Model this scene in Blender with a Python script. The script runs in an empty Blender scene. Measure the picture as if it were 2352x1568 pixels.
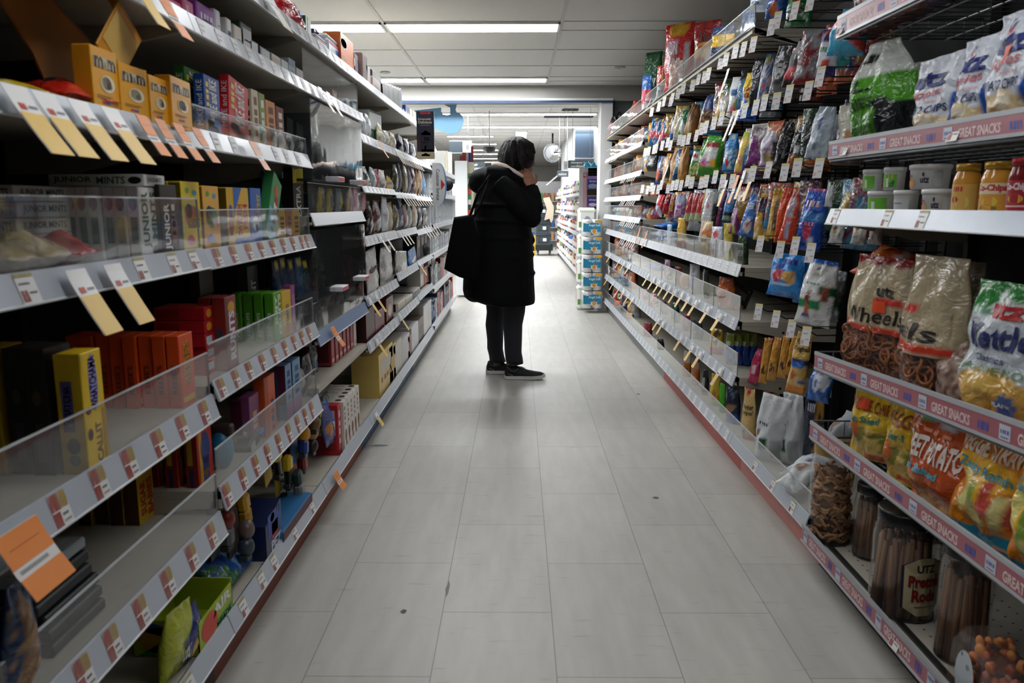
import bpy, bmesh, math, random
from mathutils import Vector, Matrix, noise
SC = bpy.context.scene
COL = SC.collection
PI = math.pi
# ---------------------------------------------------------------- camera, world, exposure
CH = 1.123                       # camera height
PITCH, YAW = math.radians(9.895), math.radians(0.439)
cam_data = bpy.data.cameras.new('camera')
cam_data.sensor_width = 36.0
cam_data.lens = 36.0 * 1800.0 / 2352.0
cam_data.clip_start = 0.05
cam_data.clip_end = 100
cam_data.dof.use_dof = True
cam_data.dof.focus_distance = 5.0
cam_data.dof.aperture_fstop = 6.5
cam = bpy.data.objects.new('camera', cam_data)
COL.objects.link(cam)
cam.location = (0, 0, CH)
cam.rotation_euler = (PI / 2 - PITCH, 0, YAW)
SC.camera = cam
world = bpy.data.worlds.new('world')
SC.world = world
world.use_nodes = True
world.node_tree.nodes['Background'].inputs[0].default_value = (0.9, 0.95, 1.0, 1)
world.node_tree.nodes['Background'].inputs[1].default_value = 0.01
SC.view_settings.view_transform = 'Standard'
SC.view_settings.look = 'None'
SC.view_settings.gamma = 1.0
SC.view_settings.use_curve_mapping = False
SC.view_settings.exposure = 0.0
SC.cycles.diffuse_bounces = 2
SC.cycles.max_bounces = 8
SC.cycles.transparent_max_bounces = 16
LAMP_STRENGTH = 43.0
NEAR_LAMP_STRENGTH = 10.5
FAR_LAMP_STRENGTH = 46.0
# ---------------------------------------------------------------- where a point of the picture lies in the room
_f = Vector((-math.sin(YAW) * math.cos(PITCH), math.cos(YAW) * math.cos(PITCH), -math.sin(PITCH)))
_r = Vector((math.cos(YAW), math.sin(YAW), 0))
_u = _r.cross(_f)
_C = Vector((0, 0, CH))
def ray(u, v): return _r * ((u - 1176) / 1800) - _u * ((v - 784) / 1800) + _f
def at_x(u, v, X): d = ray(u, v); return _C + d * (X / d.x)
def at_y(u, v, Y): d = ray(u, v); return _C + d * (Y / d.y)
def at_z(u, v, Z): d = ray(u, v); return _C + d * ((Z - CH) / d.z)
def Yof(u, X, Z):                # depth of picture column u on the line (X, Z)
    k = (u - 1176) / 1800
    return (k * (X * _f.x + (Z - CH) * _f.z) - X * _r.x) / (_r.y - k * _f.y)
def Zof(v, X, Y):                # height of picture row v above (X, Y)
    k = -(v - 784) / 1800
    a = Vector((X, Y, 0))
    # (P-C).u = k (P-C).f
    return CH + (k * (X * _f.x + Y * _f.y) - (X * _u.x + Y * _u.y)) / (_u.z - k * _f.z)
# ---------------------------------------------------------------- colours and materials
def lin(c): return c / 12.92 if c <= 0.04045 else ((c + 0.055) / 1.055) ** 2.4
_hx = {}
def hx(s):
    if not isinstance(s, str): return s
    if s not in _hx: _hx[s] = tuple(lin(int(s[i:i + 2], 16) / 255) for i in (0, 2, 4))
    return _hx[s]
_mats = {}
def new_mat(name):
    m = bpy.data.materials.new(name); m.use_nodes = True
    nt = m.node_tree
    return m, nt, nt.nodes['Principled BSDF']
def mat(col, rough=0.5, metal=0.0, spec=0.5, var=0.06, bump=0.0, scale=30.0):
    """Plain procedural material: the colour drifts a little with a noise texture."""
    key = (col, rough, metal, spec, var, bump, scale)
    if key in _mats: return _mats[key]
    m, nt, b = new_mat('mat_%s' % (col if isinstance(col, str) else 'c'))
    c = hx(col)
    n = nt.nodes.new('ShaderNodeTexNoise'); n.inputs['Scale'].default_value = scale; n.inputs['Detail'].default_value = 3
    tc = nt.nodes.new('ShaderNodeTexCoord'); nt.links.new(tc.outputs['Object'], n.inputs['Vector'])
    mx = nt.nodes.new('ShaderNodeMix'); mx.data_type = 'RGBA'
    mx.inputs['A'].default_value = (*[x * (1 - var) for x in c], 1)
    mx.inputs['B'].default_value = (*[min(1, x * (1 + var)) for x in c], 1)
    nt.links.new(n.outputs['Fac'], mx.inputs['Factor']); nt.links.new(mx.outputs['Result'], b.inputs['Base Color'])
    b.inputs['Roughness'].default_value = rough; b.inputs['Metallic'].default_value = metal
    b.inputs['Specular IOR Level'].default_value = spec
    if bump:
        bp = nt.nodes.new('ShaderNodeBump'); bp.inputs['Strength'].default_value = bump; bp.inputs['Distance'].default_value = 0.004
        nt.links.new(n.outputs['Fac'], bp.inputs['Height']); nt.links.new(bp.outputs['Normal'], b.inputs['Normal'])
    _mats[key] = m
    return m
def film(kind='gloss'):
    """Printed wrapping: the print is a colour attribute, the crinkle a bump."""
    key = ('film', kind)
    if key in _mats: return _mats[key]
    m, nt, b = new_mat('printed_film_' + kind)
    at = nt.nodes.new('ShaderNodeAttribute'); at.attribute_name = 'Col'
    nt.links.new(at.outputs['Color'], b.inputs['Base Color'])
    tc = nt.nodes.new('ShaderNodeTexCoord')
    n = nt.nodes.new('ShaderNodeTexNoise'); n.inputs['Scale'].default_value = 26; n.inputs['Detail'].default_value = 2; n.inputs['Distortion'].default_value = 1.6
    nt.links.new(tc.outputs['Object'], n.inputs['Vector'])
    bp = nt.nodes.new('ShaderNodeBump'); bp.inputs['Strength'].default_value = {'gloss': 0.65, 'matte': 0.3, 'foil': 0.85}[kind]; bp.inputs['Distance'].default_value = 0.012
    nt.links.new(n.outputs['Fac'], bp.inputs['Height']); nt.links.new(bp.outputs['Normal'], b.inputs['Normal'])
    b.inputs['Roughness'].default_value = {'gloss': 0.22, 'matte': 0.5, 'foil': 0.28}[kind]
    b.inputs['Specular IOR Level'].default_value = {'gloss': 0.6, 'matte': 0.4, 'foil': 0.8}[kind]
    if kind == 'foil': b.inputs['Metallic'].default_value = 0.35
    _mats[key] = m
    return m
def clear(name='clear_acrylic', tint=(0.95, 0.97, 0.97), haze=0.02, gloss=1.0, rough=0.04, sheen=1.0):
    """Thin clear plastic: mostly see-through, with a mirror-like sheen that grows at grazing angles and a little milky haze."""
    key = ('clear', name)
    if key in _mats: return _mats[key]
    m, nt, b = new_mat(name)
    nt.nodes.remove(b)
    out = nt.nodes['Material Output']
    tr = nt.nodes.new('ShaderNodeBsdfTransparent'); tr.inputs[0].default_value = (*tint, 1)
    gl = nt.nodes.new('ShaderNodeBsdfGlossy'); gl.inputs['Roughness'].default_value = rough; gl.inputs[0].default_value = (gloss, gloss, gloss, 1)
    df = nt.nodes.new('ShaderNodeBsdfDiffuse'); df.inputs[0].default_value = (0.8, 0.8, 0.82, 1)
    lw = nt.nodes.new('ShaderNodeLayerWeight'); lw.inputs['Blend'].default_value = 0.5
    pw = nt.nodes.new('ShaderNodeMath'); pw.operation = 'POWER'; pw.inputs[1].default_value = 4.5; nt.links.new(lw.outputs['Facing'], pw.inputs[0])
    fr = nt.nodes.new('ShaderNodeMath'); fr.operation = 'MULTIPLY_ADD'; fr.inputs[1].default_value = .5 * sheen; fr.inputs[2].default_value = .03 * sheen; nt.links.new(pw.outputs[0], fr.inputs[0])
    tc = nt.nodes.new('ShaderNodeTexCoord'); n = nt.nodes.new('ShaderNodeTexNoise'); n.inputs['Scale'].default_value = 6
    nt.links.new(tc.outputs['Object'], n.inputs['Vector'])
    bp = nt.nodes.new('ShaderNodeBump'); bp.inputs['Strength'].default_value = 0.08; bp.inputs['Distance'].default_value = 0.02
    nt.links.new(n.outputs['Fac'], bp.inputs['Height']); nt.links.new(bp.outputs['Normal'], gl.inputs['Normal'])
    m1 = nt.nodes.new('ShaderNodeMixShader'); m1.inputs[0].default_value = haze
    m2 = nt.nodes.new('ShaderNodeMixShader')
    nt.links.new(tr.outputs[0], m1.inputs[1]); nt.links.new(df.outputs[0], m1.inputs[2])
    nt.links.new(fr.outputs[0], m2.inputs[0]); nt.links.new(m1.outputs[0], m2.inputs[1]); nt.links.new(gl.outputs[0], m2.inputs[2])
    nt.links.new(m2.outputs[0], out.inputs['Surface'])
    _mats[key] = m
    return m
def emitter(name, col, strength):
    key = ('em', name)
    if key in _mats: return _mats[key]
    m, nt, b = new_mat(name)
    b.inputs['Base Color'].default_value = (0.8, 0.8, 0.8, 1)
    b.inputs['Emission Color'].default_value = (*col, 1); b.inputs['Emission Strength'].default_value = strength
    _mats[key] = m
    return m
# ---------------------------------------------------------------- lettering
_txt = {}
def text2d(s, bold=0.0, fine=False):
    """Outline of a line of lettering as (points, faces), scaled into the unit square."""
    key = (s, bold, fine)
    if key in _txt: return _txt[key]
    cu = bpy.data.curves.new('t', 'FONT'); cu.body = s; cu.size = 1; cu.resolution_u = 2; cu.offset = bold
    ob = bpy.data.objects.new('t', cu); COL.objects.link(ob)
    me = ob.evaluated_get(bpy.context.evaluated_depsgraph_get()).to_mesh()
    vs = [(v.co.x, v.co.y) for v in me.vertices]; fs = [tuple(p.vertices) for p in me.polygons]
    ob.evaluated_get(bpy.context.evaluated_depsgraph_get()).to_mesh_clear()
    bpy.data.objects.remove(ob); bpy.data.curves.remove(cu)
    if fine:                                               # small facets, so the word can follow a curved bag
        bm = bmesh.new(); V = [bm.verts.new((x, y, 0)) for x, y in vs]
        for f in fs:
            try: bm.faces.new([V[i] for i in f])
            except ValueError: pass
        for k in range(2):
            bmesh.ops.triangulate(bm, faces=bm.faces[:])
            bmesh.ops.subdivide_edges(bm, edges=[e for e in bm.edges if e.calc_length() > .22], cuts=1 + (k == 0))
        bmesh.ops.triangulate(bm, faces=bm.faces[:]); bm.verts.index_update()
        vs = [(v.co.x, v.co.y) for v in bm.verts]; fs = [tuple(v.index for v in f.verts) for f in bm.faces]; bm.free()
    x0 = min(v[0] for v in vs); x1 = max(v[0] for v in vs); y0 = min(v[1] for v in vs); y1 = max(v[1] for v in vs)
    _txt[key] = ([((x - x0) / (x1 - x0), (y - y0) / (y1 - y0)) for x, y in vs], fs)
    return _txt[key]
# ---------------------------------------------------------------- mesh builder
class MB:
    def __init__(s): s.v, s.f, s.mi, s.sm, s.mats, s.col = [], [], [], [], [], None
    def m(s, mt):
        if isinstance(mt, str): mt = mat(mt)
        if mt not in s.mats: s.mats.append(mt)
        return s.mats.index(mt)
    def face(s, pts, mt, smooth=False):
        i = len(s.v); s.v += [tuple(p) for p in pts]; s.f.append(tuple(range(i, i + len(pts)))); s.mi.append(s.m(mt)); s.sm.append(smooth)
    def add(s, vs, fs, mt, smooth=False):
        i = len(s.v); s.v += [tuple(p) for p in vs]; k = s.m(mt)
        for f in fs: s.f.append(tuple(i + j for j in f)); s.mi.append(k); s.sm.append(smooth)
    def box(s, x0, x1, y0, y1, z0, z1, mt, b=0.0):
        X, Y, Z = (x0, x1), (y0, y1), (z0, z1)
        if b <= 0:
            vs = [(X[i], Y[j], Z[k]) for i in (0, 1) for j in (0, 1) for k in (0, 1)]
            s.add(vs, [(0, 1, 3, 2), (4, 6, 7, 5), (0, 4, 5, 1), (2, 3, 7, 6), (0, 2, 6, 4), (1, 5, 7, 3)], mt); return
        b = min(b, abs(x1 - x0) * .45, abs(y1 - y0) * .45, abs(z1 - z0) * .45)
        vs, ix = [], {}
        for i in (0, 1):
            for j in (0, 1):
                for k in (0, 1):
                    sx, sy, sz = (1 - 2 * i) * b, (1 - 2 * j) * b, (1 - 2 * k) * b
                    for a, d in enumerate(((0, sy, sz), (sx, 0, sz), (sx, sy, 0))):
                        ix[i, j, k, a] = len(vs); vs.append((X[i] + d[0], Y[j] + d[1], Z[k] + d[2]))
        fs = []
        R = ((0, 0), (1, 0), (1, 1), (0, 1))
        for e in (0, 1):
            fs.append([ix[e, p, q, 0] for p, q in R]); fs.append([ix[p, e, q, 1] for p, q in R]); fs.append([ix[p, q, e, 2] for p, q in R])
        for p in (0, 1):
            for q in (0, 1):
                fs.append([ix[0, p, q, 1], ix[1, p, q, 1], ix[1, p, q, 2], ix[0, p, q, 2]])
                fs.append([ix[p, 0, q, 0], ix[p, 1, q, 0], ix[p, 1, q, 2], ix[p, 0, q, 2]])
                fs.append([ix[p, q, 0, 0], ix[p, q, 1, 0], ix[p, q, 1, 1], ix[p, q, 0, 1]])
        for c in ((i, j, k) for i in (0, 1) for j in (0, 1) for k in (0, 1)): fs.append([ix[(*c, a)] for a in (0, 1, 2)])
        s.add(vs, fs, mt)
    def loft(s, rings, mt, cap=True, smooth=True, closed=True):
        n = len(rings[0]); vs = [p for r in rings for p in r]; fs = []
        for i in range(len(rings) - 1):
            for j in range(n if closed else n - 1):
                k = (j + 1) % n
                fs.append((i * n + j, i * n + k, (i + 1) * n + k, (i + 1) * n + j))
        if cap and closed:
            fs.append(tuple(range(n - 1, -1, -1))); fs.append(tuple((len(rings) - 1) * n + j for j in range(n)))
        s.add(vs, fs, mt, smooth)
    def lathe(s, prof, mt, n=24, c=(0, 0, 0), cap=True, smooth=True):
        s.loft([[(c[0] + r * math.cos(2 * PI * j / n), c[1] + r * math.sin(2 * PI * j / n), c[2] + z) for j in range(n)] for r, z in prof], mt, cap, smooth)
    def tube(s, path, r, mt, n=6, cap=True):
        P = [Vector(p) for p in path]; rings = []
        R = r if isinstance(r, (list, tuple)) else [r] * len(P)
        up = Vector((0, 0, 1))
        for i, p in enumerate(P):
            t = (P[min(i + 1, len(P) - 1)] - P[max(i - 1, 0)]).normalized()
            a = t.cross(up)
            if a.length < 1e-3: a = t.cross(Vector((0, 1, 0)))
            a.normalize(); b = t.cross(a)
            rings.append([p + (a * math.cos(2 * PI * j / n) + b * math.sin(2 * PI * j / n)) * R[i] for j in range(n)])
        s.loft(rings, mt, cap)
    def ball(s, c, r, mt, n=12, m=8):
        r = r if isinstance(r, (list, tuple)) else (r, r, r)
        s.loft([[(c[0] + r[0] * math.sin(a) * math.cos(2 * PI * j / n), c[1] + r[1] * math.sin(a) * math.sin(2 * PI * j / n), c[2] - r[2] * math.cos(a)) for j in range(n)]
                for a in [max(0.02, min(PI - 0.02, PI * i / m)) for i in range(m + 1)]], mt)
    # flat marks on a surface; put(a, b) turns the mark's coordinates into a point
    def mark(s, it, put, fine=False):
        k = it[0]
        if k == 'r':
            _, a0, a1, b0, b1, c = it; n = 10 if a1 - a0 > .3 else 5
            s.loft([[put(a0 + (a1 - a0) * i / n, b) for i in range(n + 1)] for b in (b0, (b0 + b1) / 2, b1)], c if not isinstance(c, str) else mat(c, .45), closed=False)
        elif k == 'e':
            _, ca, cb, ra, rb, c = it
            s.face([put(ca + ra * math.cos(2 * PI * i / 18), cb + rb * math.sin(2 * PI * i / 18)) for i in range(18)], c if not isinstance(c, str) else mat(c, .45))
        elif k == 'p':
            s.face([put(a, b) for a, b in it[1]], it[2] if not isinstance(it[2], str) else mat(it[2], .45))
        elif k == 't':
            _, t, a0, a1, b0, b1, c = it[:7]
            if t == '~':                                   # small print too fine to read: a few strokes
                vert = len(it) > 7 and it[7]; n = 4
                for i in range(n):
                    f0, f1 = i / n + .03, i / n + .17 + .05 * ((i * 3) % 2)
                    q = (a0, a1, b0 + (b1 - b0) * f0, b0 + (b1 - b0) * f1) if vert else (a0 + (a1 - a0) * f0, a0 + (a1 - a0) * f1, b0, b1)
                    s.face([put(q[0], q[2]), put(q[1], q[2]), put(q[1], q[3]), put(q[0], q[3])], mat(c, .45) if isinstance(c, str) else c)
                return
            rot = it[7] if len(it) > 7 else 0; bold = it[8] if len(it) > 8 else 0.0; sl = it[9] if len(it) > 9 else 0.0
            vs, fs = text2d(t, bold, fine)
            o = []
            for x, y in vs:
                if rot == 90: a, b = 1 - y, x
                elif rot == -90: a, b = y, 1 - x
                else: a, b = x, y
                aa = a0 + (a1 - a0) * a; bb = b0 + (b1 - b0) * b
                if sl: bb += sl * (a - .5)
                o.append(put(aa, bb))
            s.add(o, fs, mat(c, .45) if isinstance(c, str) else c)
    def build(s, name, parent=None, loc=(0, 0, 0), rot=(0, 0, 0)):
        me = bpy.data.meshes.new(name)
        me.from_pydata(s.v, [], s.f)
        for mt in s.mats: me.materials.append(mt)
        me.polygons.foreach_set('material_index', s.mi); me.polygons.foreach_set('use_smooth', s.sm)
        if s.col:
            at = me.color_attributes.new('Col', 'FLOAT_COLOR', 'POINT')
            flat = []
            for c in s.col: flat += [c[0], c[1], c[2], 1.0]
            at.data.foreach_set('color', flat)
        me.update()
        o = bpy.data.objects.new(name, me); COL.objects.link(o)
        if parent: o.parent = parent
        o.location = loc; o.rotation_euler = rot
        return o
def weld(o):
    bm = bmesh.new(); bm.from_mesh(o.data); bmesh.ops.remove_doubles(bm, verts=bm.verts, dist=1e-5); bmesh.ops.recalc_face_normals(bm, faces=bm.faces)
    bm.to_mesh(o.data); bm.free(); return o
def empty(name, loc=(0, 0, 0), rz=0.0):
    o = bpy.data.objects.new(name, None); COL.objects.link(o); o.location = loc; o.rotation_euler = (0, 0, rz); o.empty_display_size = .05
    return o
def dup(root, loc=None, rot=None):
    c = root.copy(); COL.objects.link(c)
    for ch in root.children:
        d = ch.copy(); COL.objects.link(d); d.parent = c
        for g in ch.children:
            e = g.copy(); COL.objects.link(e); e.parent = d
    if loc is not None: c.location = loc
    if rot is not None: c.rotation_euler = rot
    return c
def structure(o): o['kind'] = 'structure'; return o
# labels: a look and a place; where several share both, they are told apart by their order away from the camera
LAB = []
def tag(o, look, where, cat, group=None):
    o['category'] = cat
    if group: o['group'] = group
    LAB.append((o, look, where)); return o
ORD = 'first second third fourth fifth sixth seventh eighth ninth tenth eleventh twelfth thirteenth fourteenth fifteenth sixteenth seventeenth eighteenth nineteenth twentieth'.split()
def ordinal(i): return ORD[i] if i < 20 else 'twenty-' + ORD[i - 20] if i < 29 else ('thirtieth' if i == 29 else 'thirty-' + ORD[i - 30])
def finish_labels():
    by = {}
    for o, look, where in LAB: by.setdefault((look, where), []).append(o)
    bpy.context.view_layer.update()
    for (look, where), os_ in by.items():
        if len(os_) == 1: os_[0]['label'] = (look + ' ' + where).strip(); continue
        os_.sort(key=lambda o: (o.matrix_world.translation.y, o.matrix_world.translation.z))
        for i, o in enumerate(os_):
            o['label'] = '%s %s %s' % (ordinal(i), look, where)
            if len(o['label'].replace('-', ' ').split()) < 14: o['label'] += ', from the camera'
# ---------------------------------------------------------------- packages
LEFT, RIGHT, FRONT = PI / 2, -PI / 2, 0.0      # which way a package's face looks: to the aisle from the one side, from the other, to the camera
GLOSSY = dict(rough=.3, spec=.5)
def carton(name, w, d, h, col, front=(), side=(), side_x=-1, side_col=None, bev=.0012, top=()):
    """Printed card box; its face looks to -y, x runs along the words."""
    b = MB(); cm = mat(col, .38, spec=.45)
    b.box(-w / 2, w / 2, 0, d, 0, h, cm, bev)
    o = b.build(name)
    if front:
        p = MB()
        for it in front: p.mark(it, lambda a, c: (-w / 2 + w * a, -.0007, h * c))
        p.build('front_print', o)
    if side or side_col:
        p = MB(); X = side_x * (w / 2 + .0007)
        if side_col: p.mark(('r', .03, .97, .02, .98, side_col), lambda a, c: (X - side_x * .0003, (d * (1 - a) if side_x < 0 else d * a), h * c))
        for it in side: p.mark(it, lambda a, c: (X, (d * (1 - a) if side_x < 0 else d * a), h * c))
        p.build('side_print', o)
    if top:
        p = MB()
        for it in top: p.mark(it, lambda a, c: (-w / 2 + w * a, d * c, h + .0007))
        p.build('top_print', o)
    return o
def bag(name, w, h, d, base, art=(), seed=0, style='pillow', nx=12, nz=18, kind='gloss', back=None, window=None, bend=0.0, pinch=None):
    """Filled film bag with crimped ends. u runs -1..1 over its width, v 0..1 over its height; the front looks to -y."""
    sd = seed * 7.31
    pinch = pinch if pinch is not None else (.80 + .14 * (math.sin(sd * 3.7) * .5 + .5))
    skew = .05 * math.sin(sd * 2.3)
    def prof(v):
        if style == 'pillow': return max(0.0, math.sin(PI * min(1, max(0, (v - .04) / .92)) ** .85)) ** .75
        if style == 'stand': return min(1.0, .62 + 1.5 * v) * min(1.0, max(0.0, (.965 - v) / .62)) ** .62
        return max(0.0, math.sin(PI * min(1, max(0, (v - .02) / .9)) ** 1.0 * 1.0 if v < .5 else PI * min(1, max(0, (v - .02) / .9)))) ** .6
    def wr(u, v):
        e = math.exp(-v / .13) if style != 'stand' else 0
        t = math.exp(-(1 - v) / .16)
        return d * (.20 * noise.noise((u * 1.7 + sd, v * 3.1, sd)) * prof(v) + .11 * math.sin(u * 8 + sd) * (e + t) * (1 - u * u) + .09 * noise.noise((u * 4 + sd, v * 7, sd)))
    def fy(u, v):
        s = prof(v)
        y = -d / 2 * s * max(0.0, 1 - abs(u) ** 2.3) ** .7 + wr(u, v) * (.35 if abs(u) > .95 else 1) * (1 if .04 < v < .96 else .25)
        return y + bend * h * (v - .3) ** 2
    def by(u, v):
        return d / 2 * prof(v) * max(0.0, 1 - abs(u) ** 2.3) ** .7 * .9 + .0012 + bend * h * (v - .3) ** 2 + (wr(u, v) * .25 if not .04 < v < .96 else 0)
    def px(u, v):
        t = min(1, max(0, (v - .62) / .38)); t = t * t * (3 - 2 * t)
        k = 1 - .08 * prof(v) + .02 * math.sin(v * 13 + sd) + .07 * noise.noise((u * .8 + sd, v * 4, sd * .7))
        return w / 2 * (u * k * (1 - (1 - pinch) * t) + skew * (v - .4) * 2 + .07 * noise.noise((sd, v * 3, 1.7)))
    def colour(u, v, isb):
        c = hx(back or base) if isb else hx(base)
        if isb and back: return c
        for it in art:
            k = it[0]
            if k == 'b' and it[1] <= v <= it[2]: c = hx(it[3])
            elif isb: continue
            elif k == 'r' and it[1] <= u <= it[2] and it[3] <= v <= it[4]: c = hx(it[5])
            elif k == 'e' and ((u - it[1]) / it[3]) ** 2 + ((v - it[2]) / it[4]) ** 2 <= 1: c = hx(it[5])
            elif k == 's' and it[1] <= v + it[4] * u <= it[2]: c = hx(it[3])
            elif k == 'n' and it[1] <= v <= it[2] and noise.noise((u * it[4] + sd, v * it[4] * h / w * 2, sd)) > it[5]: c = hx(it[3])
        return c
    b = MB(); b.col = []
    us = [-math.cos(PI * i / nx) * .5 + (-1 + 2 * i / nx) * .5 for i in range(nx + 1)]
    fm = film(kind); rows = []
    for j in range(nz + 1):
        v = j / nz
        r = [((px(u, v), fy(u, v), v * h), u, v, False) for u in us] + [((px(u, v), by(u, v), v * h), u, v, True) for u in reversed(us[1:-1])]
        rows.append(r)
    n = len(rows[0])
    for r in rows:
        for p, u, v, s_ in r: b.v.append(p); b.col.append(colour(u, v, s_))
    k = b.m(fm); kw = b.m(clear('clear_bag_film', (.97, .96, .94), .03)) if window else k
    for j in range(nz):
        vm = (j + .5) / nz
        for i in range(n):
            i2 = (i + 1) % n
            inwin = window and window[0] <= vm <= window[1] and i < nx
            b.f.append((j * n + i, j * n + i2, (j + 1) * n + i2, (j + 1) * n + i)); b.mi.append(kw if inwin else k); b.sm.append(True)
    b.f.append(tuple(range(n - 1, -1, -1))); b.mi.append(k); b.sm.append(False)
    b.f.append(tuple(nz * n + i for i in range(n))); b.mi.append(k); b.sm.append(False)
    o = b.build(name)
    put = lambda u, v: (px(u, v), fy(u, v) - .0022 - .012 * d, v * h)
    words_ = [it for it in art if it[0] in ('t', 'T')]
    if words_:
        for it in words_:
            p = MB(); p.mark(('t',) + tuple(it[1:]), put, True); p.build('lettering', o)
    stick = [it for it in art if it[0] == 'S']
    if stick:
        p = MB()
        for it in stick: p.mark(('r',) + tuple(it[1:]), lambda u, v: (px(u, v), fy(u, v) - .004 - .012 * d, v * h))
        p.build('sticker', o)
    return o, put
# ================================================================ the room
XL, XR = -0.667, 0.90            # front edge of the shelves on either side of the aisle
ZC, ZC2 = 2.34, 2.60             # ceiling of this part of the shop and of the part beyond the header
YH0, YH1 = 8.45, 8.80            # the header between them
def floor_mat():
    m, nt, b = new_mat('vinyl_floor_tiles')
    tc = nt.nodes.new('ShaderNodeTexCoord'); sp = nt.nodes.new('ShaderNodeSeparateXYZ'); cb = nt.nodes.new('ShaderNodeCombineXYZ')
    nt.links.new(tc.outputs['Object'], sp.inputs[0])
    a1 = nt.nodes.new('ShaderNodeMath'); a1.operation = 'ADD'; a1.inputs[1].default_value = -1.725 + 61
    a2 = nt.nodes.new('ShaderNodeMath'); a2.operation = 'ADD'; a2.inputs[1].default_value = .21 + .305 * 40
    nt.links.new(sp.outputs['Y'], a1.inputs[0]); nt.links.new(sp.outputs['X'], a2.inputs[0])
    nt.links.new(a1.outputs[0], cb.inputs['X']); nt.links.new(a2.outputs[0], cb.inputs['Y'])
    br = nt.nodes.new('ShaderNodeTexBrick'); br.inputs['Scale'].default_value = 1; br.inputs['Brick Width'].default_value = .61; br.inputs['Row Height'].default_value = .305
    br.inputs['Mortar Size'].default_value = .0016; br.inputs['Mortar Smooth'].default_value = .3; br.offset = .5
    br.inputs['Color1'].default_value = (*hx('c3c0b8'), 1); br.inputs['Color2'].default_value = (*hx('bcb9b2'), 1); br.inputs['Mortar'].default_value = (*hx('8f8c86'), 1)
    nt.links.new(cb.outputs[0], br.inputs['Vector'])
    # worn, streaky wax and scuffs
    mp = nt.nodes.new('ShaderNodeMapping'); mp.inputs['Scale'].default_value = (9, 1.6, 1); nt.links.new(tc.outputs['Object'], mp.inputs[0])
    n1 = nt.nodes.new('ShaderNodeTexNoise'); n1.inputs['Scale'].default_value = 2.2; n1.inputs['Detail'].default_value = 6; nt.links.new(mp.outputs[0], n1.inputs['Vector'])
    mp2 = nt.nodes.new('ShaderNodeMapping'); mp2.inputs['Scale'].default_value = (3, 16, 1); nt.links.new(tc.outputs['Object'], mp2.inputs[0])
    n2 = nt.nodes.new('ShaderNodeTexNoise'); n2.inputs['Scale'].default_value = 3; n2.inputs['Detail'].default_value = 5; nt.links.new(mp2.outputs[0], n2.inputs['Vector'])
    r1 = nt.nodes.new('ShaderNodeMapRange'); r1.inputs[1].default_value = .3; r1.inputs[2].default_value = .75; r1.inputs[3].default_value = .88; r1.inputs[4].default_value = 1.06
    r2 = nt.nodes.new('ShaderNodeMapRange'); r2.inputs[1].default_value = .62; r2.inputs[2].default_value = .78; r2.inputs[3].default_value = 1.0; r2.inputs[4].default_value = .72
    nt.links.new(n1.outputs['Fac'], r1.inputs[0]); nt.links.new(n2.outputs['Fac'], r2.inputs[0])
    mu = nt.nodes.new('ShaderNodeMath'); mu.operation = 'MULTIPLY'; nt.links.new(r1.outputs[0], mu.inputs[0]); nt.links.new(r2.outputs[0], mu.inputs[1])
    mx = nt.nodes.new('ShaderNodeMix'); mx.data_type = 'RGBA'; mx.blend_type = 'MULTIPLY'; mx.inputs['Factor'].default_value = 1
    nt.links.new(br.outputs['Color'], mx.inputs['A']); nt.links.new(mu.outputs[0], mx.inputs['B']); nt.links.new(mx.outputs['Result'], b.inputs['Base Color'])
    r3 = nt.nodes.new('ShaderNodeMapRange'); r3.inputs[3].default_value = .34; r3.inputs[4].default_value = .5; nt.links.new(n1.outputs['Fac'], r3.inputs[0]); nt.links.new(r3.outputs[0], b.inputs['Roughness'])
    b.inputs['Specular IOR Level'].default_value = .45
    return m
def slab(name, x0, x1, y0, y1, z0, z1, mt):
    b = MB(); b.box(x0, x1, y0, y1, z0, z1, mt); return structure(b.build(name))
WHITE = mat('d9d8d4', .7, var=.02); TILE = mat('cfccc6', .85, var=.03, bump=.15, scale=60)
slab('floor', -8, 5, -3.5, 31, -.1, 0, floor_mat())
slab('ceiling', -8, 5, -3.5, YH0, ZC, ZC + .1, TILE)
slab('ceiling_far', -8, 5, YH1, 31, ZC2, ZC2 + .1, TILE)
slab('wall_header', -8, 5, YH0, YH1, Zof(231, 0, YH0), ZC2 + .1, mat('a3a19b', .8, var=.02))
slab('wall_behind', -8, 5, -3.6, -3.5, 0, ZC + .1, mat('6f6f70', .8))
slab('wall_left', -8.1, -8, -3.5, 31, 0, ZC2 + .1, mat('a9a9a8', .8))
slab('wall_right', 5, 5.1, -3.5, 31, 0, ZC2 + .1, mat('8b8b8b', .8))
slab('wall_end', -8, 5, 31, 31.1, 0, ZC2 + .1, WHITE)
slab('wall_column', .865, .985, YH0 + .02, YH1 - .02, 0, Zof(231, 0, YH0), mat('e4e4e2', .6, var=.02))
slab('wall_panel', .985, 5, YH0 + .06, YH1 - .06, 0, Zof(229, 1, YH0), mat('5b5d60', .8))
slab('trim_blue', -8, .985, YH0 - .012, YH0, Zof(236, 0, YH0), Zof(231, 0, YH0), mat('24406e', .5))
slab('trim_header', -8, .985, YH0 - .02, YH0, Zof(231, 0, YH0), Zof(226, 0, YH0), mat('dddcd8', .6))
yp0, yp1 = at_z(1320, 291, ZC2).y, at_z(1288, 335, ZC2).y
slab('wall_block', 1.10, 5, yp0, yp1, 0, ZC2, mat('eeeeee', .7, var=.02))
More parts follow.
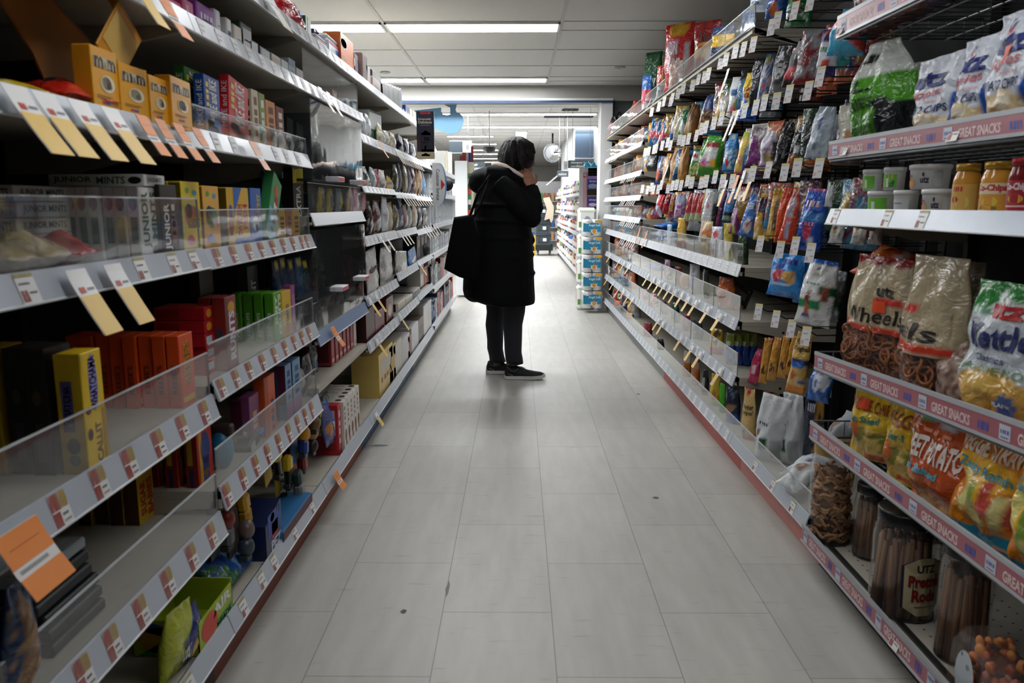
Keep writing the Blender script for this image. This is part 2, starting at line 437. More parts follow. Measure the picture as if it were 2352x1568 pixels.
# suspended-ceiling bars
b = MB(); bar = mat('b9b7b1', .6)
YB = [5.57, 5.85, 6.55, 7.28, 7.90, 8.16]
for y in YB + [4.8, 4.05, 3.3, 2.6, 1.9, 1.2]: b.box(-8, 5, y - .009, y + .009, ZC - .004, ZC + .002, bar)
for k in range(-6, 5): b.box(-.92 + 1.215 * k - .011, -.92 + 1.215 * k + .011, -3.4, YH0, ZC - .005, ZC + .002, bar)
structure(b.build('trim_ceiling_bars'))
b = MB()
for k in range(30): b.box(-8, 5, YH1 + .73 * k - .009, YH1 + .73 * k + .009, ZC2 - .004, ZC2 + .002, bar)
for k in range(-6, 5): b.box(-.70 + 1.215 * k - .011, -.70 + 1.215 * k + .011, YH1, 31, ZC2 - .005, ZC2 + .002, bar)
structure(b.build('trim_ceiling_bars_far'))
def lamp(x0, x1, y0, y1, z, far, where):
    em = [('lamp_diffuser', LAMP_STRENGTH), ('lamp_diffuser_far', FAR_LAMP_STRENGTH), ('lamp_diffuser_dim', NEAR_LAMP_STRENGTH)][int(far)]
    t = empty('ceiling_light', ((x0 + x1) / 2, (y0 + y1) / 2, z)); w, d = (x1 - x0) / 2, (y1 - y0) / 2
    p = MB(); p.box(-w + .014, w - .014, -d + .012, d - .012, -.012, -.006, emitter(em[0], (.95, .975, 1), em[1])); p.build('diffuser', t)
    p = MB(); wm = mat('e6e6e4', .5)
    for q in ((-w, w, -d, -d + .012), (-w, w, d - .012, d), (-w, -w + .014, -d, d), (w - .014, w, -d, d)): p.box(*q, -.016, 0, wm)
    p.build('frame', t)
    tag(t, 'white fluorescent ceiling light', where, 'ceiling light', 'fluorescent lights in the ceiling')
for k in range(-5, 1):
    x0 = -.92 + 1.215 * k
    lamp(x0 + .01, x0 + 1.205, 5.58, 5.84, ZC, False, 'of the nearer row' if k < 0 else 'of the nearer row, above the aisle')
    lamp(x0 + .01, x0 + 1.205, 7.91, 8.15, ZC, False, 'of the row before the header' if k < 0 else 'before the header, above the aisle')
for yy in (1.0, 3.35):
    for k in (-1, 0, 1):
        x0 = -.92 + 1.215 * k
        lamp(x0 + .01, x0 + 1.205, yy, yy + .26, ZC, 2, 'overhead at the camera')
for i, (v, u0, u1) in enumerate(((259, 960, 1366), (289, 985, 1366), (311, 1030, 1135), (329, 1075, 1142), (343, 1080, 1146), (352, 1085, 1148), (363, 1085, 1148), (371, 1085, 1140))):
    y = at_z(1190, v, ZC2).y
    xa, xb = [(u - 1190) / 1800 * y for u in (u0, u1)]
    if i < 2:
        js = [xa - 1.2, (982 - 1190 + i * 24) / 1800 * y + .01 * i, xb]
        lamp(js[1] - 1.25, js[1] - .02, y, y + .26, ZC2, True, 'past the header, %s row beside the blue sign' % ORD[i])
        lamp(js[1], xb, y, y + .26, ZC2, True, 'past the header, long one in the %s row' % ORD[i])
    else: lamp(xa, xb, y, y + .26, ZC2, True, 'past the header, in the %s row' % ORD[i])
y = at_z(1197, 313, ZC2).y; lamp(1184.5 / 1800 * 0 + (1184 - 1190) / 1800 * y, (1209 - 1190) / 1800 * y, at_z(1197, 324, ZC2).y * .0 + at_z(1197, 301, ZC2).y, at_z(1197, 326, ZC2).y, ZC2, True, 'set lengthwise above the woman\'s head')
for x in (-6.2, -4.2, 2.4, 4): lamp(x - .6, x + .6, 12, 12.26, ZC2, True, 'over other aisles of the far shop')
for u0, u1, v0, v1, nm in ((1249, 1366, 263, 269, 'long black air slot'), (1290, 1330, 249, 253, 'short dark gap beside a stained tile')):
    p, q = at_z(u0, v1, ZC2), at_z(u1, v0, ZC2); b = MB(); b.box(p.x, q.x, p.y, q.y, ZC2 - .008, ZC2 - .005, mat('111111', .9)); b.box(p.x, q.x, p.y - .012, p.y, ZC2 - .014, ZC2 - .004, mat('8a8a88', .5))
    tag(b.build('ceiling_vent'), nm, 'in the far ceiling past the header', 'vent')
for u, v in ((885, 165), (1424, 153)):
    p = at_z(u, v, ZC); b = MB(); b.lathe([(.045, 0), (.05, -.012), (.035, -.014), (.033, -.004)], mat('c4c2bc', .5), 20)
    tag(b.build('ceiling_detector', loc=(p.x, p.y, ZC)), 'small round white detector', 'on the ceiling over the candy shelves' if u < 1000 else 'on the ceiling over the snack wall', 'detector')
# ================================================================ shelving
BEIGE = mat('b9b3a5', .45, var=.04); DARKP = mat('23211f', .8, spec=.2); RAIL = mat('b9c0c9', .28, spec=.6, var=.02); RAILW = mat('d6d9de', .28, spec=.6, var=.02)
BLACK = mat('0d0d0e', .5); GREYM = mat('77797b', .4); ACR = clear(); ACR2 = clear('clear_guard', (.96, .97, .97), .045); WIRE = mat('2c2e30', .35, spec=.6); WIREB = mat('0c0d0e', .5, spec=.3); ACRM = clear('acrylic_case_sheet', (.93, .95, .95), .03, sheen=3.2, rough=.03)
def label_mesh(kind, zlo, zhi):
    b = MB(); h = zhi - zlo
    put = lambda a, t: (a * .042 - .021, .015 * (.06 + t * .9) - .0012, h * (.04 + .92 * t))
    if kind == 'y': its = [('r', 0, 1, 0, 1, 'e9e6e4'), ('r', 0, .52, .5, 1, 'd8492f'), ('r', .52, 1, .5, 1, 'e3b92c'), ('r', 0, .42, .02, .46, 'cf4331'), ('r', .5, .92, .1, .16, '77757a'), ('r', .5, .85, .28, .36, '77757a')]
    elif kind == 'w': its = [('r', 0, 1, 0, 1, 'eceae8'), ('r', 0, 1, .86, 1, 'e6cf52'), ('r', .05, .42, .06, .44, 'cc4a38'), ('r', .5, .9, .3, .38, '77757a'), ('r', .1, .7, .62, .7, '8a888c')]
    else: its = [('r', 0, 1, 0, 1, 'e8e8ea'), ('r', .1, .8, .6, .68, 'a0a0a6'), ('r', .1, .6, .3, .4, 'd8b9a6')]
    for it in its: b.mark(it, put)
    return b
_lab = {}
def price_label(parent, kind, x, zlo, zhi):
    key = (kind, round(zhi - zlo, 3))
    if key not in _lab: o = label_mesh(kind, zlo, zhi).build('price_label', parent); _lab[key] = o
    else: o = _lab[key].copy(); COL.objects.link(o); o.parent = parent
    o.location = (x, 0, zlo)
class Unit:
    """One bay of gondola shelving; local x runs along the aisle, y into the shelf."""
    def __init__(s, side, ya, yb, look, where, top=1.72, depth=.45, kick='2a2522', back='1c1a19', deck=(.125, .17), nbase=True):
        s.side, s.ya, s.yb = side, ya, yb; s.w = yb - ya; s.depth = depth
        s.X = XL if side == LEFT else XR
        s.t = empty('gondola_shelving', (s.X, (ya + yb) / 2, 0), side)
        w = s.w / 2
        b = MB(); b.box(-w, w, depth, depth + .02, .02, top, mat(back, .8, spec=.2)); b.build('back_panel', s.t)
        for sx in (-1, 1):
            b = MB(); b.box(sx * w - .012 * (sx > 0), sx * w + .012 * (sx < 0), depth - .03, depth, .02, top, DARKP); b.build('upright', s.t)
        b = MB(); b.box(-w, w, .055, .07, 0, deck[0], mat(kick, .5)); b.build('kick_plate', s.t)
        s.shelf(deck[0], deck[1], name='base_deck')
    def lx(s, Y): return (Y - (s.ya + s.yb) / 2) * (1 if s.side == LEFT else -1)
    def shelf(s, zlo, zhi, name='shelf', guard=0.0, gtilt=0.0, labels=(), kind='y', dy=0.0, rail=None, gx=None, sag=0.0, panels=1):
        w = s.w / 2 - .002; b = MB(); zt = zhi - .012
        b.box(-w, w, .012, s.depth, zt - .018, zt, BEIGE)
        b.box(-w, w, .012, .03, zlo + .003, zt, BEIGE)
        p = b.build(name, s.t)
        if name == 'shelf':
            for sx in (-1, 1):
                q = MB(); x0 = sx * w; x1 = sx * (w - .004)
                pr = [(.02, zt - .019), (s.depth, zt - .019), (s.depth, zt - .085), (s.depth * .6, zt - .08), (.1, zt - .045), (.02, zlo + .004)]
                q.loft([[(x, y, z) for y, z in pr] for x in (x0, x1)], BEIGE, smooth=False)
                q.ball((sx * (w + .0002), s.depth * .45, zt - .045), (.0012, .006, .006), BLACK, 8, 6)
                q.build('bracket', p)
        r = MB(); pr = [(0, zlo), (.015, zhi), (.019, zhi), (.004, zlo - .002)]
        r.loft([[(x, y, z) for y, z in pr] for x in (-w, w)], rail or RAIL, smooth=False)
        r.tube([(-w, .0, zlo), (w, .0, zlo)], .0022, mat('e2e4e6', .3)); r.build('price_rail', p)
        if guard:
            n = panels
            for i in range(n):
                g = MB(); a0 = -w + 2 * w * i / n + .002; a1 = -w + 2 * w * (i + 1) / n - .002
                g.box(a0, a1, .019 - gtilt, .0215 - gtilt, zhi - .006, zhi + guard, ACR2)
                g.box(a0, a1, .0185 - gtilt, .022 - gtilt, zhi + guard - .003, zhi + guard, mat('cfd3d6', .25))
                g.box(a1 - .0015, a1, .0185 - gtilt, .022 - gtilt, zhi, zhi + guard, mat('8d9093', .3))
                g.build('clear_guard', p)
        for Y in labels:
            if s.ya < Y < s.yb: price_label(p, kind, s.lx(Y), zlo, zhi)
        return p
def shelf_tag(side, Y, zlo, zhi, kind, L=.15, flare=.075, w=.05, yaw=0, X=None):
    L *= .42; flare *= .68
    """Paper strip hanging from a price rail and curling out into the aisle."""
    o = MB(); n = 8
    c = {'y': 'f0efec', 'o': 'e8e4e0', 'w': 'eeeeec'}[kind]
    path = [(-.002 - flare * (i / n) ** 1.15, (zhi - zlo) * .9 - (L + (zhi - zlo) * .9) * i / n * .94) for i in range(n + 1)]
    o.loft([[(-w / 2, y, z), (w / 2, y, z), (w / 2, y + .0008, z), (-w / 2, y + .0008, z)] for y, z in path], mat(c, .4), smooth=False)
    r = o.build('shelf_tag')
    def put(a, t):
        f = (1 - t) * n; i = min(n - 1, int(f)); k = f - i
        y = path[i][0] * (1 - k) + path[i + 1][0] * k; z = path[i][1] * (1 - k) + path[i + 1][1] * k
        return (-w / 2 + w * a, y - .0009, z)
    p = MB()
    if kind == 'y': its = [('r', .02, .98, .0, .6, 'eec873'), ('e', .33, .13, .31, .11, 'f1efee'), ('r', .18, .45, .64, .73, 'c2442f'), ('r', .55, .9, .67, .71, '8a8890'), ('r', .3, .72, .44, .49, '8c6a30'), ('r', .15, .5, .1, .14, 'd99a94'), ('r', .72, .92, .03, .09, 'cf8a4e')]
    elif kind == 'o': its = [('r', .0, 1, .5, 1, 'f0924a'), ('r', 0, 1, 0, .34, 'f0924a'), ('r', .15, .85, .7, .76, 'b05a28'), ('r', .15, .7, .84, .88, 'b05a28'), ('r', .15, .8, .14, .2, 'b05a28'), ('r', .1, .75, .4, .45, '9a9a9a')]
    else: its = [('r', .05, .95, 0, .55, 'efe6cf'), ('r', .2, .8, .7, .76, 'b0b0b4'), ('r', .2, .6, .3, .38, 'c9a97c')]
    for it in its: p.mark(it, put)
    p.build('tag_print', r)
    r.location = (X if X is not None else (XL if side == LEFT else XR), Y, zlo); r.rotation_euler = (0, 0, side + yaw)
    return r
# ---- candy side: six bays going away from the camera
YB0 = [.74, 1.70, 2.60, 3.47, 4.39, 5.29, 6.20]
WL = ['in the nearest candy bay', 'in the second candy bay', 'in the clear-boxed candy bay', 'in the chocolate bay', 'in the bay past the chocolate', 'in the sixth candy bay']
ULOOK = ['nearest bay of candy shelves, boxed candy behind clear guards', 'second bay of candy shelves, gum and candy boxes on grey rails', 'candy bay with clear acrylic cases over its upper shelves', 'bay of chocolate boxes just past the clear cases', 'bay of chocolate with rows of hanging paper tags', 'candy bay beside the tall navy chocolate sign']
LU = []
for i in range(6):
    u = Unit(LEFT, YB0[i], YB0[i + 1], '', '', kick=['3a201a', '7a3420', '8a4326', '1c4468', '2a5478', '8f9294'][i], back='171514' if i < 5 else '39393a')
    u.t['group'] = 'candy shelving bays'; tag(u.t, ULOOK[i], 'along the aisle', 'shelving'); LU.append(u)
def ylist(X, z, us): return [Yof(u, X, z) for u in us]
for i, u in enumerate(LU):                                     # L1 and L2 run the whole way
    u.shelf(1.630, 1.674, rail=RAILW, labels=[u.ya + .08 + .11 * k for k in range(9)] if i < 3 else (), kind='g')
    if i < 3: u.shelf(1.473, 1.515, rail=RAILW, guard=.12 if i == 2 else 0, labels=[u.ya + .06 + .1 * k for k in range(9)], kind='g')
    else: u.shelf(1.388, 1.430, rail=RAILW, labels=[u.ya + .05 + .1 * k for k in range(9)], kind='g')
A, B_, C_, D_, E_, F_ = LU
A.shelf(1.240, 1.283, rail=RAIL); B_.shelf(1.240, 1.283, rail=RAILW, guard=.05, labels=ylist(XL, 1.26, (505, 545, 600, 640, 665, 690)), kind='g')
A.shelf(.988, 1.032, guard=.105, labels=ylist(XL, 1.01, (75, 335, 408, 455)), kind='w'); price = ylist(XL, 1.0, (508, 545, 580, 608, 634, 658, 680, 700, 712))
B_.shelf(.985, 1.028, guard=.085, labels=price, kind='y')
A.shelf(.655, .708, guard=.095, labels=ylist(XL, .68, (150, 240, 308, 374, 428, 478)), kind='y')
B_.shelf(.690, .735, guard=.085, labels=ylist(XL, .71, (517, 550, 580, 610, 637, 661, 682, 700, 716)), kind='y')
A.shelf(.376, .433, guard=.09, labels=ylist(XL, .4, (205, 270, 335, 396, 450, 495)), kind='y')
B_.shelf(.432, .488, guard=.09, labels=ylist(XL, .46, (530, 566, 595, 622, 647, 670, 690, 707, 722)), kind='y')
for q, us in ((A, (445,)), (B_, (518, 566, 608, 636, 682, 722))):
    d = [c for c in q.t.children if c.name.startswith('base_deck')][0]
    for Y in ylist(XL, .15, us):
        if q.ya < Y < q.yb: price_label(d, 'w', q.lx(Y), .125, .17)
C_.shelf(1.054, 1.096, rail=RAILW, guard=.10); C_.shelf(.652, .697, guard=.10, rail=mat('7f93b4', .3))
D_.shelf(1.176, 1.206, rail=RAILW, labels=[D_.ya + .05 + .1 * k for k in range(9)], kind='g'); E_.shelf(1.160, 1.192, rail=RAILW); F_.shelf(1.150, 1.182, rail=RAILW)
D_.shelf(.942, .984, rail=RAILW, labels=[D_.ya + .05 + .1 * k for k in range(9)], kind='g'); E_.shelf(.940, .978, rail=RAILW, labels=[E_.ya + .05 + .1 * k for k in range(9)], kind='g')
F_.shelf(.920, .955, rail=RAILW)
D_.shelf(.675, .717, labels=[D_.ya + .05 + .1 * k for k in range(9)], kind='g'); E_.shelf(.70, .742, labels=[E_.ya + .05 + .1 * k for k in range(9)], kind='g'); F_.shelf(.715, .745)
D_.shelf(.462, .506, labels=[D_.ya + .06 + .12 * k for k in range(7)], kind='g'); E_.shelf(.47, .512, labels=[E_.ya + .06 + .12 * k for k in range(7)], kind='g'); F_.shelf(.48, .515)
# ---- snack side
YB1 = [.15, 1.05, 2.335, 3.22, 4.12, 5.02, 5.92, 6.82, 7.72, 8.40]
SN = ['nearest snack bay, wire racks of chips off the edge of the picture', 'wire racks of chips with pink lettered rails', 'peg bay of bagged candy on black hooks', 'peg bay with clear-fronted shelves below, second from the chip racks', 'peg bay with clear-fronted shelves below, third from the chip racks', 'peg bay with clear-fronted shelves below, fourth from the chip racks', 'bay of seven clear-fronted snack shelves, nearest of three', 'bay of seven clear-fronted snack shelves, middle of three', 'bay of seven clear-fronted snack shelves, last before the column']
RU = []
for i in range(9):
    u = Unit(RIGHT, YB1[i], YB1[i + 1], '', '', kick=['141414', '141414', 'e0938a', 'c9645e', 'b85450', '8a8a86', '7c7e7e', '8a8a86', '7c7e7e'][i], back='060607', top=1.95 if i else 1.95,
             deck=(.118, .162) if i > 1 else (.09, .095))
    u.t['group'] = 'snack shelving bays'; tag(u.t, SN[i], 'on the snack side' if i > 1 else '', 'shelving'); RU.append(u)
for i, u in enumerate(RU):
    if i < 2: continue
    lab = [u.ya + .07 + .125 * k for k in range(7)]
    d = [c for c in u.t.children if c.name.startswith('base_deck')][0]
    for Y in (ylist(XR, .14, (1730, 1770, 1815)) if i == 2 else lab): price_label(d, 'w' if i == 2 else 'g', u.lx(Y), .118, .162)
    if i >= 2:
        g = MB(); g.box(-u.w / 2 + .003, u.w / 2 - .003, .019, .0215, .156, .235, ACR2); g.box(-u.w / 2 + .003, u.w / 2 - .003, .0185, .022, .232, .235, mat('cfd3d6', .25)); g.build('clear_guard', d)
    if i >= 3:
        u.shelf(.832, .880, rail=RAILW, guard=.085, panels=2, labels=lab, kind='g')
        u.shelf(.610, .655, rail=RAIL, guard=.095, panels=2, labels=lab, kind='g')
        u.shelf(.372, .418, rail=RAIL, guard=.095, panels=2, labels=lab, kind='g')
        u.shelf(1.80, 1.812, rail=RAILW, guard=.088, panels=2)
    elif i == 2: pass
    if i >= 6:
        for z in (.985, 1.155, 1.335, 1.545): u.shelf(z, z + .042, rail=RAILW, guard=.09, panels=2, labels=lab, kind='g')
# ================================================================ goods on the candy side
SH = {1: 1.662, 2: 1.503, 3: 1.271, 4: 1.018, 5: .724, 6: .473, 7: .158}
SHA = {5: .696, 6: .421}
ONS = {1: 'on the top candy shelf', 2: 'on the second candy shelf', 3: 'on the third candy shelf', 4: 'on the fourth candy shelf', 5: 'on the fifth candy shelf', 6: 'on the sixth candy shelf', 7: 'on the bottom candy deck'}
def spot(side, u0, u1, z, dx):
    X = XL - dx if side == LEFT else XR + dx
    a, b = sorted((Yof(u0, X, z), Yof(u1, X, z)))
    return X, (a + b) / 2, b - a
def stand(side, u0, u1, vt, z, dx, make, look, where, cat, group=None, yaw=0.0, lean=0.0, tilt=0.0, n=1, pitch=.022, h=None, ref='c'):
    """Stand a package so its face fills picture columns u0..u1 and reaches row vt; n more of it may file back into the shelf."""
    X, Y, w = spot(side, u0, u1, z, dx)
    hh = h or Zof(vt, X, Y) - z
    o = make(w * .97, hh)
    if isinstance(o, tuple): o = o[0]
    out = []
    for i in range(n):
        q = o if i == 0 else dup(o)
        q.location = (X - i * pitch if side == LEFT else X + i * pitch, Y + (.004 * ((i * 7) % 3 - 1) if i else 0), z)
        q.rotation_euler = (tilt, lean, side + yaw)
        q['category'] = cat
        if group or n > 1: q['group'] = group or (cat + ' rows ' + where)
        if n == 1: LAB.append((q, look, where))
        else: q['label'] = '%s %s, %s' % (look, where, (ORD[i] + ' in its file'))
        out.append(q)
    return out
def box(col, d=.022, front=(), side=(), side_col=None, name='candy_box', bev=.0012, top=()):
    return lambda w, h: carton(name, w, d, h, col, front, side, -1, side_col, bev, top)
GR = 'boxed candy on the candy shelves'
# --- third shelf: yellow chocolate boxes, chewy-candy boxes
MM = [('r', .08, .92, .70, .86, 'd9c9a8'), ('t', 'm', .10, .44, .69, .86, '3a1d10', 0, .05), ('t', '&', .46, .56, .70, .80, '3a1d10', 0, .02), ('t', 'm', .58, .90, .69, .86, '3a1d10', 0, .05),
      ('e', .55, .47, .27, .13, 'f4e6c4'), ('e', .50, .48, .19, .10, '4a2114'), ('e', .62, .44, .10, .055, '2f140c'), ('r', .12, .7, .27, .285, 'a86a14'), ('r', .12, .6, .24, .255, 'a86a14'),
      ('r', .3, .42, .16, .20, 'c23b2c'), ('r', .42, .58, .16, .20, '3a58a8'), ('r', .1, .75, .07, .085, '9a6210')]
for i, (u0, u1, vt, yw) in enumerate(((217, 281, 112, .02), (284, 344, 152, -.05), (347, 394, 178, .03), (394, 448, 181, .06))):
    stand(LEFT, u0, u1, vt, SH[3], .02 - .004 * i, lambda w, h: carton('chocolate_candy_box', w, .03, h, 'f2ab1f', MM, (), -1, 'd98f14'), ['tallest yellow chocolate candy box, its lid flap standing open', 'yellow chocolate candy box with a torn open top', 'low yellow chocolate candy box third along its row', 'low yellow chocolate candy box beside the green box'][i], ONS[3], 'candy box', GR, yaw=yw)
X, Y, w = spot(LEFT, 235, 300, SH[3], .03)
b = MB(); b.box(-.045, .045, 0, .003, 0, .10, mat('d9951c', .5), .001); b.box(-.04, .04, -.001, 0, .02, .085, mat('e2bb62', .45)); b.box(-.045, .045, 0, .02, .10, .103, mat('b5761a', .5))
tag(b.build('lid_flap', loc=(XL - .035, Yof(240, XL - .035, 1.45), Zof(112, XL - .035, 1.27)), rot=(.15, .62, LEFT)), 'open yellow cardboard flap tilted above the tallest yellow box', ONS[3], 'box flap')
b = MB(); yk = mat('c07a1c', .6)
q = [at_x(u, v, XL - .16) for u, v in ((-40, -60), (60, -60), (208, 108), (214, 226), (120, 232), (70, 120))]
b.loft([[(p.y - q[3].y, -.004 + y, p.z - q[3].z) for p in q] for y in (0, .004)], yk, smooth=False); b.loft([[(p.y - q[3].y, -.0045, p.z - q[3].z) for p in (q[1], q[2])], [(p.y - q[3].y - .01, -.0045, p.z - q[3].z + .01) for p in (q[1], q[2])]], mat('a86a18', .6), cap=False, smooth=False, closed=False)
tag(b.build('display_card', loc=(XL - .16, q[3].y, q[3].z), rot=(0, 0, LEFT)), 'large slanted amber cardboard display side', 'behind the red bag ' + ONS[3], 'display card')
o, _ = bag('candy_bag', .13, .15, .06, 'cf2a1d', [('b', .0, .12, 'e04a35'), ('e', .1, .55, .4, .2, 'e6552e'), ('n', .2, .9, 'a81c14', 3, .15)], 3, kind='gloss')
o.location = (XL - .02, Yof(200, XL - .04, 1.29), SH[3] + .024); o.rotation_euler = (-PI / 2, 0, LEFT - .1); tag(o, 'shiny red bag of candy lying flat', ONS[3], 'candy bag', 'candy bags lying on the candy shelves')
o, _ = bag('candy_bag', .12, .16, .03, 'e8c320', [('b', .0, .1, 'c49a12'), ('n', .2, .9, 'f4dd6a', 4, .2)], 5)
o.location = (XL - .02, Yof(95, XL - .04, 1.28), SH[3] + .014); o.rotation_euler = (-PI / 2, .0, LEFT + .1); tag(o, 'flat yellow candy bag lying', ONS[3] + ' beside the red bag', 'candy bag', 'candy bags lying on the candy shelves')
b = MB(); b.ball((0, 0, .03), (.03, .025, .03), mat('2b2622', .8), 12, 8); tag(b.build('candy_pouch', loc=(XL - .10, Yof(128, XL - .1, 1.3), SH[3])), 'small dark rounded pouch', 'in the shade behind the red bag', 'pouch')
MI = lambda c, c2, t, tc: [('r', .0, 1, .0, .3, c2), ('e', .3, .22, .25, .09, 'e8c23a'), ('e', .62, .14, .24, .08, 'd96a2c'), ('t', t, .3, .78, .30, .95, tc, 90, .02), ('t', '~', .1, .26, .5, .9, 'f0d23a', 90)]
for u0, u1, vt, c, t, c2, look, ln, dx in ((433, 470, 158, '2f7d2f', 'MIKE and IKE', '5aa028', 'dark green chewy candy box with white lettering', 0, .07), (474, 510, 176, '1f4c9c', 'MIKE and IKE', '2f8fd0', 'blue chewy candy box with upright white lettering', .03, .035),
                          (508, 528, 186, '7d2030', 'MIKE and IKE', '9c3048', 'narrow maroon chewy candy box', 0, .06), (527, 572, 184, 'cf1f2c', 'MIKE and IKE', 'e0402c', 'red chewy candy box tilted against its neighbours', .12, .03), (572, 584, 206, '2461b0', '~', '3b8ad8', 'thin blue candy box beside the tilted red box', 0, .05)):
    stand(LEFT, u0, u1, vt, SH[3], dx, box(c, .024, MI(c, c2, t, 'f2f0ea'), [('t', t, .25, .8, .2, .9, 'e4e2da', 90)]), look, ONS[3], 'candy box', GR, lean=ln)
for u0, u1, vt, c, t, tc, look in ((584, 599, 206, 'e2d5b4', '~', '7c3030', 'cream theatre candy box'), (600, 614, 214, '8a9438', '~', 'f0f0e0', 'olive candy box with white writing'), (615, 637, 232, 'd98a2a', '~', '5c2410', 'orange-brown candy box'), (638, 656, 246, '6e2d24', '~', 'e8d8c0', 'brown candy box at the end of its row')):
    stand(LEFT, u0, u1, vt, SH[3], .035, box(c, .022, [('t', t, .3, .75, .2, .9, tc, 90, .01), ('r', 0, 1, 0, .12, 'c8b070')], [('t', t, .3, .7, .2, .85, tc, 90)]), look, ONS[3], 'candy box', GR)
for i, (u0, u1, vt) in enumerate(((660, 675, 270), (682, 698, 284))):
    stand(LEFT, u0, u1, vt, SH[3] + .03, .12, lambda w, h: carton('gum_card', w, .004, h, '34353a', [('r', .1, .9, .1, .9, '45464c')]), 'small dark gum card hanging', ONS[3] + ' beside the acrylic cases', 'gum card', 'dark gum cards', lean=.1)
for i, (u, c) in enumerate(((598, '4a7a48'), (622, '68706a'), (640, 'c8ccd0'), (662, '3a3f48'), (684, '2c3036'))):
    o, _ = bag('candy_pouch', .07, .07, .03, c, [('e', 0, .5, .5, .25, 'd8dcd8'), ('b', 0, .15, '2d4a3a')], 20 + i)
    o.location = (XL - .045, Yof(u, XL - .045, SH[3]), SH[3]); o.rotation_euler = (.1, 0, LEFT); tag(o, ['green', 'grey-green', 'silvery', 'charcoal', 'black'][i] + ' candy pouch behind the low clear guard', ONS[3], 'candy pouch', 'pouches behind the low clear guard')
# --- fourth shelf: white mint boxes, sour candy boxes
JM = [('t', 'JUNIOR', .12, .52, .18, .94, '1c5a38', 90, .03), ('t', 'MINTS', .56, .84, .3, .94, '1c5a38', 90, .03), ('e', .72, .14, .2, .07, '2a1c18')]
JS = [('e', .5, .78, .36, .10, '171412'), ('r', .2, .8, .25, .6, '2c5a42')]
stand(LEFT, 328, 374, 430, SH[4], .03, box('e9e8e4', .0215, JM, JS), 'white mint box with dark oval and green lettering', ONS[4], 'mint box', 'white mint boxes filed upright', n=6, pitch=.0235)
X, Y, w = spot(LEFT, 350, 388, SH[4], .03)
o = carton('mint_box', .165, .085, .022, 'e9e8e4', [('t', 'JUNIOR MINTS', .1, .8, .25, .75, '1c5a38', 0, .02)], [('t', 'JUNIOR', .05, .45, .2, .8, '1c5a38', 0, .02), ('t', 'MINTS', .5, .8, .2, .8, '1c5a38', 0, .02), ('e', .9, .5, .07, .3, '171412')], -1)
o.rotation_euler = (0, 0, LEFT); o.location = (XL - .028, Y - .005, SH[4] + Zof(430, X, Y) - SH[4] + .001); tag(o, 'single white mint box laid flat atop the file', ONS[4], 'mint box')
o.scale = (.52, 2.1, 1.0)
for i in range(5):
    o = carton('mint_box', .16, .15, .026, 'dedcd6', [('t', 'JUNIOR MINTS', .1, .9, .2, .8, '24553c', 0, .02)], [('t', 'JUNIOR', .45, .68, .2, .8, '24352c', 0, .02), ('t', 'MINTS', .72, .95, .2, .8, '24352c', 0, .02), ('e', .12, .5, .08, .3, '1f1b18')], -1)
    o.location = (XL - .16, 1.38 + .004 * (i % 2), SH[4] + .001 + .0275 * i); o.rotation_euler = (0, 0, LEFT); o['category'] = 'mint box'; o['group'] = 'white mint boxes stacked flat'
    o['label'] = 'white mint box lying in the dim flat stack, %s from the bottom' % ORD[i]
for i in range(2):
    o = carton('mint_box', .16, .15, .026, 'cfcdc6', (), [('r', .1, .9, .3, .7, 'b9b7b0')], -1)
    o.location = (XL - .335, 1.36, SH[4] + .001 + .0275 * (5 + i)) if False else (XL - .16, 1.20, SH[4] + .001 + .0275 * i); o.rotation_euler = (0, 0, LEFT); o['category'] = 'mint box'; o['group'] = 'white mint boxes stacked flat'; o['label'] = 'white mint box in the short stack nearest the camera, %s' % ('lower' if i == 0 else 'upper')
for i, (u0, c, c2, look) in enumerate(((20, 'd8c49a', 'c0a878', 'cream paper-wrapped candy bag'), (85, 'd4c096', 'b89c6a', 'tan candy bag with rounded end'), (150, 'b01c24', 'd0343a', 'dark red candy bag'))):
    o, _ = bag('candy_bag', .11, .15, .06, c, [('n', .1, .9, c2, 3, .1), ('b', 0, .1, c2)], 30 + i)
    o.location = (XL - .025, Yof(u0 + 30, XL - .05, SH[4]), SH[4] + .03); o.rotation_euler = (-PI / 2, .0, LEFT + .1 * i); tag(o, look, 'lying behind the clear guard ' + ONS[4], 'candy bag', 'candy bags lying on the candy shelves')
stand(LEFT, 377, 416, 424, SH[4], .02, box('2e211f', .03, [('t', 'JUNIOR', .15, .55, .12, .75, 'e8e4dc', 90, .03), ('t', '~', .6, .8, .3, .75, 'c8b8a0', 90), ('e', .7, .4, .2, .2, '8a4a2c')]), 'dark brown candy box with white lettering', ONS[4] + ' beside the mint file', 'candy box', GR)
SPK = lambda a, b2, c3: [('e', .5, .52, .36, .16, a), ('e', .34, .60, .2, .10, '2b2a16'), ('t', 'SOUR', .2, .78, .52, .66, a, 0, .04), ('t', 'KIDS', .26, .9, .36, .5, b2, 0, .04), ('e', .36, .2, .2, .07, c3), ('e', .7, .85, .12, .04, '3aa0c8'), ('e', .3, .88, .1, .04, '54a832')]
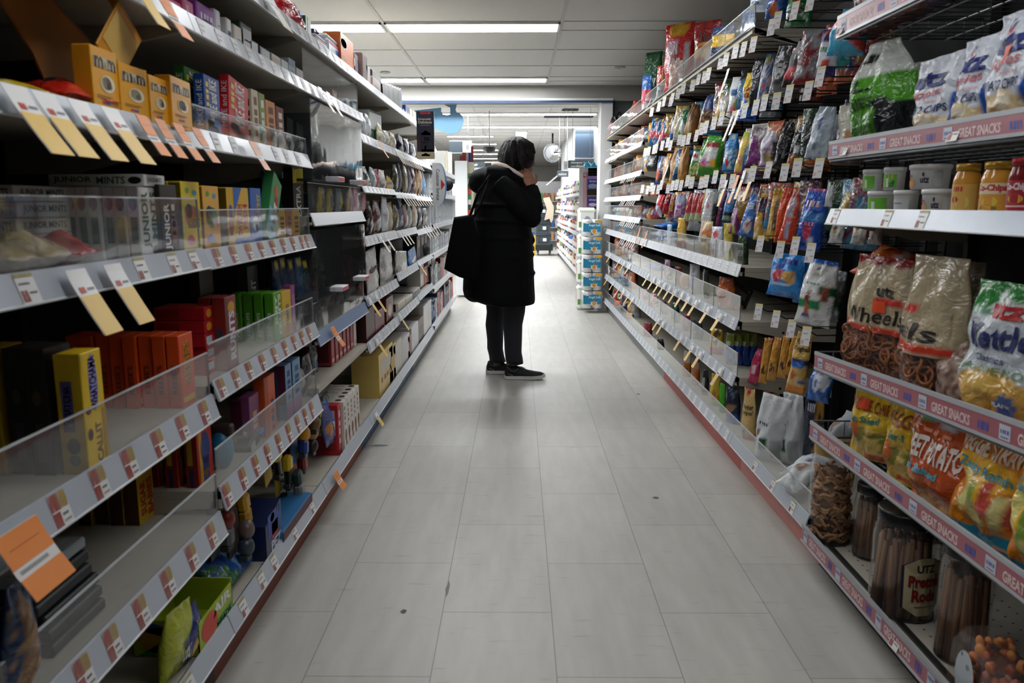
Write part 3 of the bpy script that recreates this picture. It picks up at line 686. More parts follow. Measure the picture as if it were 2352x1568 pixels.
for u0, u1, vt, c, art, sc, look, n in ((425, 468, 417, 'f0cf1c', SPK('d97a1c', '3f8a2c', 'd64a6a'), '6a5c10', 'yellow sour candy box with green top and candy figures printed', 2), (473, 510, 427, 'f1b646', SPK('3f8a2c', 'd86a4a', '3a8ad0'), '8a5a20', 'peach-yellow sour candy box', 2),
                                  (527, 542, 430, 'e6b51e', [('e', .5, .6, .3, .12, '2a4a9c'), ('e', .5, .35, .35, .14, 'b4202c')], '5a4a10', 'narrow yellow candy box with a red fish print', 2),
                                  (542, 577, 431, 'efbf1e', [('p', [(0, .55), (.55, 1), (0, 1)], '2a6ac0'), ('t', 'SWEDISH', .18, .5, .2, .72, 'c4202c', 90, .04), ('t', 'FISH', .56, .86, .3, .72, 'c4202c', 90, .04), ('r', 0, 1, 0, .16, '2a6ac0')], '8a6a10', 'yellow and blue candy box with red upright lettering', 1),
                                  (580, 605, 432, '2a6cc8', [('t', 'GUMMY', .55, .85, .4, .9, 'f0c83a', 90, .02), ('e', .4, .38, .3, .13, 'efe9e4'), ('e', .5, .3, .14, .07, '2b2420')], '1a3c80', 'blue gummy candy box', 1)):
    stand(LEFT, u0, u1, vt, SH[4], .028, box(c, .025, art, [('r', .1, .9, .3, .7, sc)], sc if n > 1 else None), look, ONS[4], 'candy box', GR, n=n, pitch=.028)
o = carton('candy_box', .08, .028, .20, '3f9c58', [('r', 0, 1, .0, .45, '7fc4d8'), ('t', '~', .4, .75, .12, .6, 'f0f0ea', 90, .02), ('e', .5, .78, .22, .08, 'e0632c'), ('e', .62, .64, .2, .07, 'c42c2c')], [('r', .1, .9, .1, .9, 'c8e4e8')], 1)
X, Y, w = spot(LEFT, 617, 640, SH[4], .02); o.location = (X - .01, Y, SH[4] + .01); o.rotation_euler = (0, .55, LEFT); tag(o, 'green and pale-blue candy box leaning over at an angle', ONS[4], 'candy box', GR)
for u0, u1, vt, c, c2, look, dx in ((606, 622, 394, '1f6a78', '2f9aa0', 'teal gum bottle', .16), (622, 650, 388, '1c7a4a', '46b47a', 'green gum bottle with a wavy pattern', .15), (652, 676, 386, '5a7c94', '9ab4c4', 'grey-blue gum bottle', .13)):
    stand(LEFT, u0, u1, vt, SH[4], dx, lambda w, h: bag('gum_pack', w, h, .05, c, [('e', .1, .6, .5, .2, c2), ('e', -.3, .3, .4, .16, c2), ('n', .1, .9, c2, 3, .2)], int(u0), 'stand'), look, 'standing at the back of the fourth candy shelf', 'gum pack', 'tall gum packs')
stand(LEFT, 678, 702, 386, SH[4], .06, box('15160f', .03, [('r', 0, 1, .78, 1, 'c9b21e'), ('t', 'EXTRA', .25, .7, .3, .75, 'e6e6da', 70 and 90, .02), ('e', .5, .16, .4, .12, 'b8c01e')]), 'black and yellow gum box', ONS[4] + ' beside the acrylic cases', 'gum box', GR)
for u0, u1, c, look in ((640, 658, 'e2b41e', 'yellow gum pack'), (660, 672, 'b86a2c', 'brown gum pack'), (673, 690, 'e0a81c', 'amber gum pack')):
    stand(LEFT, u0, u1, 482, SH[4], .03, box(c, .02, [('t', '~', .3, .8, .2, .8, '6a3c10', 90, .02)]), look, ONS[4] + ' behind the guard', 'gum pack', 'small gum packs')
# --- fifth shelf, nearest bay: yellow, orange and red boxes
WC = [('e', .52, .74, .2, .24, '8c86c8'), ('t', 'WHATCHAMA', .34, .68, .52, .96, '33204f', 90, .03), ('t', 'CALLIT', .44, .72, .06, .40, '6a4a30', 90, .03), ('e', .2, .32, .12, .05, '4a2414'), ('e', .2, .52, .12, .03, '4a2414'), ('r', .8, 1, .02, .5, 'b58c1c')]
WS = [('r', .2, .62, .36, .78, '55509a'), ('t', 'WHATCHA', .26, .55, .4, .74, 'd8cfe8', 90, .02), ('e', .5, .24, .25, .07, '3c1e12'), ('e', .5, .12, .2, .05, '6a5a48')]
stand(LEFT, 206, 254, 806, SHA[5], .02, lambda w, h: carton('candy_box', w, .042, h, 'e9c216', WC, WS, -1, None), 'bright yellow candy box with purple upright lettering', 'facing out ' + ONS[5], 'candy box', GR)
for i, (dx, c, c2) in enumerate(((.072, '1a1410', '3a2a3a'), (.108, '1c1712', '3a2a3a'), (.15, 'd2ab14', '4c4680'), (.20, '1a1512', '3a2a3a'))):
    o = carton('candy_box', .074, .034, .205, c, (), [('r', .3, .7, .1, .42, c2), ('e', .5, .62, .2, .06, '4a3a20')], -1, None)
    o.location = (XL - dx, spot(LEFT, 206, 254, SHA[5], .02)[1] + .006 * (i % 2), SHA[5]); o.rotation_euler = (0, 0, LEFT); o['category'] = 'candy box'; o['group'] = GR
    o['label'] = 'tall candy box filed behind the bright yellow one, %s box back, %s' % (ORD[i], 'yellow' if i == 2 else 'almost black')
b = MB()
RS = [('t', "REESE'S", .3, .72, .3, .9, '5a2a0c', 90, .03), ('t', "REESE'S", .27, .69, .31, .91, 'f2c21e', 90, .02), ('r', .1, .9, .06, .14, 'f0c83a')]
stand(LEFT, 420, 452, 766, SHA[5], .045, box('e8521c', .027, RS, [('t', "REESE'S", .3, .7, .2, .6, '6a2a0a', 90, .02)]), 'orange peanut butter candy box', ONS[5], 'candy box', 'orange candy boxes filed upright', n=8, pitch=.03)
for i in range(6):
    X, Y, w = spot(LEFT, 480, 510, SHA[5], .07)
    o = carton('candy_box', w, .12, .0305, 'c0202a', [('r', .08, .5, .2, .78, 'd8d8dc') if i < 4 else ('e', .3, .5, .18, .34, 'e8a02c'), ('r', .6, .9, .3, .7, 'd4484c')], [('r', .05, .5, .2, .8, '8f1a20')], -1)
    o.location = (X, Y - .005 + .003 * (i % 3), SHA[5] + .001 + .0315 * i); o.rotation_euler = (0, 0, LEFT); o['category'] = 'candy box'; o['group'] = 'red candy boxes stacked flat'; o['label'] = 'flat red candy box in the stack at the bay end, %s from the bottom' % ORD[i]
for i in range(3):
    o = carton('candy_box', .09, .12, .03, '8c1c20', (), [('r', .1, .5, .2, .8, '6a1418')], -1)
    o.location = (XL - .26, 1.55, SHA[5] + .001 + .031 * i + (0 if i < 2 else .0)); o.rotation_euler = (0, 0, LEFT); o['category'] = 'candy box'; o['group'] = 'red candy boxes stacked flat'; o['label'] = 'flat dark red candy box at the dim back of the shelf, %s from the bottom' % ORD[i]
# --- fifth shelf, second bay
stand(LEFT, 524, 550, 680, SH[5], .04, box('8a2a22', .03, [('t', 'RUNTS', .3, .8, .12, .8, 'e4e8f0', 90, .04), ('e', .55, .85, .3, .08, 'd8a02c'), ('r', 0, .2, 0, 1, '6a1c1c')], [('e', .5, .5, .25, .1, '3a3c50')]), 'brick-red candy box with white upright lettering', ONS[5], 'candy box', GR, n=2, pitch=.034)
stand(LEFT, 632, 651, 670, SH[5], .05, box('5fae26', .026, [('t', 'JUJY', .15, .5, .3, .95, 'f0f4e8', 90, .04), ('t', 'FRUITS', .55, .85, .1, .95, 'f0f4e8', 90, .04)], [('t', 'JUJYFRUITS', .3, .75, .1, .6, 'e4ecd8', 90, .03)], '4a9420'), 'lime green candy box with white lettering', ONS[5], 'candy box', 'lime green candy boxes filed upright', n=4, pitch=.032)
stand(LEFT, 652, 672, 667, SH[5], .045, box('efc31c', .026, [('t', 'HOT TAMALES', .35, .7, .1, .7, '8a5a10', 90, .03), ('r', 0, 1, 0, .25, 'd89c1c')]), 'yellow candy box beside the lime green file', ONS[5], 'candy box', GR)
stand(LEFT, 672, 681, 654, SH[5], .05, box('a4508c', .026, [('r', .2, .8, .2, .8, 'c88ab8')]), 'thin purple candy box', ONS[5], 'candy box', GR)
stand(LEFT, 576, 600, 610, SH[5], .14, box('20302a', .03, [('t', 'SPEARMINT', .3, .75, .05, .8, 'c4d0c4', 90, .03)]), 'dark green gum box with pale upright lettering', 'at the back of the fifth candy shelf', 'gum box', GR)
for i, (u, c) in enumerate(((640, '14244a'), (655, '1a2c50'), (672, '142040'), (690, '1c4a78'), (704, '10241c'))):
    stand(LEFT, u - 8, u + 8, 596 - (i % 2) * 6, SH[5], .11, lambda w, h: bag('gum_bag', w * 1.2, h, .03, c, [('r', -.5, .5, .86, .95, 'd8c03a'), ('n', .1, .8, '24406a', 3, .2)], 40 + i), ['navy', 'dark navy', 'ink-blue', 'mid-blue', 'black-green'][i] + ' gum bag with yellow corner tag', 'hanging behind the fifth candy shelf', 'gum bag', 'dark gum bags')
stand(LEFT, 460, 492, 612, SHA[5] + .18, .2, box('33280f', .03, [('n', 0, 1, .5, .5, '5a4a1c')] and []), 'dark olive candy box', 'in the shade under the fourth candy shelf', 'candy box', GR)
# --- sixth shelf
stand(LEFT, 322, 358, 1082, SHA[6] - .0, .17, box('e0b41c', .03, [('t', 'SUGAR', .12, .46, .15, .85, 'b4282a', 90, .04), ('t', 'BABIES', .54, .88, .1, .85, 'b4282a', 90, .04)], [('r', .1, .9, .1, .9, '5a2a14')], '4a2412'), 'yellow candy box with red upright lettering, dark boxes beside it', ONS[6], 'candy box', GR, n=4, pitch=.035)
stand(LEFT, 462, 496, 972, SHA[6], .07, box('c9301f', .03, [('e', .5, .7, .3, .2, '2c3f8a'), ('r', .3, .7, .2, .6, '2c3f8a'), ('e', .5, .4, .2, .05, 'e8b02c'), ('r', .1, .3, .1, .95, 'e8a02c'), ('r', .35, .6, .02, .1, 'e8e4e0')], [('r', .2, .6, .55, .9, 'c49a1c'), ('r', .3, .6, .25, .5, '1f2c5c'), ('r', .3, .65, .02, .2, 'd0a01c')], '8c1f18'), 'red candy box with blue and yellow print', ONS[6], 'candy box', 'red candy boxes filed upright', n=4, pitch=.048)
for u0, u1, vt, c, art, look, dx in ((578, 600, 906, '8c4a78', [('t', '~', .3, .7, .2, .7, 'd8a878', 90, .03)], 'plum purple candy box', .05), (612, 637, 862, 'dd5a1c', [('t', '~', .55, .8, .05, .6, '2a3c78', 90, .03), ('r', 0, .35, 0, 1, 'b4441c')], 'bright orange candy box', .04), (560, 576, 915, '5a1f3a', [], 'dark plum candy box', .07), (600, 611, 900, '1c2a52', [('e', .5, .4, .3, .2, '2a3c78')], 'dark navy candy box', .09),
                                      (640, 656, 846, '26406a', [('e', .5, .7, .4, .16, 'd8dce4'), ('r', .1, .9, .0, .3, 'c8ccd4')], 'navy and white candy box', .06)):
    stand(LEFT, u0, u1, vt, SH[6], dx, box(c, .03, art), look, ONS[6] + ' behind the guard', 'candy box', GR)
for i, (u0, u1, vt) in enumerate(((660, 674, 836), (676, 694, 824))):
    stand(LEFT, u0, u1, vt, SH[6], .035, box('6fa0c8', .03, [('t', '~', .3, .75, .35, .9, '2c4a78', 90, .03), ('r', 0, 1, 0, .3, 'b078a8')], [('r', 0, 1, .3, 1, '5c2440'), ('r', 0, 1, 0, .3, '6a92b4')], None), ['first pink-and-blue candy box', 'second pink-and-blue candy box, farther along'][i], ONS[6], 'candy box', GR)
b = MB(); b.box(-.045, .045, 0, .05, 0, .035, mat('16181c', .4), .008); b.box(-.04, -.005, -.001, 0, .006, .03, mat('d8d8d4', .4)); b.box(.045, .085, .0, .05, 0, .02, mat('1c6ab0', .4), .006)
tag(b.build('toy_candy_dispenser', loc=(XL - .04, Yof(590, XL - .04, SH[6]), SH[6]), rot=(0, -.25, LEFT)), 'black and blue candy toy with white strip', 'lying on the sixth candy shelf', 'candy toy')
b = MB(); b.ball((0, 0, .05), (.03, .03, .05), mat('1c7ca8', .4), 14, 10); b.box(-.02, .03, -.01, .02, .085, .115, mat('3a2c24', .6), .005)
tag(b.build('toy_candy_dispenser', loc=(XL - .07, Yof(530, XL - .05, SH[6]), SH[6] - .0)), 'rounded teal candy toy with a dark top', 'standing on the sixth candy shelf', 'candy toy')
b = MB(); b.box(-.03, .03, 0, .02, 0, .05, mat('c8c0b0', .5), .003); b.box(-.03, .03, -.001, 0, .02, .04, mat('8a8478', .5)); tag(b.build('candy_pack', loc=(XL - .09, Yof(552, XL - .08, SH[6]), SH[6])), 'pale grey flat candy pack', 'between the toys on the sixth candy shelf', 'candy pack')
# flat packs and tall bags low in the nearest bay
for i in range(6):
    b = MB(); zz = .022 * i; c = ['1a1c1e', '24282a', '1c2022', '2a2e30', '202426', 'a9b4b8'][i]
    b.box(-.08, .08, 0, .22, 0, .020, mat(c, .4), .003)
    o = b.build('candy_pack', loc=(XL - .06 - .006 * i, 1.20 + .004 * (i % 3), .001 + zz + SHA[6]), rot=(0, 0, LEFT))
    p = MB(); p.mark(('r', -.07, .07, .02, .2, 'c8ccce'), lambda a, c_: (a, c_, .0206)); p.mark(('e', .02, .12, .04, .05, '2a2c2e'), lambda a, c_: (a, c_, .0209)); p.build('top_print', o)
    o['category'] = 'candy pack'; o['group'] = 'flat packs on the sixth shelf'; o['label'] = 'flat grey and black candy pack in the stack, %s from the bottom' % ORD[i]
for i, (u, c, c2) in enumerate(((25, '15335e', '2a1c14'), (100, '1c4470', '7a5434'), (150, '1a3a66', '8a6038'))):
    o, _ = bag('candy_bag', .09, .20, .05, c, [('r', -.5, .2, .1, .9, c2), ('n', .15, .85, 'b08a5c', 6, .25), ('r', .3, .9, .1, .25, '7a94b8')], 60 + i)
    o.location = (XL - .06 + .01 * i, .84 + .075 * i, SHA[6]); o.rotation_euler = (.12, .0, LEFT + .2); tag(o, ['darkest blue', 'blue and brown', 'blue bag with brown nuts, a'][i] + ' tall candy bag', 'below the orange sale tag', 'candy bag', 'tall blue candy bags')
b = MB(); b.box(-.47, .46, .0, .38, 0, .012, BEIGE); b.box(-.47, .46, 0, .01, -.03, .012, BEIGE)
b = None
# --- bottom deck, second bay: toys, bags and trays
D7 = SH[7]
b = MB(); nv = mat('14204a', .35)
b.loft([[(x, y, z) for x, z in ((-.07, 0), (.07, 0), (.07, .13), (-.07, .10))] for y in (0, .09)], nv, smooth=False)
o = b.build('candy_display_box', loc=(XL - .02, Yof(632, XL - .02, D7), D7), rot=(0, 0, LEFT))
p = MB()
for it in [('r', -.05, .06, .055, .12, '2b4aa0'), ('r', -.02, .035, .045, .088, 'e04a64'), ('t', '~', -.016, .03, .05, .082, 'f4e4e8', 0, .03), ('t', 'PEZ', -.03, .06, .008, .04, 'c8ccd8', 0, .04), ('t', '12', .03, .055, .1, .118, 'e8ecf4'), ('e', -.01, .105, .018, .012, '7a5a6a')]: p.mark(it, lambda a, c_: (a, -.0008, c_))
p.build('front_print', o)
q = MB(); q.box(-.075, .07, .088, .092, .09, .20, mat('23241f', .7), .002); q.build('backing_card', o)
tag(o, 'navy candy display box with a pink panel and white lettering', ONS[7], 'display box')
b = MB(); b.box(-.16, .16, 0, .10, 0, .035, mat('2a6ca0', .4), .003); b.box(-.16, .16, -.001, 0, .004, .03, mat('5a2430', .5)); o = b.build('display_tray', loc=(XL - .01, Yof(690, XL, D7) + .02, D7), rot=(0, 0, LEFT)); tag(o, 'blue cardboard tray under the candy toys', ONS[7], 'tray')
for i, (u, dz, parts) in enumerate(((657, .16, [('e3b91c', 'box'), ('1a1712', 'bar')]), (690, .07, [('e8c22a', 'box'), ('1c1a16', 'bar')]), (712, .13, [('e09a1c', 'ball'), ('24408c', 'box')]), (722, .06, [('e8a81c', 'ball'), ('8a2420', 'box')]), (738, .17, [('2a7aa8', 'ball'), ('7a5a34', 'ball')]), (742, .08, [('c49a64', 'ball'), ('241c16', 'ball')]), (700, .01, [('2b3c34', 'box'), ('8a8a86', 'box')]), (560, .1, [('8a2c28', 'ball'), ('5a5c60', 'box')]), (580, .04, [('6a5a54', 'ball'), ('3a4450', 'ball')]), (600, .1, [('d8a81c', 'box'), ('c8981c', 'box')]))):
    b = MB()
    for k, (c, sh) in enumerate(parts):
        z0 = .0 + .045 * (1 - k)
        if sh == 'box': b.box(-.02, .02, 0, .03, z0, z0 + .05, mat(c, .35), .008)
        elif sh == 'ball': b.ball((0, .015, z0 + .024), (.024, .022, .027), mat(c, .35), 14, 10)
        else: b.box(-.012, .012, .004, .024, z0 - .02, z0 + .05, mat(c, .35), .004)
    b.box(-.02, .02, .004, .028, -.012, .004, mat('30343a', .4), .003)
    o = b.build('toy_candy_dispenser', loc=(XL - .035 - .02 * (i % 2), Yof(u, XL - .03, D7 + .1), D7 + .012 + dz), rot=(0, .2 * ((i % 3) - 1), LEFT))
    tag(o, ['yellow and black', 'yellow', 'orange and blue', 'orange and red', 'blue and tan', 'tan and black', 'dark green', 'red and grey', 'brown', 'amber'][i] + ' rounded candy toy', 'in the blister packs ' + ONS[7], 'candy toy', 'candy toys on the bottom deck')
    c = MB(); c.box(-.032, .032, .045, .048, -.03, .13, mat(['d8b01e', 'caa41c', '2f6ea8', '8a2c2c', '3a7cb0', 'b0a890', '3c5a4c', '54585e', '5c5048', 'c8a020'][i], .45)); c.build('backing_card', o)
for i, (u, vt, c, c2, look) in enumerate(((758, 945, '5a5f8c', '3a78c8', 'silvery-blue bag of mini candies with navy lettering'), (778, 960, '2f4a44', 'a8b4b8', 'dark green and silver candy bag'), (752, 925, 'd8c41e', '2a4a2c', 'yellow candy bag'))):
    o, _ = bag('candy_bag', .13 - .02 * i, .17, .05, c, [('r', 0, 1, 0, 1, c2), ('t', 'minis', -.1, .9, .3, .5, 'f0f2f6', 60 and 90, .03), ('e', -.5, .4, .35, .14, 'c8864a')] if i == 0 else [('n', .1, .9, c2, 3, .1), ('r', -.6, .5, .1, .3, c2)], 70 + i)
    o.location = (XL - .05 - .03 * (i > 0), Yof(u, XL - .05, D7 + .1), D7 + (.06 if i < 2 else .12)); o.rotation_euler = (-.15, .1, LEFT); tag(o, look, 'leaning ' + ONS[7], 'candy bag', 'candy bags on the bottom deck')
for i, (u, c, c2) in enumerate(((548, '2f6a3c', '2a50a0'), (568, '1f55a8', '7ab0d8'))):
    o, _ = bag('candy_bag', .12, .14, .03, c, [('s', .4, .9, c2, .3), ('n', .1, .9, c2, 3, .2)], 80 + i)
    o.location = (XL - .05, Yof(u, XL - .05, D7) - .01, D7 + .02); o.rotation_euler = (-1.0, .0, LEFT); tag(o, ['green and blue', 'bright blue'][i] + ' candy bag lying', ONS[7] + ' below the candy boxes', 'candy bag', 'candy bags on the bottom deck')
b = MB(); lg = mat('a8bc2c', .45)
for q in ((-.10, .10, 0, .003, 0, .075), (-.10, .10, .14, .143, 0, .09), (-.10, -.097, 0, .14, 0, .085), (.097, .10, 0, .14, 0, .085), (-.10, .10, 0, .14, 0, .003)): b.box(*q, lg)
o = b.build('candy_display_box', loc=(XL - .02, Yof(500, XL - .02, D7) + .0, D7), rot=(0, 0, LEFT)); p = MB()
for it in [('e', -.04, .04, .045, .03, 'd8402c'), ('t', 'AIR', -.02, .09, .045, .07, 'f0f0e8', 0, .04), ('r', .0, .09, .006, .03, '3f9440'), ('t', 'HEADS', .0, .085, .01, .026, 'f0f0e8', 0, .04)]: p.mark(it, lambda a, c_: (a, -.0008, c_))
p.build('front_print', o); p = MB()
for it in [('e', .05, .04, .04, .03, 'c89a2c'), ('p', [(.0, .0), (.13, .02), (.13, .06), (.05, .03)], '2a8a3c'), ('p', [(.02, .06), (.13, .03), (.13, .05), (.04, .08)], '2a5aa0')]: p.mark(it, lambda a, c_: (-.1008, .139 - a, c_))
p.build('side_print', o); tag(o, 'open lime candy tray box with a red disc', ONS[7], 'display box')
for i, (u, c, c2, look, h) in enumerate(((405, 'b8c03a', '3a4a2c', 'peaked yellow-green candy bag', .15), (440, '1f2f7a', '6a7ab0', 'deep blue candy bag', .11))):
    o, _ = bag('candy_bag', .13, h, .05, c, [('e', .2, .35, .4, .2, c2), ('t', '~', -.1, .7, .22, .4, 'e8e8e0', 0, .03), ('r', .6, 1, 0, .3, 'c8402c')] if i == 0 else [('n', .1, .9, c2, 4, .3), ('e', 0, .3, .5, .15, 'c8a83a')], 90 + i)
    o.location = (XL - .05, Yof(u, XL - .05, D7) - .02, D7); o.rotation_euler = (.1, .15 - .3 * i, LEFT); tag(o, look, ONS[7] + ' at the near end', 'candy bag', 'candy bags on the bottom deck')
# --- second shelf down
for i, (u0, u1, vt, c, art, look) in enumerate(((336, 366, -22, 'd87aa0', [], 'pale pink gum box'), (376, 420, -4, 'cf3f78', [('e', .6, .6, .4, .2, 'e88ab0')], 'bright pink gum pack'), (424, 448, 0, 'c8487c', [('r', .2, .5, .3, .8, 'e0a0b8')], 'pink gum pack beside the purple one'), (455, 497, 12, '8a3a9a', [('t', '~', .15, .85, .5, .7, 'e8dcf0', 0, .03), ('r', .1, .9, .3, .4, 'c8a0d8')], 'purple bubble gum pack with white lettering'),
    (498, 510, 22, 'd8d4d8', [], 'thin white gum pack'), (524, 535, 42, 'e4e4e2', [('r', .2, .8, .3, .6, '2a4a8a')], 'narrow white gum pack'), (540, 562, 60, 'd8d0bc', [('r', .1, .9, .05, .25, 'b8502c')], 'cream gum pack with rust band'), (556, 582, 55, '2f4a3a', [('r', .15, .9, .1, .85, 'c8ccc8')], 'dark green and white gum box'), (573, 596, 92, '22483c', [('r', .15, .9, .1, .9, 'cfd3cf')], 'pale gum box with green edge'), (598, 623, 110, '2c4654', [('r', .12, .92, .1, .9, 'c4c8cc')], 'pale gum box with slate edge'),
    (625, 647, 126, 'c8bfa8', [('r', .1, .9, .2, .8, 'b8ae96')], 'cream gum box'), (648, 664, 138, 'c8ccd4', [('r', .1, .9, .15, .5, '2a3a7a')], 'white gum box with navy band'), (664, 680, 136, 'b8c0c8', [('r', .0, 1, .7, 1, '8aa0b0')], 'grey gum bottle'), (682, 699, 158, 'd8d4d4', [('r', .1, .5, .2, .6, 'cf3048')], 'white gum pack with a red patch'))):
    stand(LEFT, u0, u1, vt, SH[2], .05, box(c, .03, art + [('r', .3, .8, .5, .54, '8a8a8a')], name='gum_box', bev=.003), look, ONS[2], 'gum box', 'gum on the second candy shelf')
# --- top shelf
stand(LEFT, 632, 688, -6, SH[1], .06, lambda w, h: bag('candy_bag', w, h, .08, 'd2202a', [('t', 's', -.35, .0, .38, .62, 'f4ece8', 0, .06), ('r', .72, 1, .1, .6, 'd8d4d0')], 101, 'stand'), 'red stand-up candy bag with a white letter', ONS[1], 'candy bag')
stand(LEFT, 691, 704, 30, SH[1], .06, box('2a8ad0', .09, [], [('r', 0, 1, 0, 1, '2a8ad0')], name='gum_box'), 'bright blue gum carton', ONS[1], 'gum box', 'gum on the top candy shelf')
stand(LEFT, 704, 716, 40, SH[1], .05, box('3a6a3a', .05, [('r', .3, 1, 0, 1, 'b8c0b8')], name='gum_box'), 'green and silver gum carton', ONS[1], 'gum box', 'gum on the top candy shelf')
for i in range(7):
    o = carton('gum_pack', .03, .02, .105 + .004 * (i % 2), '2f1f5a', [('r', .1, .9, .1, .3, '4a3a8a')], top=()); Y = Yof(724 + 5.2 * i, XL - .09, SH[1]); o.location = (XL - .09, Y, SH[1]); o.rotation_euler = (0, .15, LEFT); tag(o, 'deep purple gum pack in the zigzag row', ONS[1], 'gum pack', 'purple gum packs on the top shelf')
b = MB(); b.box(-.02, .02, 0, .04, 0, .004, mat('4a3028', .6)); tag(b.build('box_flap', loc=(XL - .1, Yof(727, XL - .1, 1.7), Zof(66, XL - .1, 2.65)), rot=(0, -.5, LEFT)), 'small brown open box flap', 'above the purple gum packs on the top candy shelf', 'box flap')
for i, (u0, u1, vt) in enumerate(((729, 753, 85), (755, 782, 86))):
    def mk(w, h):
        b = MB(); b.box(-w / 2, w / 2, 0, .045, 0, h * .86, mat('dfe6ee', .3), .012); b.box(-w / 2 + .004, w / 2 - .004, .003, .042, h * .8, h, mat('f4f4f4', .3), .012); o = b.build('gum_bottle'); p = MB()
        for it in [('r', -w * .4, w * .4, h * .62, h * .72, 'd02a6a'), ('r', w * .1, w * .46, .02, h * .55, '2a5ab8'), ('e', -w * .1, h * .36, w * .2, h * .14, 'c4d8e8')]: p.mark(it, lambda a, c_: (a, -.0008, c_))
        p.build('front_print', o); return o
    stand(LEFT, u0, u1, vt, SH[1], .04, mk, ['white gum bottle with a pink band, partly hidden', 'pink-banded white gum bottle beside the orange box'][i], ONS[1], 'gum bottle', 'gum bottles on the top shelf')
def mk(w, h):
    o = carton('mint_display_box', w, .07, h, 'ef7a22', [('e', .22, .72, .26, .15, 'f2efe8'), ('e', .22, .72, .22, .125, '1c5a38'), ('t', 'TIC', .05, .4, .74, .82, 'f2efe8', 0, .04), ('t', 'TAC', .05, .4, .63, .71, 'f2efe8', 0, .04), ('t', 'mints', .02, .5, .25, .38, 'f6e0c8', 0, .02)], [('r', .1, .9, .1, .9, 'e06a1a')], -1)
    c = MB(); c.box(w / 2 - .012, w / 2 + .016, .01, .05, h * .62, h * .86, mat('ff6a1c', .3), .008); c.box(w / 2 - .002, w / 2 + .02, -.002, .0, h * .32, h * .56, mat('c9c2b4', .4)); c.build('cap', o); return o
stand(LEFT, 784, 814, 86, SH[1], .03, mk, 'orange mint box with a green crest and white lettering', ONS[1], 'mint box')
for i, (u0, u1, vt, c, look) in enumerate(((815, 824, 122, '3c3248', 'dark grey-purple chocolate bag'), (824, 834, 126, '5a443c', 'brown chocolate bag'), (834, 846, 125, '6a5048', 'taupe chocolate bag'), (822, 838, 142, '2f2a6a', 'indigo chocolate bag'), (842, 852, 150, 'd8d8d6', 'white chocolate bag with dark loop'), (856, 878, 168, '4a3a36', 'flat brown chocolate box'), (856, 876, 182, 'a88a7c', 'taupe open carton'), (878, 886, 192, 'b0b0ae', 'pale carton'))):
    stand(LEFT, u0, u1, vt, SH[1], .05 + .02 * (i % 2), box(c, .04, [('r', .2, .8, .3, .6, c)], name='chocolate_bag', bev=.006), look, ONS[1] + ' past the orange mint box', 'chocolate', 'chocolate on the top shelf')
for i in range(8):
    u = 884 + 5.5 * i
    stand(LEFT, u - 3, u + 3, 190 + 2.2 * i, SH[1], .06, lambda w, h: carton('chocolate_bar_box', w, .08, h, ['1a1c22', '2a3444', '15171c', '3a4a5c'][i % 4], [('r', .2, .8, 0, .2, '2a4a9a')]), 'slanting black and grey chocolate carton', ONS[1], 'chocolate carton', 'slanting dark cartons on the top shelf', lean=-.25)
for i, (u0, u1, vt, c) in enumerate(((932, 940, 244, '23408c'), (941, 948, 250, 'c8ba94'), (949, 956, 255, 'a8b4a0'))):
    stand(LEFT, u0, u1, vt, SH[1], .05, box(c, .04, name='chocolate_box'), ['blue', 'cream', 'sage'][i] + ' chocolate box', ONS[1] + ' near the tall navy sign', 'chocolate')
# --- hanging paper tags
ZL3, ZL4 = (1.240, 1.283), (.988, 1.032)
for i, u in enumerate((8, 78, 160, 236)):
    tag(shelf_tag(LEFT, Yof(u, XL, 1.26) + .02, *ZL3, 'y', .135, .085, .055), 'yellow and white paper price strip', 'hanging from the third candy rail', 'price tag', 'yellow price strips on the candy rails')
for i, u in enumerate((322, 364, 405, 447)): tag(shelf_tag(LEFT, Yof(u, XL, 1.26), *ZL3, 'o', .085, .06, .042), 'pale orange paper price strip', 'hanging from the third candy rail', 'price tag', 'orange price strips on the candy rails')
tag(shelf_tag(LEFT, Yof(577, XL, 1.26), *ZL3, 'o', .085, .055, .045), 'single bright orange price strip', 'hanging from the third rail, second candy bay', 'price tag', 'orange price strips on the candy rails')
for u, k in ((306, 'y'), (366, 'o'), (733, 'w'), (752, 'w')): tag(shelf_tag(LEFT, Yof(u, XL, 1.49), 1.473, 1.515, k, .12, .07, .05), {'y': 'yellow', 'o': 'orange', 'w': 'cream'}[k] + ' paper price strip', 'hanging from the second candy rail', 'price tag', 'price strips on the second rail')
for u in (612, 624): tag(shelf_tag(LEFT, Yof(u, XL, 1.65), 1.630, 1.674, 'w', .12, .07, .045), 'cream paper price strip', 'hanging from the top candy rail, nearest the camera', 'price tag', 'price strips on the top rail')
for u in (172, 256): tag(shelf_tag(LEFT, Yof(u, XL, 1.01), *ZL4, 'y', .15, .075, .055), 'long yellow and white price strip', 'hanging from the fourth candy rail', 'price tag', 'yellow price strips on the candy rails')
tag(shelf_tag(LEFT, Yof(35, XL, .68), .655, .708, 'o', .095, .07, .09), 'wide orange sale tag', 'hanging from the fifth rail at the very edge of the picture', 'price tag')
tag(shelf_tag(LEFT, Yof(762, XL, .66), .652, .697, 'o', .075, .06, .05), 'orange price strip', 'under the blue-grey rail below the clear cases', 'price tag')
tag(shelf_tag(LEFT, Yof(768, XL, .15), .125, .17, 'o', .05, .05, .06), 'orange price strip', 'on the bottom rail above the floor', 'price tag')
tag(shelf_tag(LEFT, Yof(862, XL, .15), .125, .17, 'y', .06, .05, .05), 'yellow price strip', 'on the bottom rail above the floor', 'price tag')
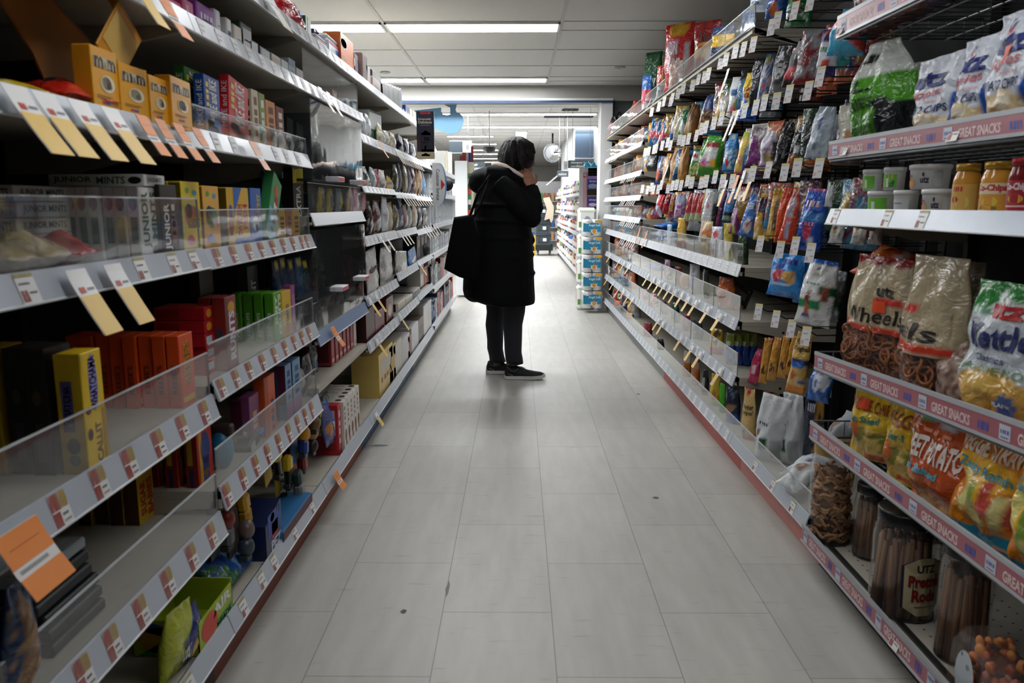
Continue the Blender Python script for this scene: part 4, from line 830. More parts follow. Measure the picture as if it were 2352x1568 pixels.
for u0, u1, n, z, k in ((905, 955, 11, (1.388, 1.430), 'w'), (918, 1003, 15, (1.165, 1.197), 'w'), (971, 1000, 6, (.940, .978), 'w')):
    for i in range(n): tag(shelf_tag(LEFT, Yof(u0 + (u1 - u0) * i / (n - 1), XL, z[0]), *z, k, .13, .075, .035), 'thin cream price strip', 'in the dense row on the %s chocolate rail' % ('upper' if z[0] > 1.3 else 'middle' if z[0] > 1 else 'lower'), 'price tag', 'cream price strips on the chocolate rails')
for u, z in ((872, (.942, .984)), (884, (.942, .984)), (918, (.94, .978)), (925, (.94, .978)), (932, (.94, .978)), (848, (.675, .717)), (862, (.675, .717)), (963, (.70, .742)), (865, (.462, .506)), (919, (.47, .512)), (868, (1.388, 1.43))):
    tag(shelf_tag(LEFT, Yof(u, XL, z[0]), *z, 'y' if z[0] < .8 else ('o' if z[0] > 1.2 else 'w'), .12, .07, .04), {'y': 'yellow', 'o': 'orange', 'w': 'cream'}['y' if z[0] < .8 else ('o' if z[0] > 1.2 else 'w')] + ' price strip', 'hanging from the %s chocolate rail' % ('first' if z[0] > 1.2 else 'third' if z[0] > .9 else 'fourth' if z[0] > .6 else 'fifth'), 'price tag', 'price strips on the chocolate rails')
for i, Y in enumerate([4.7 + .1 * k for k in range(6)]): tag(shelf_tag(LEFT, Y, 1.63, 1.674, 'w', .11, .06, .035), 'cream price strip', 'hanging from the top rail beside the navy sign', 'price tag', 'price strips on the top rail')
# --- clear acrylic cases in the third bay
def acase(u0, u1, zb, zt, look, where, nd):
    Y0, Y1 = u0, u1; w = (Y1 - Y0) / 2; h = zt - zb
    t = empty('acrylic_display_case', (XL - .0, (Y0 + Y1) / 2, zb), LEFT)
    b = MB(); b.box(-w, w, .004, .007, 0, h, ACRM); b.build('front_panel', t)
    for s_ in (-1, 1):
        b = MB(); b.box(s_ * w - (.003 if s_ > 0 else 0), s_ * w + (.003 if s_ < 0 else 0), .007, .30, 0, h, ACR); b.build('side_panel', t)
    b = MB(); b.box(-.001, .001, .0075, .3, 0, h, mat('55585c', .3)); b.build('divider', t)
    b = MB(); b.box(-w, w, .007, .3, 0, .008, mat('4a4c50', .4)); b.build('case_floor', t)
    for k in range(2):
        b = MB(); x = -w + w * (k + .75); b.box(x - .05, x + .05, -.02, .01, .006, .024, mat('d8d8dc', .35), .002); b.box(x - .048, x + .048, -.021, -.02, .008, .022, mat('d05a60', .4)); b.build('case_latch', t)
    tag(t, look, where, 'display case', 'acrylic cases in the third bay')
acase(2.616, 3.452, 1.200, 1.462, 'upper clear acrylic display case', 'in the third candy bay', 1)
acase(2.616, 3.452, .800, 1.040, 'lower clear acrylic display case with dim goods inside', 'in the third candy bay', 1)
for i, (u, c, h) in enumerate(((725, '26343c', .05), (745, '2c3a44', .05), (775, '1d2a30', .06), (800, '33363a', .04))):
    o = carton('gum_box', .10, .06, h, c, [('r', .1, .9, .2, .6, '3c5058')]); o.location = (XL - .05, Yof(u, XL - .05, 1.12), 1.11); o.rotation_euler = (0, 0, LEFT); tag(o, 'dark teal gum box', 'inside the upper acrylic case', 'gum box', 'gum inside the cases')
for i, (u, c, h, z) in enumerate(((722, '24402f', .29, .71), (740, '5a1f28', .20, .71), (757, '4a1a22', .24, .71), (775, '521c24', .22, .71), (795, '3f161c', .18, .71), (815, '5c2028', .16, .71))):
    o, _ = bag('candy_bag', .12, h, .05, c, [('e', 0, .6, .5, .14, 'a8585c') if i else ('t', '~', -.3, .3, .2, .7, '6a8a72', 90), ('n', .1, .9, '2a1014', 3, .2)], 110 + i); o.location = (XL - .10, Yof(u, XL - .1, .8), z); o.rotation_euler = (.05, 0, LEFT); tag(o, ['dark green', 'wine red', 'maroon', 'deep red', 'dim red', 'russet'][i] + ' candy bag', 'inside the lower acrylic case', 'candy bag', 'bags inside the cases')
# pink-and-white bag and small packs on the rail between the cases
for i, (u, c, c2) in enumerate(((735, 'c8b01c', '3a3c20'), (755, 'd0b82a', '5a6a78'), (775, '8a8c90', 'c4b020'), (800, 'c8a81e', '4a5058'), (815, 'e8a0b4', 'f0e8ea'), (832, 'd8a8b0', 'b8303c'))):
    o, _ = bag('gum_bag', .09, .10, .03, c, [('e', 0, .5, .5, .25, c2)], 120 + i); o.location = (XL - .045, Yof(u, XL - .045, 1.08), 1.086); o.rotation_euler = (.08, 0, LEFT); tag(o, ['yellow and black', 'yellow and grey', 'grey and yellow', 'amber and grey', 'pink and white', 'rosy'][i] + ' gum bag', 'behind the guard between the acrylic cases', 'gum bag', 'gum bags between the cases')
for i, (u, c) in enumerate(((800, '4a5a5c'), (770, 'c8683a'), (815, '3f8a88'))):
    o = carton('gum_box', .08, .04, .06, c, [('r', .2, .8, .2, .8, 'c8ccc8')]); o.location = (XL - .05, Yof(u, XL - .05, 1.5), 1.503); o.rotation_euler = (0, 0, LEFT); tag(o, ['grey', 'orange', 'teal'][i] + ' gum box', 'behind the clear guard of the second shelf', 'gum box', 'gum on the second candy shelf')
# peg cards and dark boxes under the lower case
for i, (u, v0, v1, c, look) in enumerate(((738, 800, 880, '101520', 'black hanging pouch with a pale globe print'), (712, 800, 880, '15161a', 'plain black hanging pouch'), (700, 822, 870, 'b8b0a4', 'pale hanging card'))):
    z0 = Zof(v1, XL - .06, 2.75); z1 = Zof(v0, XL - .06, 2.75)
    o, _ = bag('gum_pouch', .12, z1 - z0, .025, c, [('e', .1, .42, .5, .26, '8a98a0'), ('e', .15, .42, .25, .13, '2a6aa0'), ('e', .5, .6, .2, .1, '4a9a6a')] if i == 0 else [('n', .1, .9, '2a2c30', 3, .2)], 130 + i); o.location = (XL - .06 - .03 * (i == 0), 2.72 + (.12 if i == 0 else -.09 * i), z0); o.rotation_euler = (0, 0, LEFT); tag(o, look, 'under the blue-grey rail', 'gum pouch', 'hanging pouches under the cases')
# --- third bay bottom and chocolate bays
for i in range(5):
    u0 = 834 + 0 * i
    o = carton('cookie_box', .055, .22, .20, 'e4ddd4', [('t', '~', .2, .5, .5, .9, '8a5a40', 90, .02), ('e', .5, .3, .3, .12, '7a3a24'), ('e', .6, .14, .2, .06, '8a4a2c')], [('r', .1, .9, .2, .9, '2f2724')], -1, None, top=[('e', .5, .12, .3, .06, '4a2a1c'), ('r', .3, .7, .25, .6, 'c4bcb0')])
    o.location = (XL - .02, 3.02 + .062 * i, SH[7]); o.rotation_euler = (0, 0, LEFT); o['category'] = 'cookie box'; o['group'] = 'white cookie boxes on the bottom deck'; o['label'] = 'white thin cookie box with brown discs on the bottom deck, %s of five' % ORD[i]
for i in range(8):
    o = carton('chocolate_box', .20, .20, .035, '5a1c1e', [('r', .05, .95, .4, .5, 'a88a80')], [('r', .05, .95, .05, .16, 'b09890')], -1)
    o.location = (XL - .17, 2.85, SH[7] + .001 + .036 * i); o.rotation_euler = (0, 0, LEFT); o['category'] = 'chocolate box'; o['group'] = 'dark red boxes stacked under the cases'; o['label'] = 'flat dark red chocolate box stacked under the cases, %s from the bottom' % ORD[i]
o = carton('cookie_box', .05, .12, .20, 'c02830', [('t', '~', .2, .7, .2, .9, 'f0d8d8', 90, .03)], [('r', .1, .9, .4, .9, 'e0b8b4'), ('r', .1, .9, .1, .35, 'a01c24')], -1); o.location = (XL - .03, 2.96, SH[7]); o.rotation_euler = (0, 0, LEFT); tag(o, 'red and pink cookie box', 'beside the white cookie boxes on the bottom deck', 'cookie box')
for i, (u0, u1, vt, c, d, look) in enumerate(((872, 904, 800, 'e0c06a', .14, 'large yellow chocolate box'), (896, 910, 792, 'd8b25a', .12, 'mustard chocolate box'), (905, 924, 785, 'e4dfd0', .10, 'cream chocolate box'), (924, 942, 772, 'dcdad6', .10, 'white chocolate box'), (938, 946, 770, '9a5a4a', .1, 'rust chocolate box'), (946, 962, 745, 'e2e4e6', .1, 'white and grey chocolate box'), (962, 974, 730, '6a5a4c', .1, 'brown chocolate box'), (974, 984, 700, 'e8e6e4', .1, 'tall white chocolate box'), (984, 992, 690, 'dcdcdc', .1, 'pale tall box'), (992, 1000, 688, '2a6ab0', .08, 'blue tall box'))):
    stand(LEFT, u0, u1, vt, SH[7], .03, box(c, d, [('r', .15, .85, .5, .8, 'cfc8b8'), ('t', '~', .1, .9, .3, .42, '8a6a2c')] if i == 0 else [('r', .15, .85, .3, .7, c)], [('r', .1, .9, .1, .9, c)], name='chocolate_box'), look, 'on the bottom deck of the chocolate bays', 'chocolate box', 'chocolate boxes on the bottom deck', lean=.0)
for i, (u0, u1, vt, c, art, look) in enumerate(((842, 862, 706, '4a1418', [], 'dark red chocolate box'), (862, 884, 712, '6a2028', [], 'wine red chocolate box'), (888, 904, 682, '5a2420', [('e', .5, .5, .3, .25, 'e0c8b8')], 'brown chocolate box with a round photo'), (915, 932, 690, 'ddd6c6', [('r', .1, .9, .2, .8, 'cfc6b2')], 'cream window box'), (933, 948, 680, 'e0dace', [('r', .1, .9, .2, .8, 'd4ccba')], 'pale cream window box'), (950, 965, 664, 'c8c4be', [('r', .1, .9, .5, .9, '8a8c90')], 'grey window box'))):
    stand(LEFT, u0, u1, vt, {0: .494, 1: .494, 2: .494}.get(i, .5), .03, box(c, .16, art, [('r', .1, .9, .1, .9, '2a1412')], name='chocolate_box'), look, 'on the fifth chocolate shelf', 'chocolate box', 'chocolate boxes on the fifth shelf')
for i in range(7):
    o = carton('chocolate_box', .05, .1, .13, 'a8323c' if i < 6 else 'e8d4cc', [('r', .1, .9, .1, .2, 'd8b8a8')], [('r', .1, .9, .1, .9, '5a1a20')], -1); o.location = (XL - .05, 2.98 + .07 * i, .51); o.rotation_euler = (0, 0, LEFT); tag(o, 'dark red chocolate box' if i < 6 else 'pale pink chocolate box', 'in the row under the blue-grey rail', 'chocolate box', 'red boxes under the blue-grey rail')
b = MB(); b.box(-.40, .46, .012, .42, 0, .018, BEIGE); tag(b.build('wire_tray', loc=(XL, 3.0, .488), rot=(0, 0, LEFT)), 'beige tray shelf holding the red boxes', 'under the blue-grey rail', 'tray')
# pouches and bars, chocolate bays
rows = [(.705, 568, [(842, 868, 570, 'd8d6d4', 'ark', 'white chocolate pouch with brown lettering'), (872, 902, 566, 'd4d2d2', '~', 'white chocolate pouch with a dark heart and red base'), (906, 935, 576, 'a8a49c', '', 'grey clear chocolate pouch'), (936, 956, 570, '1f74b8', '', 'rounded blue chocolate tin')]),
        (.972, 455, [(843, 852, 462, '20161a', '', 'black chocolate pouch'), (855, 875, 460, '5a2a28', '', 'brown chocolate pouch with a white heart'), (876, 890, 452, 'c8ccd4', '', 'white tall chocolate pouch'), (890, 902, 464, 'd8c8a4', '', 'cream slanted chocolate pouch'), (903, 912, 470, '6a5c3c', '', 'olive chocolate pouch'), (913, 924, 455, '2f4a8c', '', 'blue chocolate pouch'), (925, 934, 470, 'a87a78', '', 'dusty pink pouch'), (935, 944, 468, 'b4bcc0', '', 'grey and teal pouch'), (946, 956, 470, 'd0b89c', '', 'tan pouch'), (958, 968, 472, '1c2038', '', 'dark navy pouch'), (970, 980, 478, '2a2a30', '', 'charcoal pouch')]),
        (1.19, 375, [(830, 842, 382, '24403c', '', 'dark green candy pack'), (832, 848, 404, 'c0242c', '', 'shiny red candy pack'), (848, 858, 384, '8aa4a8', '', 'grey-green candy pack'), (858, 868, 388, 'c85a6c', '', 'pink candy pack'), (869, 884, 390, 'd8ccd0', '', 'white candy pack'), (887, 900, 405, 'e2bc62', '', 'yellow candy pack'), (903, 912, 378, '4a4a30', '', 'olive gold pouch'), (914, 922, 372, '5a6a8a', '', 'steel blue pouch'), (924, 934, 378, '7a6a3c', '', 'gold pouch'), (936, 943, 380, '98a4b4', '', 'silver pouch'), (944, 952, 385, '6a1c20', '', 'deep red pouch'), (954, 960, 385, 'd0a878', '', 'tan pouch'), (961, 967, 388, 'c89a70', '', 'caramel pouch'), (968, 974, 392, '5aa4d8', '', 'light blue pouch')]),
        (1.418, 255, [(824, 836, 258, 'c8ccd4', '', 'silver gum card'), (838, 848, 262, 'd4d8dc', '', 'white gum card'), (866, 878, 285, 'e0d8b8', '', 'cream card with a loop'), (880, 892, 300, 'd8d4cc', '', 'white card with a loop'), (895, 906, 305, 'd4ccae', '', 'cream carton'), (912, 925, 310, '14183a', '', 'navy pouch'), (927, 938, 318, '1a2048', '', 'dark navy pouch'), (940, 952, 328, '20264e', '', 'indigo pouch')])]
for z, v_, its in rows:
    for k, (u0, u1, vt, c, t, look) in enumerate(its):
        art = [('e', .1, .35, .5, .2, 'e0dcd8'), ('n', .1, .9, '9a948c', 3, .25)]
        if t == 'ark': art = [('t', 'dark', -.8, .6, .5, .66, '4a2a20', 0, .03), ('e', .3, .25, .4, .12, '3a2420'), ('r', -.9, .0, .1, .3, 'e6e4e2')]
        if t == 'DOVE': art = [('t', '~', -.6, .6, .72, .8, '3a2420'), ('e', 0, .5, .5, .18, '231a1c'), ('b', 0, .3, 'c43044')]
        stand(LEFT, u0, u1, vt, z, .035 + .015 * (k % 2), lambda w, h: bag('chocolate_pouch', w, h, .04, c, art, 200 + k + int(z * 50), 'stand' if z < .8 else 'pillow', nx=8, nz=12), look, 'on the %s chocolate shelf' % {.705: 'fourth', .972: 'third', 1.19: 'second', 1.418: 'first'}[z], 'chocolate pouch', 'pouches in the chocolate bays', lean=.06 * ((k % 3) - 1))
for i in range(7):
    stand(LEFT, 850 + 4 * i, 853.7 + 4 * i, 252 + 1.5 * i, 1.418, .05, lambda w, h: carton('mint_carton', w, .06, h, 'e4e6e4', [('r', 0, 1, .0, .45, '1f5a3a'), ('r', 0, 1, .94, 1, '1f4a30')], [('r', .05, .95, 0, .4, '2a7a4a')], -1), 'white mint carton with a green base', 'on the first chocolate shelf', 'mint carton', 'white and green mint cartons')
o, _ = bag('candy_bag', .22, .2, .08, 'd8281c', [('n', .1, .9, 'f06a4a', 3, .1), ('e', .4, .3, .2, .15, '8a5a2c')], 220, 'pillow'); o.location = (XL - .06, Yof(848, XL - .05, .7), .712); o.rotation_euler = (-.5, 0, LEFT); tag(o, 'crumpled glossy red candy bag slumped on its side', 'on the fourth chocolate shelf', 'candy bag')
random.seed(5)
for (z, u0, u1, v0) in ((.52, 966, 1000, 640), (.735, 958, 1000, 590)):
    u = u0; k = 0
    while u < u1:
        w = random.uniform(6, 10); c = random.choice(['1c1c20', '5a2a24', '2a3a6a', 'c8c4bc', '8a2028', 'dcd8d0', '2f2a28', '6a5a3c', 'b04030']); hh = random.uniform(.13, .2)
        stand(LEFT, u, u + w - .8, None, z, .05, lambda w_, h_: carton('chocolate_box', w_, .1, h_, c, [('r', .2, .8, .5, .8, 'a89a88')]), {'1c1c20': 'black', '5a2a24': 'brown', '2a3a6a': 'navy', 'c8c4bc': 'pale grey', '8a2028': 'crimson', 'dcd8d0': 'off-white', '2f2a28': 'charcoal', '6a5a3c': 'olive', 'b04030': 'brick-red'}[c] + ' upright chocolate box', 'far along the candy side, %s' % ('low deck' if z < .3 else 'fifth shelf' if z < .6 else 'fourth shelf'), 'chocolate box', 'far chocolate boxes', h=hh); u += w; k += 1
b = MB(); b.ball((0, 0, .05), (.075, .06, .055), mat('0e0e10', .5), 16, 10); tag(b.build('candy_tub', loc=(XL - .08, Yof(966, XL - .08, .74), .736)), 'rounded black candy tub', 'behind the fourth chocolate shelf rail', 'tub')
# tall navy chocolate strip held out from the rail
px0, px1 = at_y(956, 255, 4.9), at_y(998, 365, 4.9)
w = px1.x - px0.x; h = px0.z - px1.z
b = MB(); b.box(0, w, 0, .02, 0, h, mat('14183a', .35), .003); o = b.build('chocolate_display_strip', loc=(px0.x, 4.9, px1.z))
p = MB(); P = lambda a, c: (w * a, -.0008, h * c)
for it in [('r', .0, 1, .0, .15, 'c9bc9c'), ('r', .22, 1, .15, .68, '0d1028'), ('r', 0, .22, .15, .5, '3a2030'), ('r', .22, .8, .94, 1, 'c4303a'), ('t', 'NEW LOOK!', .3, .7, .955, .985, 'f4dcdc'), ('t', 'Intensely', .1, .85, .80, .86, 'd8cdb4', 0, .02), ('t', 'Delicious', .1, .88, .74, .80, 'd8cdb4', 0, .02), ('r', .2, .75, .70, .712, '8a86a0'),
           ('p', [(.28, .54), (.5, .6), (.78, .54)], 'a8b4d8'), ('r', .26, .8, .50, .54, '3a6ab8'), ('t', '72%', .42, .72, .38, .46, 'f0f0f4', 0, .03), ('r', .35, .7, .34, .35, '8a86a0'), ('p', [(.4, .2), (.5, .2), (.56, .28), (.46, .28)], '6a3c34'), ('r', .25, .95, .15, .2, '3a2a7a'), ('r', .26, .74, .06, .1, '4a5470'), ('p', [(.36, .1), (.5, .13), (.64, .1)], '4a5470')]: p.mark(it, P)
p.build('front_print', o); tag(o, 'tall navy chocolate sign with pale lettering and a number', 'standing out from the chocolate shelves', 'display sign')
# ================================================================ snack side
HK = [1.742, 1.482, 1.236, .982, .715]
HW = ['on the top snack hook row', 'on the second snack hook row', 'on the third snack hook row', 'on the fourth snack hook row', 'on the lowest snack hook row']
def hook_proto():
    b = MB(); b.tube([(0, .40, 0), (0, .02, 0), (0, -.004, .012)], .0024, WIREB, 6); b.tube([(0, .40, .028), (0, .0, .028), (0, -.012, .026)], .0016, WIREB, 6); b.box(-.02, .02, .395, .402, -.02, .05, WIREB, .002)
    r = b.build('peg_hook'); p = MB(); put = lambda a, t: (a * .030 - .015, -.003 - .014 * (1 - t), .03 - .060 * (1 - t))
    for it in [('r', 0, 1, 0, 1, 'e9e7e8'), ('r', 0, 1, .86, 1, 'e9dc9a'), ('r', .08, .34, .1, .3, 'dcb4ae'), ('r', .5, .9, .3, .36, 'b4b2b8'), ('r', .15, .7, .6, .66, 'b4b2b8')]:
        it2 = it; p.mark(it2, (lambda k: (lambda a, t: tuple(c - (.0006 * k if j == 1 else 0) for j, c in enumerate(put(a, t)))))(0 if it[1] == 0 and it[4] == 1 and it[3] == 0 else 1))
    q = p.build('price_plate', r); q.location = (0, -.011, 0); q.rotation_euler = (0, 0, .62); return r
HP = hook_proto(); first = True
random.seed(11)
for k, z in enumerate(HK):
    Y = 2.44
    while Y < (5.86 if k < 3 else 3.05 if k == 3 else 3.02):
        if k == 0 and Y > 5.5: break
        o = HP if first else dup(HP); first = False
        o.location = (XR + .025 + random.uniform(-.012, .012), Y, z + random.uniform(-.016, .016)); o.rotation_euler = (0, 0, RIGHT + random.uniform(-.12, .12))
        tag(o, 'black peg hook with a white price plate', HW[k], 'peg hook', 'peg hooks of the snack wall'); Y += (.14 if k < 3 else .15) + random.uniform(-.012, .03)
LONG = [(1662, 225), (1690, 300), (1712, 345), (1620, 400)]
for u, v in ((1675, 290), (1690, 275), (1530, 395), (1512, 325)):
    p = at_x(u, v, XR + .0); tag(shelf_tag(RIGHT, p.y, p.z, p.z + .045, 'w', .16, .05, .036, X=XR + .012), 'long cream price strip', 'hanging between hooks on the snack wall', 'price tag', 'long strips among the hooks')
for u, v, k in ((1664, 435, 'y'), (1690, 425, 'o'), (1705, 415, 'y'), (1724, 418, 'y'), (1668, 180, 'w'), (1468, 535, 'o'), (1483, 545, 'o')):
    p = at_x(u, v, XR); tag(shelf_tag(RIGHT, p.y, p.z, p.z + .045, k, .19, .05, .04, X=XR + .01), {'y': 'yellow and white', 'o': 'orange', 'w': 'cream'}[k] + ' long price strip', 'on the third hook row' if v > 400 and v < 500 else 'on the first guarded shelf' if v > 500 else 'on the top hook row', 'price tag', 'long strips among the hooks')
TILT = .13
def hang(u0, u1, v0, v1, c, art, look, row, yaw=.8, X=.99, d=.075, style='pillow', where=None, kind='gloss', seed=None, lean=0.0, cat='candy bag', name='candy_bag', nx=12, nz=16, back=None, wk=1.05):
    uc = (u0 + u1) / 2; Y = Yof(uc, X, 1.1)
    z0, z1 = Zof(v1, X, Y), Zof(v0, X, Y); w = (u1 - u0) * Y / 1800 * wk
    o, put = bag(name, w, z1 - z0, min(d, w * .7), c, art, int(seed if seed is not None else u0 + v0), style, nx, nz, kind, back, pinch=.52 + .3 * abs(math.sin(u0 * 1.3)))
    o.location = (X - TILT * (z1 - z0) * .5, Y, z0); o.rotation_euler = (Matrix.Rotation(TILT + lean + .05 * math.sin(u0), 3, 'Y') @ Matrix.Rotation(RIGHT + yaw, 3, 'Z')).to_euler()
    tag(o, look, where or HW[row], cat, 'hanging bags of the snack wall' if row is not None else 'bags on the snack shelves'); return o
W_ = 'ece9e4'
# top row
hang(1782, 1842, -40, 62, '1d6a34', [('r', -.2, .4, .3, .9, 'b0303a'), ('n', 0, .5, 'cfd8d0', 3, .3)], 'glossy green and red bag', 0)
hang(1735, 1782, -30, 45, '1f4f9a', [('e', 0, .3, .5, .2, 'c86a3a'), ('n', .3, 1, '2f6fc0', 3, .1)], 'dark blue bag with orange spots', 0)
hang(1698, 1738, -15, 28, 'a8b8cc', [('t', '~', -.5, .5, .3, .4, '3a4a6a')], 'pale blue and white bag', None, where='on the top shelf of the snack side, nearest the camera', cat='snack bag')
hang(1880, 1962, 18, 128, '4bb4dc', [('s', .35, .6, 'd8433c', .35), ('e', -.1, .42, .45, .16, 'e6dfe2'), ('t', '~', -.3, .6, .72, .80, 'c83c44'), ('b', 0, .1, '3aa0c8')], 'turquoise bag with a red candy stick', 0, X=.96)
hang(1920, 1985, 12, 120, '2f86b8', [('n', .1, .9, '2470a0', 3, .1)], 'darker turquoise bag behind the first', 0, X=1.06)
hang(1882, 1945, 105, 158, '2aa8a4', [('n', .1, .9, '1c8a8c', 3, .1)], 'teal bag hanging below the turquoise ones', 0, X=1.03)
hang(1857, 1902, 66, 178, '3d2f6c', [('b', .2, .72, 'e6e4ec'), ('t', '~', -.6, .4, .5, .6, '4a9a5a'), ('e', .1, .28, .5, .08, 'd0503c'), ('e', -.4, .92, .2, .05, 'd85a2c')], 'purple and white pouch', 0, X=.965, kind='matte')
hang(1786, 1852, 92, 202, '3b3a3e', [('b', .0, .14, '241c1c'), ('r', -.9, .9, .14, .38, 'c84a52'), ('t', '~', -.4, .5, .56, .66, 'a8a8ac'), ('b', .88, 1, '9aa4a4'), ('t', '~', -.3, .5, .2, .28, 'f0d8d8')], 'charcoal pouch with a red lower band', 0, d=.08, kind='matte')
hang(1756, 1796, 104, 222, '4c4c50', [('t', '~', -.2, .3, .3, .8, 'c8c8cc', 90), ('b', 0, .2, '8a8c90'), ('e', .5, .5, .2, .14, 'd8d8dc')], 'grey foil pouch with upright lettering', 0, kind='foil')
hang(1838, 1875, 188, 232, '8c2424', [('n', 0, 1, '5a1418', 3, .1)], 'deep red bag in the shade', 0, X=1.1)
hang(1728, 1756, 122, 250, '3a84c0', [('n', 0, .95, 'e0d8e4', 3, .05), ('e', .2, .4, .4, .1, 'd86a7a'), ('b', 0, .12, '2a70c8'), ('e', -.2, .88, .5, .07, 'd0c030')], 'blue and multicoloured bag', 0)
hang(1690, 1734, 166, 278, 'ecc41e', [('b', 0, .3, '2268c8'), ('s', .2, .42, '2268c8', .25), ('t', 'JUICY', -.6, .7, .58, .68, 'b42830', 0, .03), ('t', 'BURST', -.6, .5, .46, .56, 'b42830', 0, .03), ('e', .2, .84, .35, .08, '6a4a1c')], 'yellow and blue bag with red writing', 0)
hang(1664, 1702, 176, 276, 'dfe4e8', [('t', '~', -.5, .3, .55, .7, '3a6ab0'), ('r', .5, 1, .0, .9, '2a8a8c'), ('e', -.1, .2, .5, .12, 'c86a7a'), ('e', .3, .35, .3, .08, 'c8c03c')], 'white bag with a teal edge', 0)
hang(1634, 1664, 188, 288, 'c08a3a', [('n', 0, 1, 'e0b468', 3, .0), ('e', .4, .3, .4, .14, 'c0482c'), ('b', 0, .12, '8a5a24')], 'gold bag with orange print', 0)
hang(1602, 1642, 218, 286, '4c5c92', [('b', 0, .45, '6a4a34'), ('n', 0, .45, 'b49a80', 4, .1), ('r', -.2, .2, .5, 1, '8a9ac8')], 'blue bag with brown lower half', 0)
hang(1566, 1598, 238, 312, '8a5a28', [('e', -.3, .3, .6, .3, 'd8b48c'), ('n', .4, 1, '6a421c', 3, .1)], 'brown paper-like bag', 0, kind='matte')
hang(1552, 1578, 252, 318, '2f7a48', [('e', -.1, .35, .6, .22, 'd8e4d8'), ('n', 0, .3, '5a9a40', 4, .1)], 'green and white bag', 0)
hang(1534, 1558, 254, 322, '2c66b8', [('e', -.2, .42, .6, .2, 'dce4e4')], 'blue bag with a white oval', 0)
for i in range(3): hang(1488 + 13 * i, 1514 + 13 * i, 270 + 3 * i, 336, '225f8e', [('b', .3, .5, 'b82a3a'), ('n', .1, .7, 'c8c0d0', 4, .3), ('e', .1, .96, .4, .05, 'd0c83a')], 'blue bag with a red middle band', 0, seed=7)
hang(1597, 1612, 250, 300, 'a8643c', [('n', 0, 1, 'd0a07a', 4, .1)], 'caramel bag', 0)
# second row
hang(1848, 1898, 243, 366, 'bcc8d4', [('n', .0, .9, '9aa8b8', 3, .15), ('r', -.1, .1, .55, .8, '3a5ab0'), ('e', -.1, .2, .3, .06, '6a7480')], 'pale grey-blue bag with blue writing', 1, X=.965, d=.07)
hang(1888, 1915, 262, 360, 'a8b4be', [('n', .0, .9, '8a98a8', 3, .15)], 'grey-blue bag behind the pale one', 1, X=1.05)
hang(1838, 1905, 352, 392, '8a4a1c', [('n', 0, 1, 'b86a2c', 3, .0)], 'amber brown bag low in the row', 1, X=1.04)
hang(1804, 1838, 300, 388, '1b1a1c', [('b', 0, .32, 'a86a3a'), ('r', -.4, .5, .4, .62, 'd8dce0'), ('n', 0, .3, '8a4a20', 4, .1)], 'black bag with a silver and copper print', 1)
hang(1774, 1812, 278, 388, '161518', [('r', .0, .4, .2, .42, '7a8288'), ('n', .4, .9, '2a282c', 3, .2)], 'plain black bag with a grey patch', 1)
hang(1740, 1782, 300, 386, 'd8d0e4', [('n', 0, .5, 'b08ab8', 3, .0), ('e', .2, .3, .6, .12, 'b0a060'), ('b', .85, 1, 'e8e4ee'), ('r', .5, 1, .2, .7, '4a4048')], 'white and lilac bag', 1)
hang(1710, 1754, 292, 388, '8c3f8c', [('n', .0, .9, '6a2c70', 2.5, .1), ('b', 0, .12, '3a1c40')], 'plum purple bag', 1, d=.07)
hang(1685, 1718, 302, 404, 'e8c860', [('r', .3, 1, .1, .6, '2a5cc0'), ('t', 'OH', -.4, .3, .36, .46, 'e08a9a', 0, .03), ('t', 'MY', -.4, .3, .26, .34, 'e08a9a', 0, .03), ('b', .86, 1, 'c0c83a'), ('b', 0, .12, 'c84a6a')], 'yellow and blue bag with pink writing', 1)
hang(1658, 1692, 306, 396, '3f8ed0', [('n', .0, .6, 'd8e4e0', 3, .0), ('e', -.1, .25, .3, .08, 'c84040'), ('b', .0, .1, '3a90d8'), ('e', .1, .9, .3, .08, 'd8c890')], 'sky-blue and white bag', 1)
hang(1602, 1656, 310, 404, '3f9a28', [('e', .1, .62, .62, .22, 'e8ece4'), ('t', 'HARIBO', -.6, .8, .70, .82, 'b8202c', 0, .04), ('e', .0, .36, .7, .16, 'd8c8d0'), ('e', -.2, .34, .25, .08, 'a04a90'), ('e', .45, .3, .25, .1, 'e8b03a'), ('e', -.4, .26, .3, .05, 'e06a7a'), ('b', 0, .14, '3f8a28'), ('e', .05, .48, .2, .14, 'f4f4f0')], 'bright green gummy bag with red lettering', 1, X=.955)
hang(1598, 1618, 318, 410, '3f8a2c', [('t', '~', -.5, .5, .7, .8, '8a5a2c'), ('n', 0, .45, 'a8603c', 3, .0)], 'green gummy bag partly behind the bright one', 1, X=1.0)
hang(1580, 1606, 342, 408, '3a9050', [('t', 'HAR', -.7, .7, .68, .84, 'c02838', 0, .04), ('b', .58, .9, 'e8e0d8'), ('n', 0, .5, 'e0c890', 3, .0), ('b', .26, .32, 'd0c43a')], 'smaller green gummy bag', 1)
hang(1536, 1566, 338, 424, 'c09058', [('n', .1, .95, 'd8b080', 2, .1)], 'tan paper bag', 1, kind='matte', d=.08)
hang(1556, 1582, 336, 424, 'b07c40', [('n', .1, .95, 'c89a60', 2, .1)], 'darker tan paper bag', 1, kind='matte', d=.08)
hang(1506, 1526, 358, 424, '2f7ac8', [('b', .15, .5, 'e87a5a'), ('e', 0, .7, .4, .12, 'e4ecf0'), ('b', 0, .14, '2a60b0')], 'blue and coral bag', 1)
hang(1520, 1542, 352, 426, 'e09a3a', [('n', .1, .9, 'd8d0c0', 3, .1), ('r', .2, .9, .2, .6, '2a3c2a')], 'orange and white bag', 1)
